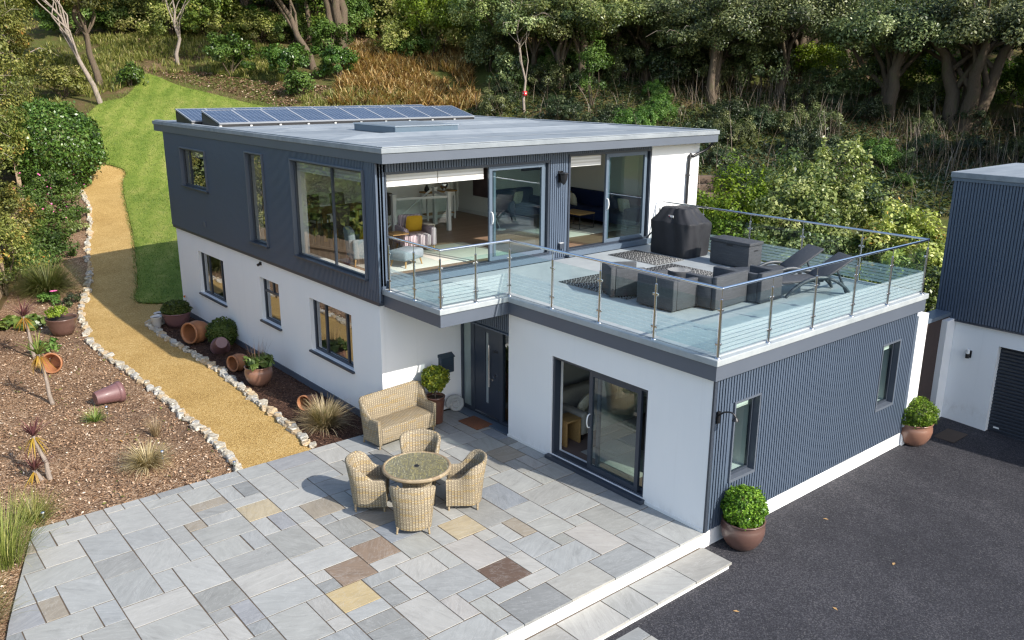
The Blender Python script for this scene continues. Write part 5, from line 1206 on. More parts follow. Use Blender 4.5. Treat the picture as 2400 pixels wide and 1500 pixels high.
grass('big mounded green ornamental grass beside the path and fence', 'grass plant', -4.65, 24.0, 60, 'greengrass', S_(1300, 1.15, .016, (.1, 1.1), (.5, 1.5), .28), S_(260, 1.25, .014, (.3, 1.2), (.4, 1.2), .3))
grass('bleached straw coloured grass clump with a small solar light in front', 'grass plant', -6.22, 8.35, 61, 'drygrass', S_(620, .52, .009, (.15, 1.15), (.4, 1.5), .09))
grass('thin faint straw grass tuft behind the bleached clump', 'grass plant', -5.62, 9.75, 62, 'drygrass', S_(130, .42, .005, (.0, .5), (.2, .8), .07))
grass('small yellow green spiky tuft beside the toppled purple pot', 'grass plant', -6.38, 11.4, 63, 'cordgreen', S_(90, .30, .018, (.2, 1.2), (.2, 1.0), .07))
grass('golden grass tussock in the corner of the house bed by the bench', 'grass plant', -2.68, 7.95, 64, 'drygrass', S_(900, .62, .009, (.05, 1.05), (.3, 1.3), .12), S_(240, .5, .010, (.0, .7), (.2, .8), .1))
tuft('green_core', thing('grass_core', 'short green new growth in the middle of the golden tussock', 'grass plant', (-2.68, 7.95, -.05)), 'greengrass', 65, S_(260, .42, .010, (.0, .6), (.1, .7), .09))
grass('tall wispy wild grass with red tips at the patio corner', 'grass plant', -9.0, 6.3, 66, 'wildgrass', S_(420, .85, .008, (.0, .7), (.2, 1.2), .35), S_(60, .9, .006, (.3, .9), (.3, .9), .3))
grass('dry green wild grass clump growing against the slanting patio edge', 'grass plant', -9.75, 4.6, 67, 'wildgrass', S_(520, .6, .008, (.0, .8), (.2, 1.2), .4))
grass('low green tuft with dry stalks where bed and patio meet', 'grass plant', -8.35, 7.45, 68, 'wildgrass', S_(260, .45, .009, (.0, .9), (.2, 1.0), .22), S_(90, .3, .014, (.2, 1.0), (.2, 1.0), .12))
grass('dry brown grass tangle at the edge of the garden bed', 'grass plant', -9.55, 7.6, 69, 'drygrass', S_(420, .7, .010, (.1, 1.1), (.2, 1.2), .45))
t = thing('flowering_plant', 'low green plant with one big pink flower in front of the grass', 'plant', G(-4.85, 22.75, BED_Z)); r = np.random.default_rng(70)
P, N, tn, C_ = crown((0, 0, .16), (.42, .36, .16), 16, .14, 900, r, .8, .6); leaves_obj('foliage', P, .085, M['l_shrub'], t, r, normals=N, tint=tn)
b = MB(); 
for k in range(9): a = k * 2 * PI / 9; b.mesh([(0, 0, .40), (.10 * math.cos(a - .3), .10 * math.sin(a - .3), .43), (.125 * math.cos(a), .125 * math.sin(a), .42), (.10 * math.cos(a + .3), .10 * math.sin(a + .3), .43)], [(0, 1, 2, 3)], M=T(.12, -.1, 0))
b.build('flower', M['pink'], t, uv=False)
t = thing('broad_leaf_plant', 'large glossy leaves spreading low beneath the red cordyline', 'plant', G(-6.05, 20.4, BED_Z)); r = np.random.default_rng(71)
P, N, tn, C_ = crown((0, 0, .15), (.8, .6, .16), 18, .2, 220, r, .6, .6); leaves_obj('foliage', P, .26, M['l_laurel'], t, r, normals=N, tint=np.clip(tn + .25, 0, 1))
t = thing('broad_leaf_plant', 'soft pale leaves in front of the brown bowl planter', 'plant', G(-6.1, 17.4, BED_Z)); r = np.random.default_rng(72)
P, N, tn, C_ = crown((0, 0, .15), (.4, .35, .18), 14, .15, 260, r, .8, .6); leaves_obj('foliage', P, .13, M['l_hosta'], t, r, normals=N, tint=tn)
def cordyline(label, x, y, H, lean, seed, top, L=.5, n=(60, 46)):
    t = thing('cordyline', label, 'plant', G(x, y, BED_Z)); r = np.random.default_rng(seed)
    e = Vector((lean[0], lean[1], H))
    if H > .05: b = MB(); b.tube(limb((0, 0, -.05), e, 5, r, .04), [.052, .045, .04, .036, .033, .03], 8); b.build('trunk', M['trunk_pale'], t, uv=False)
    tuft('crown', t, top, seed, S_(n[0], L, .027, (.05, 1.05), (.1, .9), .02, 4), loc=e)
    tuft('old_leaves', t, 'cordgold', seed + 1, S_(n[1], L * .9, .024, (2.0, 2.8), (.1, .5), .025, 4), loc=e - Vector((0, 0, .02)))
    return t
cordyline('tall cordyline with dark red crown and hanging tan leaves, nearest the fence', -6.45, 16.9, 1.15, (-.10, .20), 73, 'cordred', .44, (44, 34))
cordyline('cordyline with green crown and bright yellow hanging leaves', -6.85, 13.1, 1.18, (-.12, .15), 75, 'cordgreen', .48, (46, 34))
cordyline('bronze cordyline on a slim trunk at the patio end of the bed', -7.78, 8.95, .85, (-.14, .18), 77, 'cordred', .38, (32, 28))
cordyline('short bronze cordyline sprouting near the ground beside a taller one', -7.9, 9.0, .22, (-.10, .04), 79, 'cordred', .42, (44, 10))
# ------------------------------------------------------------------ pots and planters
def pot(prof, m, name='pot', parent=None, soil=None, Mx=None, n=32):
    b = MB(); b.lathe(prof, n, M=Mx)
    b.disc(prof[0][0], prof[0][1], n, M=Mx)
    o = b.build(name, M[m], parent, uv=False)
    if soil is not None:
        r_, z_ = soil; s = MB(); s.disc(r_, z_, n, M=Mx); s.build('soil', M['soil'], o, uv=False)
    return o
BOWL = [(.20, 0), (.24, .01), (.30, .12), (.35, .28), (.37, .36), (.385, .38), (.385, .40), (.36, .40), (.345, .37), (.33, .28), (.27, .1)]
BELLY = [(.17, 0), (.20, .01), (.27, .08), (.335, .2), (.36, .31), (.355, .40), (.325, .455), (.335, .475), (.36, .49), (.36, .505), (.335, .51), (.315, .48), (.32, .40), (.30, .2)]
def ball(parent, R, kind, n, leaf, seed, z, name='foliage', nc=90, rc=.075):
    r = np.random.default_rng(seed); d = r.normal(0, 1, (n, 3)); d /= np.linalg.norm(d, axis=1)[:, None]
    k = 1 + .05 * np.sin(d[:, 0] * 7 + seed) * np.sin(d[:, 1] * 8) + .04 * np.sin(d[:, 2] * 9 + 2 * seed) + .03 * np.sin(d[:, 0] * 17 + d[:, 2] * 13 + seed)
    cl = r.normal(0, 1, (nc, 3)); cl /= np.linalg.norm(cl, axis=1)[:, None]; near = (d @ cl.T).argmax(1); tc = r.normal(0, .13, nc)[near]; k = k * (1 + r.normal(0, .025, nc)[near]) * np.where(r.random(n) < .03, r.uniform(1.02, 1.12, n), 1)
    P = d * (np.array(R) * (k * r.uniform(.80, 1.04, n) ** .8)[:, None]) + np.array([0, 0, z])
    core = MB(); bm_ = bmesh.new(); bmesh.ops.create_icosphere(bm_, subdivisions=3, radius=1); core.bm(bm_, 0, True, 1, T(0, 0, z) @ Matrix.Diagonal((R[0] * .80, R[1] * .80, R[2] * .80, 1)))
    o = leaves_obj(name, P, leaf, M['l_' + kind], parent, r, normals=d * .5 + np.array([0, 0, .35]), tint=np.clip(r.normal(.5, .2, n) + tc, 0, 1), aspect=.62)
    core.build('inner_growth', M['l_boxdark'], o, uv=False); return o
def box_pot(x, y, lb, Rb, seed, spike=False, rot=0):
    t = thing('potted_box_ball', lb, 'potted plant', (x, y, drive_z(y)), rot)
    pot(BELLY, 'pot_brown' if spike else 'pot_terra2', parent=t, soil=(.31, .44)); ball(t, Rb, 'box', 5200, .047, seed, .44 + Rb[2] * .72); return t
M['pot_terra2'] = pot_mat('glazed_terracotta_pot', (.245, .125, .085), .34, .3, .3)
t = box_pot(.62, -.33, 'round clipped box ball in a glazed brown pot near the patio step', (.36, .36, .36), 101, True)
def solar_light(x, y, z, lb, h=.38, cat='garden light'):
    t = thing('solar_stake_light', lb, cat, (x, y, z))
    b = MB(); b.tube([(0, 0, -.05), (0, 0, h * .55)], .012, 8); b.build('stake', M['chrome'], t, uv=False)
    b = MB(); b.lathe([(.012, h * .5), (.028, h * .56), (.036, h * .85), (.03, h * .86)], 12); b.build('lens', M['glass_clear'], t, uv=False)
    b = MB(); b.lathe([(.0, h), (.03, h * .985), (.038, h * .93), (.038, h * .86), (.0, h * .86)], 12); b.build('cap', M['chrome'], t, uv=False); return t
solar_light(.42, -.55, drive_z(-.5) + .36, 'chrome solar light stuck in the pot nearest the patio step', .34)
t = box_pot(6.93, -.12, 'round clipped box ball in a glossy terracotta pot by the garage', (.40, .40, .34), 103)
GB = lambda x, y, o=.09: ground(x, y) + o
def turned(prof, m, lb, x, y, z, az, tilt=90, name='fallen_pot', sc=1.0):
    """an empty pot lying on its side, mouth towards az"""
    t = thing(name, lb, 'plant pot', (x, y, z)); t.scale = (sc,) * 3
    R_ = Rz(az) @ Ry(rad(tilt)); rm = max(p[0] for p in prof); h = max(p[1] for p in prof)
    o = pot(prof, m, 'pot_wall', t, None, T(0, 0, rm * .93) @ R_ @ T(0, 0, -h * .5)); b = MB(); b.disc(prof[-1][0] * .98, prof[-1][1], 24, M=T(0, 0, rm * .93) @ R_ @ T(0, 0, -h * .5)); b.build('inner_base', M['pot_terra'], t, uv=False); return t
TALL = [(.13, 0), (.135, .01), (.165, .2), (.20, .44), (.205, .45), (.225, .46), (.228, .55), (.20, .555), (.19, .52), (.17, .3), (.13, .08), (.125, .04)]
JAR = [(.15, 0), (.16, .01), (.23, .13), (.265, .28), (.25, .40), (.215, .47), (.225, .49), (.25, .50), (.25, .535), (.215, .54), (.20, .5), (.235, .40), (.245, .28), (.21, .13), (.14, .04)]
t = thing('planter', 'wide brown bowl planter with a lime green shrub in the garden bed', 'potted plant', (-5.32, 18.95, GB(-5.3, 18.9)))
t.scale = (1.12, 1.12, 1.25); pot(BOWL, 'pot_brown', 'pot', t, (.345, .34)); r = np.random.default_rng(110); P, N, tn, C_ = crown((-.07, .0, .52), (.24, .22, .17), 26, .09, 900, r, .9, .3); leaves_obj('shrub', P, .06, M['l_lime'], t, r, normals=N, tint=np.clip(tn + .2, 0, 1))
t = thing('planter', 'big purple brown bowl planter with a clipped green dome at the house corner', 'potted plant', (-2.45, 17.75, GB(-2.4, 17.7)))
t.scale = (1.1,) * 3; pot(BOWL, 'pot_purple', 'pot', t, (.345, .35)); ball(t, (.37, .37, .26), 'boxdark', 4200, .05, 111, .46)
for x, y, s, lb in ((-2.98, 17.95, 1.0, 'small white pot standing foremost beside the big purple bowl'), (-2.78, 18.25, 1.05, 'small white pot half hidden behind another white pot')):
    t = thing('white_pot', lb, 'plant pot', (x, y, GB(x, y)), 0, 'white pots'); t.scale = (s * 1.25,) * 3; pot([(.085, 0), (.09, .005), (.125, .25), (.135, .255), (.135, .27), (.118, .27), (.11, .22)], 'pot_white', 'pot_wall', t, (.112, .235))
turned(JAR, 'pot_terra', 'rounded terracotta jar lying on its side by the house plinth', -2.55, 15.75, GB(-2.5, 15.7), rad(205), 84, sc=1.22)
t = thing('clipped_shrub', 'clipped round dark green shrub behind a toppled purple pot', 'bush', (-2.12, 15.0, GB(-2.1, 15))); ball(t, (.42, .42, .40), 'boxdark', 4600, .052, 112, .38)
b = MB(); b.tube([(0, 0, -.1), (0, 0, .4)], .03, 6); b.build('stem', M['trunk_dark'], t, uv=False)
turned(TALL, 'pot_purple', 'weathered purple pot lying upside on its side against the clipped shrub', -2.45, 14.3, GB(-2.4, 14.2), rad(75), 118, sc=1.15)
turned(JAR, 'pot_terra', 'small terracotta pot lying behind the leafy hosta pot', -2.6, 12.7, GB(-2.6, 12.8), rad(200), 86, sc=.85)
turned(TALL, 'pot_terra', 'small terracotta pot lying beside the golden grass', -2.42, 9.2, GB(-2.5, 9.2), rad(212), 84, sc=.78)
t = thing('planter', 'terracotta pot overflowing with hosta leaves and thin flower stalks', 'potted plant', (-2.66, 11.35, GB(-2.6, 11.3))); t.scale = (.92,) * 3; pot([(q * 1.0, z * 1.05) for q, z in BELLY], 'pot_terra2', 'pot', t, (.31, .44))
r = np.random.default_rng(113); P, N, tn, C_ = crown((0, 0, .62), (.42, .40, .17), 24, .14, 700, r, .8, .7); leaves_obj('leaves', P, .14, M['l_hosta'], t, r, normals=N, tint=tn)
tuft('flower_stalks', t, 'litter', 114, S_(46, .55, .007, (.0, .35), (.05, .4), .2, 4), loc=(0, 0, .6))
turned(TALL, 'pot_purple', 'purple and orange pot lying on its side alone in the garden bed', -5.86, 12.25, GB(-5.9, 12.3), rad(8), 88, sc=1.08)
turned([(q * 1.15, z * .7) for q, z in TALL], 'pot_terra', 'shallow terracotta pot tipped over behind the yellow leaved cordyline', -6.28, 15.5, GB(-6.3, 15.5), rad(238), 80, sc=1.0)
solar_light(-6.18, 11.15, GB(-6.2, 11.2), 'slim chrome solar light beside the small spiky tuft')
solar_light(-6.0, 8.08, GB(-6, 8.1), 'slim chrome solar light in front of the bleached grass clump')
solar_light(-6.33, 15.7, GB(-6.3, 15.7), 'slim chrome solar light behind the tipped terracotta pot', .34)
solar_light(-5.9, 18.7, GB(-5.9, 18.7), 'slim chrome solar light left of the brown bowl planter', .36)
solar_light(-4.98, 7.15, GB(-5, 7.15), 'slim chrome solar light at the last stone by the patio', .2)
solar_light(-8.25, 7.15, GB(-8.2, 7.15), 'slim solar light in the grass at the patio corner', .25)
t = thing('topiary_pot', 'clipped yellow green topiary ball on a stem in a copper brown pot', 'potted plant', (-.74, 6.60, .004))
pot([(.15, 0), (.155, .01), (.165, .15), (.19, .40), (.205, .50), (.205, .56), (.215, .565), (.215, .60), (.19, .60), (.18, .55)], 'pot_copper', 'pot', t, (.185, .55))
b = MB(); b.tube([(0, 0, .5), (.01, .0, .78)], .018, 8); b.build('stem', M['trunk'], t, uv=False); ball(t, (.285, .285, .27), 'topiary', 3300, .052, 115, 1.0)
t = thing('evergreen_dome', 'large glossy dark evergreen rounded like a dome at the head of the path', 'bush', (-1.15, 37.6, ground(-1.15, 37.6)))
ball(t, (2.2, 2.3, 2.1), 'laurel', 17000, .15, 140, 1.95, nc=260); b = MB(); b.tube([(0, 0, -.2), (0, 0, 1.2)], .09, 8); b.build('stem', M['trunk_dark'], t)
# fossil spiral beside the door
t = thing('ammonite', 'grey stone ammonite sculpture propped against the wall by the front door', 'sculpture', (-.06, 6.80, .19)); b = MB(); pts = []; rs = []
for k in range(70): a = k / 69 * 2 * PI * 2.6; q = .02 + .155 * (k / 69) ** 1.1; pts.append((q * math.cos(a), 0, q * math.sin(a))); rs.append((.012 + .05 * (k / 69) ** 1.2) * (1 + .09 * math.sin(k * 1.9)))
b.tube(pts, rs, 10); b.disc(.16, 0, 20, M=Rx(PI / 2)); b.build('spiral', M['ammonite'], t, uv=False); t.rotation_euler = (rad(-14), rad(20), rad(-28)); t.scale = (1, .72, 1)
t = thing('door_mat', 'brown coir doormat in front of the front door', 'mat', (-.12, 6.0, .004), rad(2)); b = MB(); b.rbox(-.22, -.32, 0, .22, .32, .022, .006); b.build('mat', M['coir'], t)
# letter box on the wall
t = thing('letterbox', 'slate blue wall mounted letterbox left of the front door', 'letterbox', (-.20, YF, .92)); lb = plain('letterbox_paint', (.035, .055, .075), .35, .06, 3)
b = MB(); b.prism([(0, 0), (.36, 0), (.36, .40), (.18, .46), (0, .40)] if False else [(-.17, -.115), (.17, -.115), (.17, -.001), (-.17, -.001)], 0, .36); b.build('box_body', lb, t, bevel=.006)
b = MB(); b.mesh([(-.185, -.135, .36), (.185, -.135, .36), (.185, -.001, .43), (-.185, -.001, .43), (-.185, -.135, .345), (.185, -.135, .345), (-.185, -.001, .361), (.185, -.001, .361)], [(0, 1, 2, 3), (4, 5, 1, 0), (5, 7, 2, 1), (4, 0, 3, 6)]); b.build('lid', lb, t)
b = MB(); b.tube([(.05, -.115, .26), (.05, -.122, .26)], .014, 10); b.build('lock', M['chrome'], t)
b = MB()
for k in range(3): b.box(-.12, -.119, .06 + k * .045, .12, -.1155, .085 + k * .045)
b.build('front_slots', M['frame'], t)
# wall lights
t = thing('wall_lantern', 'black lantern on the ribbed pier between the terrace doors', 'wall light', (3.08, YU - .001, 4.98)); b = MB(); b.box(-.06, -.03, -.14, .06, 0, .12); b.tube([(0, -.02, .09), (0, -.09, .12), (0, -.12, .06)], .012, 8); b.build('bracket', M['black'], t)
b = MB(); b.lathe([(.0, .10), (.115, .085), (.12, .07), (.10, .06), (.085, -.06), (.05, -.15), (.0, -.19)], 6, M=T(0, -.13, 0), sm=False); b.build('lantern', M['black'], t)
t = thing('deck_wall_light', 'small square dark light low on the ribbed pier', 'wall light', (3.12, YU - .002, 3.36)); b = MB(); b.rbox(-.07, -.09, -.07, .07, 0, .06, .008); b.build('housing', M['frame'], t); b = MB(); b.box(-.06, -.085, .061, .06, -.01, .066); b.build('lens', M['white_paint'], t)
t = thing('security_camera', 'small black camera under the slate cladding on the white side wall', 'camera', (XL, 12.8, 2.58)); b = MB(); b.box(-.03, -.045, -.03, 0, .045, .05); b.build('mount', M['black'], t); b = MB(); b.tube([(-.02, 0, 0), (-.10, -.02, -.02)], .035, 12); b.build('lens_barrel', M['black'], t)
t = thing('garden_tap', 'orange tipped garden tap at the back corner of the white wall', 'tap', (XL, 18.75, .52)); b = MB(); b.tube([(0, 0, 0), (-.09, 0, 0), (-.10, 0, -.05)], .014, 8); b.build('spout', M['silver'], t); b = MB(); b.tube([(-.06, 0, .0), (-.06, 0, .06)], .03, 10); b.build('handle', M['orange'], t)
t = thing('swan_neck_light', 'black swan neck light at the corner of the ribbed annexe wall', 'wall light', (.12, -.03, 2.05)); b = MB(); b.box(-.03, -.03, -.14, .03, 0, .06); b.build('wall_plate', M['black'], t); b = MB(); b.tube(smooth([(0, -.03, 0), (0, -.12, .08), (.03, -.24, .10), (.05, -.30, .04)], 4), .014, 8); b.build('neck', M['black'], t); b = MB(); b.lathe([(.015, 0), (.05, -.04), (.055, -.06)], 12, M=T(.05, -.30, .04)); b.build('lamp_shade', M['black'], t)
t = thing('garage_light', 'black cylinder light with pale lens on the white garage wall', 'wall light', (8.9, -.22, 1.34)); b = MB(); b.box(-.03, -.05, -.10, 0, .05, .06); b.tube([(-.02, 0, -.06), (-.09, 0, -.07)], .02, 8); b.build('bracket', M['black'], t); b = MB(); b.tube([(-.09, 0, -.10), (-.09, 0, .0)], .042, 12); b.build('lamp_body', M['black'], t); b = MB(); b.tube([(-.09, 0, .0), (-.09, 0, .10)], .036, 12); b.build('lens', M['white_paint'], t)
# ------------------------------------------------------------------ wicker garden set
def shell(path, h, th, lean, z0=.10):
    """upholstered-looking woven shell: path = plan points, h = top heights, lean = outward lean of the top"""
    b = MB(); n = len(path); V = []
    for i, (p, hh, ln) in enumerate(zip(path, h, lean)):
        a = Vector(path[max(0, i - 1)]); c = Vector(path[min(n - 1, i + 1)]); t = (c - a).normalized(); o = Vector((t.y, -t.x))          # outward
        p = Vector(p); q = lambda d, z: (p.x + o.x * d, p.y + o.y * d, z)
        row = [q(th * .5 - .01, z0), q(th * .5 + ln * .35, (z0 + hh) * .5), q(th * .5 + ln, hh - th * .35), q(th * .28 + ln, hh - .01), q(ln, hh + .006), q(-th * .28 + ln, hh - .01), q(-th * .5 + ln, hh - th * .35), q(-th * .5 + ln * .3, (z0 + hh) * .5), q(-th * .5, z0)]
        V.append(row)
    m = len(V[0]); vs = [p for r_ in V for p in r_]; fs = [(i * m + j, i * m + j + 1, (i + 1) * m + j + 1, (i + 1) * m + j) for i in range(n - 1) for j in range(m - 1)]
    b.mesh(vs, fs, 0, True); b.mesh(V[0], [tuple(range(m))], 0); b.mesh(V[-1], [tuple(reversed(range(m)))], 0); return b
def wchair():
    t = thing('wicker_chair', 'x', 'chair'); w, d = .27, .27; pts = []; h = []; ln = []
    for k in range(9): f = k / 8; pts.append((-w - .0 + .0 * f, d + .02 - f * (d + .02 + .12))); 
    for k in range(1, 12): a = PI + k * PI / 12 * 1.0; pts.append((w * math.cos(a), -.12 + .17 * math.sin(a)))
    for k in range(9): f = k / 8; pts.append((w, -.12 + f * (d + .02 + .12)))
    for (x, y) in pts:
        f = max(0, min(1, (.10 - y) / .32)); f = f * f * (3 - 2 * f); h.append(.60 + .27 * f + .025 * (1 - abs(x) / w) * f); ln.append(.02 + .075 * f)
    sh_ = shell(pts, h, .065, ln, .09); sh_.build('backrest', M['wicker'], t)
    b = MB(); b.rbox(-w + .02, -.24, .10, w - .02, d + .02, .43, .03); b.build('seat', M['wicker'], t)
    for sx in (-1, 1):
        for y in (-.24, d - .02): b = MB(); b.tube([(sx * (w - .02), y, .12), (sx * (w - .005), y, 0)], [.022, .017], 8); b.build('leg', M['wicker_edge'], t)
    return t
TCX, TCY = -3.07, 3.77
wc = wchair(); first_c = True
for (ax, ay, lb) in ((-.46, -.60, 'wicker armchair with its back to the camera, foremost at the round table'), (-.64, .48, 'wicker armchair casting its shadow towards the gravel path'), (.62, -.47, 'wicker armchair at the round table, closest to the annexe sliding door'), (.47, .62, 'wicker armchair at the round table on the side nearest the bench')):
    L = math.hypot(ax, ay); k = .80 / L; loc = (TCX + ax * k, TCY + ay * k, .003); rz = math.atan2(-ay, -ax) - PI / 2
    if first_c: wc.location = loc; wc.rotation_euler.z = rz; wc['label'] = lb; wc['group'] = 'wicker chairs round the table'; first_c = False
    else: dup(wc, loc, rz, lb)
t = thing('round_table', 'round wicker table with a glass topped woven surface and parasol hole', 'table', (TCX, TCY, .003))
b = MB(); b.lathe([(.52, .660), (.57, .655), (.592, .675), (.595, .70), (.585, .722), (.56, .728), (.545, .722), (.54, .712)], 48); b.build('rim', M['wicker_edge'], t)
b = MB(); b.disc(.545, .716, 48); b.disc(.545, .66, 48); b.build('tabletop', M['weave_top'], t)
b = MB(); b.lathe([(.0, .735), (.028, .734), (.036, .724), (.05, .7165)], 16); b.build('parasol_cap', M['black'], t)
b = MB(); b.lathe([(.30, .02), (.31, .05), (.25, .35), (.30, .655)], 24); b.build('pedestal', M['wicker'], t)
t = thing('wicker_bench', 'two seat wicker bench against the white wall by the topiary', 'bench', (-1.76, 6.46, .003), rad(6) + PI)
hw, d = .70, .26; pts = [(-hw, d + .06 - k / 6 * (d + .06 + .2)) for k in range(7)] + [(-hw + .05 + k / 8 * (2 * hw - .1), -.27) for k in range(9)] + [(hw, -.2 + k / 6 * (d + .06 + .2)) for k in range(7)]
h = []; ln = []
for (x, y) in pts: f = max(0, min(1, (.06 - y) / .26)); f = f * f * (3 - 2 * f); h.append(.62 + .33 * f); ln.append(.02 + .05 * f)
shell(pts, h, .075, ln, .09).build('backrest', M['wicker'], t)
b = MB(); b.rbox(-hw + .03, -.25, .10, hw - .03, d + .07, .43, .03); b.build('seat', M['wicker'], t)
for sx in (-1, 1):
    for y in (-.25, d + .02): b = MB(); b.tube([(sx * (hw - .02), y, .12), (sx * (hw + .0), y, 0)], [.024, .018], 8); b.build('leg', M['wicker_edge'], t)
# ------------------------------------------------------------------ terrace things
TZ = 3.057
def rug(name, lb, x0, y0, x1, y1, z, m, cat='rug', rot=0):
    t = thing(name, lb, cat, ((x0 + x1) / 2, (y0 + y1) / 2, z), rot); b = MB(); w, h_ = (x1 - x0) / 2, (y1 - y0) / 2; b.rbox(-w, -h_, 0, w, h_, .012, .004, seg=1); b.build('mat', M[m], t); return t
rug('outdoor_rug', 'black and white patterned outdoor rug in front of the covered barbecue', 4.27, 4.93, 5.24, 6.48, TZ, 'tribal')
rug('outdoor_rug', 'black and white patterned outdoor rug between the storage box and the round stool', 3.0, 3.2, 4.70, 4.86, TZ, 'tribal')
rug('outdoor_rug', 'black and white patterned outdoor rug under the chair nearest the glass', 1.42, 3.2, 2.62, 5.13, TZ, 'tribal')
t = thing('barbecue', 'large barbecue under a black fabric cover beside the white wall', 'barbecue', (5.78, 5.56, TZ)); bmx = bmesh.new()
lv = [(0, .42, .59), (.05, .435, .61), (.4, .44, .615), (.70, .455, .635), (.79, .46, .64), (.81, .455, .63), (.83, .44, .605), (.95, .385, .47), (1.09, .30, .36), (1.125, .285, .345), (1.14, .255, .32)]
rows = []; NN = 64; nz = Vector((3, 1, 4))
for zi, (z, a, c) in enumerate(lv):
    row = []
    for k in range(NN):
        an = 2 * PI * k / NN; ca, sa = math.cos(an), math.sin(an); e = 8.0 if z < .9 else 6.0; q = (abs(ca) ** e + abs(sa) ** e) ** (-1 / e)
        wv = .05 * (abs(math.sin(k * .55 + z * 1.6 + 1.4 * math.sin(k * .31))) ** .6 - .7) * (1 if z < .8 else .7) +   .06 * noise.noise(Vector((ca * 2.2, sa * 2.2, z * 2.5)) + nz)
        if zi == 0: wv *= .5
        row.append(bmx.verts.new((ca * q * (a + wv), sa * q * (c + wv), z + (.03 * noise.noise(Vector((ca * 3, sa * 3, z))) if zi > 2 else 0))))
    rows.append(row)
for a, c in zip(rows, rows[1:]):
    for k in range(NN): bmx.faces.new((a[k], a[(k + 1) % NN], c[(k + 1) % NN], c[k]))
bmx.faces.new(rows[-1]); mb = MB(); mb.bm(bmx, 0, True); cv = mb.build('cover', M['cover'], t, subs=1)
b = MB(); b.box(-.362, -.10, .955, -.352, .06, 1.0, 0, M=Ry(rad(0))); b.box(-.3625, .0, .965, -.3621, .05, .99, 1)
lg = b.build('label_patch', [M['white_paint'], M['red']], t); lg.location = (-.03, 0, -.03)
b = MB(); b.tube(smooth([(-.2, .62, .5), (-.26, .70, .42), (-.34, .75, .30)], 3), .018, 6); b.build('strap', M['black'], t)
b = MB(); b.box(-.30, -.56, .0, -.24, -.50, .05); b.box(.24, -.56, .0, .30, -.50, .05); b.build('wheel_base', M['black'], t) if False else None
t = thing('storage_box', 'dark grey rattan effect storage box on the terrace beside the barbecue', 'storage box', (5.74, 3.88, TZ)); b = MB(); b.rbox(-.24, -.53, .02, .24, .53, .52, .012); b.build('body', M['rattan_grey'], t)
b = MB(); b.rbox(-.26, -.55, .525, .26, .55, .60, .014); b.build('lid', M['rattan_grey'], t); b = MB(); b.box(-.248, -.08, .47, -.2405, .08, .50); b.build('handle', M['black'], t); b = MB(); b.box(-.06, -.5375, .40, .08, -.5305, .42); b.build('side_handle', M['black'], t)
def cube_chair(w=.68, dp=.70, H=.60):
    t = thing('rattan_cube_chair', 'x', 'chair'); a = w / 2; c = dp / 2
    b = MB(); b.rbox(-a, -c, .03, a, -c + .10, H, .012); b.build('backrest', M['rattan_grey'], t)
    for s in (-1, 1): b = MB(); x0, x1 = sorted((s * a, s * (a - .09))); b.rbox(x0, -c + .105, .03, x1, c, H - .03, .012); b.build('arm', M['rattan_grey'], t)
    b = MB(); b.rbox(-a + .095, -c + .105, .06, a - .095, c - .01, .28, .012); b.build('seat', M['rattan_grey'], t)
    b = MB(); b.rbox(-a + .10, -c + .11, .285, a - .10, c - .02, .39, .03); b.build('seat_cushion', M['greybrown'], t); return t
cc = cube_chair(); cc.location = (3.45, 1.72, TZ); cc['label'] = 'dark rattan cube chair nearest the sun loungers'; cc['group'] = 'rattan lounge set'
dup(cc, (1.72, 2.45, TZ), rad(-90), 'dark rattan cube chair turned sideways behind the front glass panel', None, (1.3, 1.05, 1))
dup(cc, (2.12, 1.98 - .0, TZ), 0, 'wide dark rattan seat with its tall back to the railing corner', None, (1.62, 1, 1.05)) if False else None
dup(cc, (2.55, 1.98, TZ), rad(3), 'wide dark rattan seat with its back towards the railing corner', None, (1.5, 1.0, 1.06))
dup(cc, (1.75, 3.62, TZ), rad(-120), 'dark rattan cube chair standing on the rug nearest the glass', None, 1.0)
t = thing('round_stool', 'round dark rattan stool table in the middle of the lounge set', 'table', (2.70, 3.0, TZ)); b = MB(); b.lathe([(.20, 0), (.215, .02), (.235, .42), (.245, .445), (.235, .46)], 28); b.build('drum', M['rattan_grey'], t); b = MB(); b.disc(.24, .458, 28); b.build('stool_top', plain('grey_glass_top', (.13, .14, .15), .2, .1, 4), t)
def lounger():
    t = thing('sun_lounger', 'x', 'sun lounger'); mm = M['slate_plastic']
    b = MB(); b.rbox(-.98, -.28, .27, .20, .28, .32, .015); 
    b.build('seat_panel', M['rattan_grey'], t)
    b = MB(); b.rbox(0, -.28, 0, .78, .28, .045, .015, M=T(.20, 0, .29) @ Ry(rad(-33))); b.build('backrest', M['rattan_grey'], t)
    for s in (-1, 1):
        b = MB(); pts = [(-.62 + k / 12 * 1.40, s * .325, .02 + .36 * math.sin(k / 12 * PI) ** .8) for k in range(13)]
        for p, q in zip(pts, pts[1:]): b.mesh([(p[0], s * .30, p[2] - .035), (p[0], s * .35, p[2] - .035), (p[0], s * .35, p[2] + .03), (p[0], s * .30, p[2] + .03), (q[0], s * .30, q[2] - .035), (q[0], s * .35, q[2] - .035), (q[0], s * .35, q[2] + .03), (q[0], s * .30, q[2] + .03)], [(0, 1, 5, 4), (1, 2, 6, 5), (2, 3, 7, 6), (3, 0, 4, 7)], 0, True)
        b.build('arched_leg', mm, t)
        b = MB(); b.tube([(.50, s * .24, .47), (.74, s * .24, .02)], .026, 8); b.build('back_support', mm, t)
        b = MB(); b.tube([(-.93, s * .26, .28), (-.98, s * .26, .0)], .024, 8); b.build('front_leg', mm, t)
    return t
M['slate_plastic'] = plain('lounger_plastic', (.055, .065, .075), .45, .1, 4)
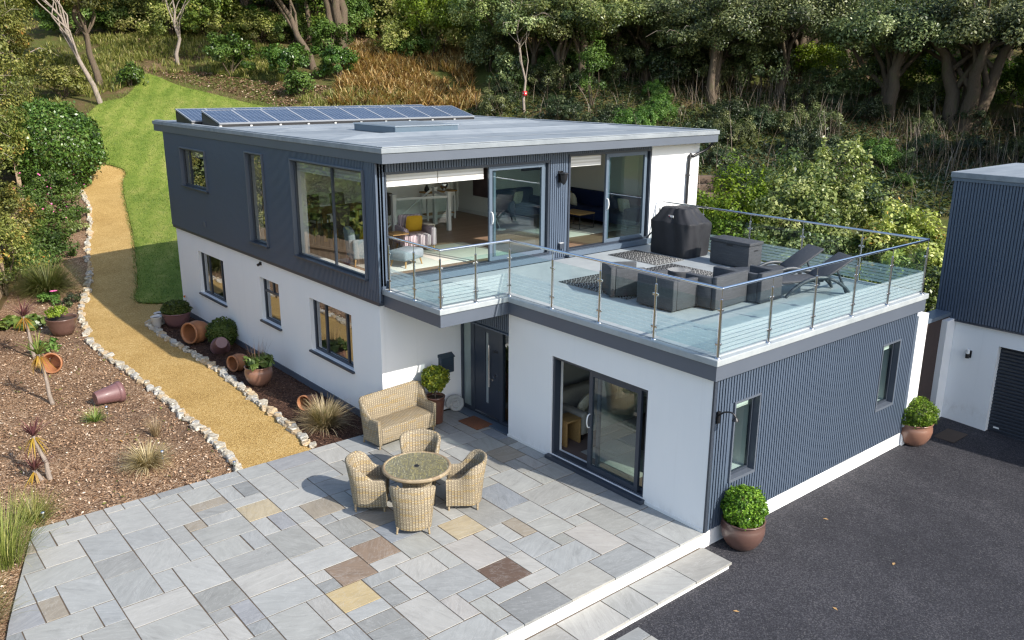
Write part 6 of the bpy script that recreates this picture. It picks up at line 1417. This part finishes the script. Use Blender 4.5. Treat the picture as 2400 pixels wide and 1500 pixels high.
lo = lounger(); lo.location = (4.66, 1.38, TZ); lo.rotation_euler.z = rad(-27); lo['label'] = 'grey reclining sun lounger nearest the side railing'; lo['group'] = 'sun loungers'
dup(lo, (4.95, 2.22, TZ), rad(-25), 'grey reclining sun lounger between its twin and the storage box')
# ------------------------------------------------------------------ timber fence and sleepers
def fence_panel(x0, y0, x1, y1, H, lb, k):
    L = math.hypot(x1 - x0, y1 - y0); t = thing('timber_fence', lb, 'fence', G(x0, y0), math.atan2(y1 - y0, x1 - x0)); rr = random.Random(k); dz = ground(x1, y1) - ground(x0, y0)
    n = int(L / .16); b = MB()
    for i in range(n): u = i / n * L; z = dz * u / L; hh = H + rr.uniform(-.06, .04); b.box(u, -.012 + .012 * (i % 2), z - .1, u + .135, .012 + .012 * (i % 2), z + hh, 0)
    b.build('boards', M['fence'], t)
    for f in (0, .5, 1): b = MB(); u = f * L; b.box(u - .05, -.14, dz * f - .2, u + .05, -.03, dz * f + H + .08); b.build('fence_post', M['fence'], t)
    for zz in (.4, 1.3): b = MB(); b.mesh([(0, -.028, zz), (L, -.028, zz + dz), (L, -.028, zz + dz + .09), (0, -.028, zz + .09), (0, -.075, zz), (L, -.075, zz + dz), (L, -.075, zz + dz + .09), (0, -.075, zz + .09)], [(4, 5, 6, 7), (3, 2, 6, 7), (0, 1, 5, 4)]); b.build('rail', M['fence'], t)
    return t
ORD2 = ['end of the weathered timber fence, nearest the camera', 'weathered timber fence panel beside the big grass mound', 'weathered timber fence panel by the straggly shrub', 'weathered timber fence panel behind the flowering bush', 'last weathered timber fence panel, farthest up the garden']
for k, (a, c) in enumerate(zip(FENCE, FENCE[1:])): fence_panel(a[0] - .25, a[1], c[0] - .25, c[1], 1.75, ORD2[k], k)
for k in range(4):
    t = thing('timber_sleeper', ['bottom', 'second', 'third', 'topmost'][k] + ' timber sleeper of the stepped bank behind the white gable wall', 'sleeper', (22.2 + k * .28, 17.6 + k * .30, 1.45 + k * .36), rad(-32), 'sleepers in the bank'); b = MB(); b.rbox(-1.6, -.16, -.2, 1.8, .2, .16, .02); b.build('beam', M['sleeper'], t)
# leaves lying about
def stray(x, y, z, rz, m, s, lb):
    t = tag(MB().mesh([(-s, 0, .004), (0, -s * .5, .012), (s, 0, .006), (0, s * .5, .014)], [(0, 1, 2, 3)]).build('fallen_leaf', m, uv=False), lb, 'leaf', 'stray leaves on the driveway'); t.location = (x, y, z); t.rotation_euler.z = rz
lm = plain('dry_leaf', (.42, .26, .11), .8, .3, 20); lr = plain('red_leaf', (.30, .05, .03), .8, .3, 20)
for (x, y, m, lb) in ((2.55, -.72, lm, 'single pale dry leaf on the driveway near the ribbed wall'), (2.2, -2.15, lm, 'tiny dry leaf alone in the middle of the driveway'), (.35, -2.2, lm, 'tan leaf on the driveway off the step corner'), (.2, -3.6, lr, 'small dark red leaf on the driveway near the frame edge'), (-.9, -1.35, lm, 'tan leaf on the driveway just below the white step')):
    stray(x, y, drive_z(y) + .002, rnd.uniform(0, 6), m, .05, lb)
t = thing('drain_cover', 'weathered rectangular drain cover in the asphalt by the garage', 'drain cover', (8.0, -.45, drive_z(-.45) + .003)); b = MB(); b.box(-.35, -.22, 0, .35, .22, .008); b.build('lid', plain('rusty_steel', (.075, .055, .042), .8, .4, 9), t)
# ------------------------------------------------------------------ inside, upper floor
FZ = 3.122
rug('living_rug', 'cream rug under the striped armchair inside the corner doors', -1.25, 7.75, 2.3, 9.7, FZ, 'cream_rug'); rug('living_rug', 'cream rug in front of the navy sofa', 4.6, 8.5, 7.6, 10.2, FZ, 'cream_rug')
def cushion(parent, x, y, z, s, m, rot, name='cushion'):
    bq = bmesh.new(); bmesh.ops.create_grid(bq, x_segments=10, y_segments=10, size=1); vs = [v.co.copy() for v in bq.verts]; bq.free(); b = MB(); n = 11
    for sg in (-1, 1):
        V = [(v.x * s * .5 * (1 - .08 * (v.y * v.y)), sg * .085 * (1 - v.x ** 2) ** .5 * (1 - v.y ** 2) ** .5 if abs(v.x) < 1 and abs(v.y) < 1 else 0, v.y * s * .5 * (1 - .08 * v.x * v.x)) for v in vs]
        b.mesh(V, [(j * n + i, j * n + i + 1, (j + 1) * n + i + 1, (j + 1) * n + i) for j in range(10) for i in range(10)], 0, True)
    o = b.build(name, M[m], parent, loc=(x, y, z)); o.rotation_euler = rot; return o
def armchair(lb, loc, rz, m, legm='oak'):
    t = thing('armchair', lb, 'armchair', loc, rz); w = .41
    b = MB(); b.rbox(-w + .13, -.32, .16, w - .13, .40, .44, .05); b.build('seat', M[m], t)
    b = MB(); b.rbox(-w + .11, -.42, .16, w - .11, -.24, .86, .07, seg=4, M=T(0, 0, 0) @ Rx(rad(6))); b.build('backrest', M[m], t)
    for s in (-1, 1): b = MB(); x0, x1 = sorted((s * w, s * (w - .13))); b.rbox(x0, -.40, .16, x1, .40, .60, .05, seg=3); b.build('arm', M[m], t)
    for sx in (-1, 1):
        for y in (-.34, .34): b = MB(); b.tube([(sx * .34, y, .17), (sx * .37, y * 1.06, 0)], [.025, .014], 8); b.build('leg', M[legm], t)
    return t
t = armchair('armchair in purple and cream stripes just inside the open terrace door', (.78, 9.55, FZ), rad(165), 'stripe')
def loose_cushion(lb, loc, s, m, rot, cat='cushion'):
    t = thing('cushion', lb, cat, loc); cushion(t, 0, 0, 0, s, m, rot, 'pad'); return t
loose_cushion('mustard cushion on the striped armchair', (.80, 9.62, FZ + .64), .42, 'mustard', (rad(-14), 0, rad(165)))
t = thing('throw', 'cream throw over the arm of the striped armchair', 'throw', (1.13, 9.48, FZ + .605)); b = MB(); b.rbox(-.10, -.14, 0, .09, .15, .025, .01); b.rbox(.075, -.12, -.16, .095, .13, .012, .008); b.build('cloth', M['throw'], t)
t = armchair('pale grey blue armchair inside the large corner window', (-.85, 9.0, FZ), rad(-110), 'greyblue')
loose_cushion('mustard cushion on the grey blue armchair by the corner window', (-.92, 9.02, FZ + .62), .44, 'mustard', (rad(-14), rad(12), rad(-110)))
t = thing('side_table', 'small wire framed side table beside the striped armchair', 'table', (.12, 9.35, FZ)); b = MB(); b.rbox(-.22, -.22, .50, .22, .22, .53, .006); b.build('tabletop', M['oak'], t)
for sx in (-1, 1):
    for sy in (-1, 1): b = MB(); b.tube([(sx * .2, sy * .2, 0), (sx * .2, sy * .2, .5)], .007, 6); b.build('leg', M['black'], t)
t = thing('footstool', 'grey blue footstool with oak legs near the corner column', 'stool', (-.35, 8.2, FZ), rad(20)); b = MB(); b.rbox(-.34, -.25, .16, .34, .25, .38, .05); b.build('cushion_top', M['greyblue'], t)
for sx in (-1, 1):
    for sy in (-1, 1): b = MB(); b.tube([(sx * .26, sy * .18, .17), (sx * .30, sy * .21, 0)], [.024, .015], 6); b.build('leg', M['oak'], t)
t = thing('dining_table', 'oak dining table seen through the large corner window', 'table', (.35, 12.4, FZ), rad(8)); b = MB(); b.rbox(-.9, -.48, .71, .9, .48, .75, .01); b.build('tabletop', M['oak'], t)
for sx in (-1, 1):
    for sy in (-1, 1): b = MB(); b.box(sx * .8 - .04, sy * .38 - .04, 0, sx * .8 + .04, sy * .38 + .04, .705); b.build('leg', M['oak'], t)
t = thing('dining_chair', 'x', 'chair'); b = MB(); b.rbox(-.23, -.22, .36, .23, .24, .48, .03); b.build('seat', M['greybrown'], t); b = MB(); b.rbox(-.23, -.27, .40, .23, -.18, 1.02, .035, M=Rx(rad(7))); b.build('backrest', M['greybrown'], t)
for sx in (-1, 1):
    for y in (-.2, .2): b = MB(); b.tube([(sx * .19, y, .37), (sx * .2, y * 1.05, 0)], [.024, .018], 6); b.build('leg', M['oak'], t)
dc = t; dcn = True
for (x, y, rz, lb) in ((-.25, 11.65, 5, 'grey brown dining chair on the near side, close to the window'), (.55, 11.75, 10, 'grey brown dining chair on the near side, away from the window'), (.1, 13.2, 185, 'grey brown dining chair on the far side, close to the window'), (.9, 13.2, 190, 'grey brown dining chair on the far side, away from the window'), (-.85, 12.2, -85, 'grey brown dining chair at the window end of the oak table'), (1.6, 12.7, 98, 'grey brown dining chair at the stair end of the oak table')):
    if dcn: dc.location = (x, y, FZ); dc.rotation_euler.z = rad(rz); dc['label'] = lb; dc['group'] = 'dining chairs'; dcn = False
    else: dup(dc, (x, y, FZ), rad(rz), lb)
t = thing('stair_balustrade', 'white stair balustrade with glass infill and square newel posts', 'balustrade', (0, 0, FZ)); PTS = [(1.55, 11.75), (3.05, 11.35), (3.35, 12.45)]
for (x, y) in PTS: b = MB(); b.box(x - .05, y - .05, 0, x + .05, y + .05, 1.02); b.box(x - .07, y - .07, 1.021, x + .07, y + .07, 1.06); b.build('newel_post', M['white_paint'], t)
for a, c in zip(PTS, PTS[1:]):
    dx, dy = c[0] - a[0], c[1] - a[1]; L = math.hypot(dx, dy); b = MB(); b.box(.052, -.03, .90, L - .052, .03, .96); b.build('handrail', M['white_paint'], t, loc=(*a, 0), rotz=math.atan2(dy, dx)); b = MB(); b.box(.06, -.005, .08, L - .06, .005, .89); b.build('glass_panel', M['glass_clear'], t, loc=(*a, 0), rotz=math.atan2(dy, dx))
b = MB(); b.tube([(1.6, 12.3, .05), (3.2, 12.4, 1.0)], .03, 8); b.build('sloping_handrail', M['white_paint'], t)
t = thing('console_table', 'white console table with oak top against the inner wall', 'table', (3.95, 13.12, FZ)); b = MB(); b.rbox(-.55, -.18, .80, .55, .20, .84, .006); b.build('tabletop', M['oak'], t); b = MB(); b.box(-.5, -.14, .68, .5, .18, .795); b.build('apron', M['white_paint'], t)
for sx in (-1, 1):
    for sy in (-.12, .16): b = MB(); b.box(sx * .48 - .025, sy - .025, 0, sx * .48 + .025, sy + .025, .675); b.build('leg', M['white_paint'], t)
b = MB(); b.box(-.5, -.14, .16, .5, .18, .19); b.build('shelf', M['oak'], t)
t = thing('globe', 'silver globe ornament on the console table', 'ornament', (4.12, 13.1, FZ + .842)); b = MB(); bq = bmesh.new(); bmesh.ops.create_uvsphere(bq, u_segments=20, v_segments=14, radius=.13); b.bm(bq, 0, True, 1, T(0, 0, .16)); b.build('ball', M['chrome'], t); b = MB(); b.lathe([(.07, 0), (.06, .02), (.02, .04)], 16); b.build('base', M['chrome'], t)
t = thing('vase', 'small dark vase at the end of the console table', 'vase', (3.52, 13.1, FZ + .842)); b = MB(); b.lathe([(.05, 0), (.075, .06), (.06, .13), (.03, .17), (.035, .2)], 16); b.build('body', M['black'], t)
t = thing('picture', 'dark abstract picture on the white inner wall', 'picture', (5.352, 12.85, 4.15)); b = MB(); b.box(-.03, -.42, -.45, 0, .42, .42); b.build('canvas', M['picture'], t)
t = thing('wall_thermostat', 'small dark switch on the inner wall above the balustrade', 'thermostat', (3.3, 13.39, 4.62)); b = MB(); b.box(-.05, -.02, -.05, .05, 0, .05); b.build('plate', M['black'], t)
def sofa(lb, loc, rz, m, L=2.6):
    t = thing('sofa', lb, 'sofa', loc, rz); a = L / 2
    b = MB(); b.rbox(-a, -.42, .12, a, .45, .42, .05); b.build('seat', M[m], t); b = MB(); b.rbox(-a, -.50, .12, a, -.24, .84, .08, seg=4); b.build('backrest', M[m], t)
    for s in (-1, 1): b = MB(); x0, x1 = sorted((s * a, s * (a - .2))); b.rbox(x0 + .001, -.48, .12, x1 - .001, .46, .60, .06, seg=3); b.build('arm', M[m], t)
    for sx in (-1, 1):
        for y in (-.4, .38): b = MB(); b.tube([(sx * (a - .1), y, .14), (sx * (a - .1), y, 0)], .025, 6); b.build('leg', M['black'], t)
    return t
sofa('long navy velvet sofa along the end wall, seen through the second terrace door', (7.30, 9.9, FZ), PI / 2, 'navy', 3.3); sofa('short navy velvet sofa against the back wall, seen through the first terrace door', (6.05, 11.88, FZ), PI, 'navy', 1.5)
loose_cushion('plain mustard cushion on the navy sofa', (7.22, 11.1, FZ + .64), .42, 'mustard', (rad(-16), 0, rad(95))); loose_cushion('patterned cushion on the navy sofa beside the mustard one', (7.08, 10.72, FZ + .60), .40, 'pattern', (rad(-18), 0, rad(80))); loose_cushion('patterned cushion at the far end of the navy sofa', (7.2, 8.75, FZ + .62), .40, 'pattern', (rad(-16), 0, rad(100)))
loose_cushion('patterned cushion on the short navy sofa', (5.85, 11.76, FZ + .62), .40, 'pattern', (rad(-16), 0, rad(190)))
t = thing('coffee_table', 'oak coffee table with thin black frame in front of the navy sofa', 'table', (6.2, 9.6, FZ), rad(92)); b = MB(); b.rbox(-.42, -.30, .40, .42, .30, .44, .005); b.build('tabletop', M['oak'], t)
b = MB()
for sx in (-1, 1):
    for sy in (-1, 1): b.tube([(sx * .40, sy * .28, 0), (sx * .40, sy * .28, .40)], .011, 6)
for s in (-1, 1): b.tube([(-.40, s * .28, .012), (.40, s * .28, .012)], .011, 6); b.tube([(s * .40, -.28, .012), (s * .40, .28, .012)], .011, 6)
b.build('frame', M['black'], t)
t = thing('hanging_picture', 'dark seascape picture high on the wall above the navy sofa', 'picture', (7.05, 12.39, 4.75)); b = MB(); b.box(-.55, -.03, -.32, .55, 0, .32); b.build('canvas', M['picture'], t)
t = thing('arc_floor_lamp', 'slim white arc floor lamp behind the first terrace door', 'lamp', (4.25, 10.6, FZ)); b = MB(); b.tube(smooth([(0, 0, .02), (-.25, 0, .6), (-.28, 0, 1.2), (-.05, 0, 1.75), (.35, .05, 1.95)], 5), .012, 8); b.build('stem', M['white_paint'], t); b = MB(); b.lathe([(.16, 0), (.16, .02), (.0, .03)], 20); b.build('base', M['white_paint'], t); b = MB(); b.lathe([(.03, 0), (.16, -.14), (.155, -.15)], 20, M=T(.38, .05, 1.97)); b.build('lamp_shade', M['white_paint'], t)
# ------------------------------------------------------------------ inside the annexe
AZ = .077
t = sofa('pale grey fabric sofa inside the annexe sliding door', (2.0, 4.2, AZ), PI, 'beige', 2.3); loose_cushion('patterned scatter cushion on the pale annexe sofa', (1.25, 4.1, AZ + .62), .42, 'pattern', (rad(-20), rad(20), rad(190))); loose_cushion('plain beige cushion deeper along the annexe sofa', (2.5, 4.15, AZ + .62), .45, 'beige', (rad(-18), 0, rad(180)))
t = thing('nest_table', 'small oak side table between the annexe door and the sofa', 'table', (.62, 3.92, AZ)); b = MB(); b.rbox(-.2, -.2, .50, .2, .2, .54, .006); b.build('tabletop', M['oak'], t)
for s in (-1, 1): b = MB(); x0, x1 = sorted((s * .2, s * .16)); b.rbox(x0, -.19, 0, x1, .19, .498, .005); b.build('leg', M['oak'], t)
rug('annexe_rug', 'pale shaggy rug just inside the annexe sliding door', .5, 1.9, 1.5, 3.4, AZ, 'beige')
t = thing('armchair_dark', 'x', 'chair') if False else armchair('brown leather look armchair at the dark end of the annexe room', (1.4, 1.1, AZ), rad(20), 'greybrown', 'black')
b = MB()
# ------------------------------------------------------------------ camera, sun, sky
cam = bpy.data.cameras.new('camera'); co = bpy.data.objects.new('camera', cam); COL.objects.link(co)
yaw, pitch, roll = -.6909, -.2761, .0050
f_ = Vector((-math.sin(yaw) * math.cos(pitch), math.cos(yaw) * math.cos(pitch), math.sin(pitch)))
r_ = Vector((math.cos(yaw), math.sin(yaw), 0)); u_ = r_.cross(f_)
r2, u2 = r_ * math.cos(roll) + u_ * math.sin(roll), -r_ * math.sin(roll) + u_ * math.cos(roll)
mt = Matrix((r2, u2, -f_)).transposed().to_4x4(); mt.translation = Vector((-10.3544, -7.5936, 7.1301)); co.matrix_world = mt
cam.sensor_width = 36; cam.lens = 1994.0 * 36 / 2400; cam.clip_end = 1500; cam.clip_start = .1
SC.camera = co
to_sun = Vector((.195 * math.cos(rad(34.5)), -.981 * math.cos(rad(34.5)), math.sin(rad(34.5)))).normalized()
sl_ = bpy.data.lights.new('sun', 'SUN'); sl_.energy = 3.7; sl_.angle = rad(.53); sl_.color = (1, .945, .86)
so = bpy.data.objects.new('sun', sl_); COL.objects.link(so); so.rotation_euler = to_sun.to_track_quat('Z', 'Y').to_euler(); so.location = (10, -30, 30)
w = bpy.data.worlds.new('World'); SC.world = w; w.use_nodes = True; nt = w.node_tree
sk = nt.nodes.new('ShaderNodeTexSky'); sk.sky_type = 'NISHITA'; sk.sun_disc = False; sk.sun_elevation = rad(34.5); sk.sun_rotation = math.atan2(to_sun.x, to_sun.y); sk.air_density = 1.0; sk.dust_density = 1.2; sk.ozone_density = 1
bg = nt.nodes['Background']; nt.links.new(sk.outputs[0], bg.inputs[0]); bg.inputs[1].default_value = .15
SC.view_settings.view_transform = 'Standard'; SC.view_settings.look = 'None'; SC.view_settings.exposure = .78; SC.view_settings.gamma = 1
SC.render.engine = 'CYCLES'; cy = SC.cycles
cy.use_denoising = True; cy.max_bounces = 10; cy.diffuse_bounces = 4; cy.glossy_bounces = 4; cy.transmission_bounces = 6; cy.transparent_max_bounces = 24; cy.caustics_reflective = False; cy.caustics_refractive = False
cy.sample_clamp_indirect = 6; cy.pixel_filter_type = 'BLACKMAN_HARRIS'; cy.filter_width = 1.3
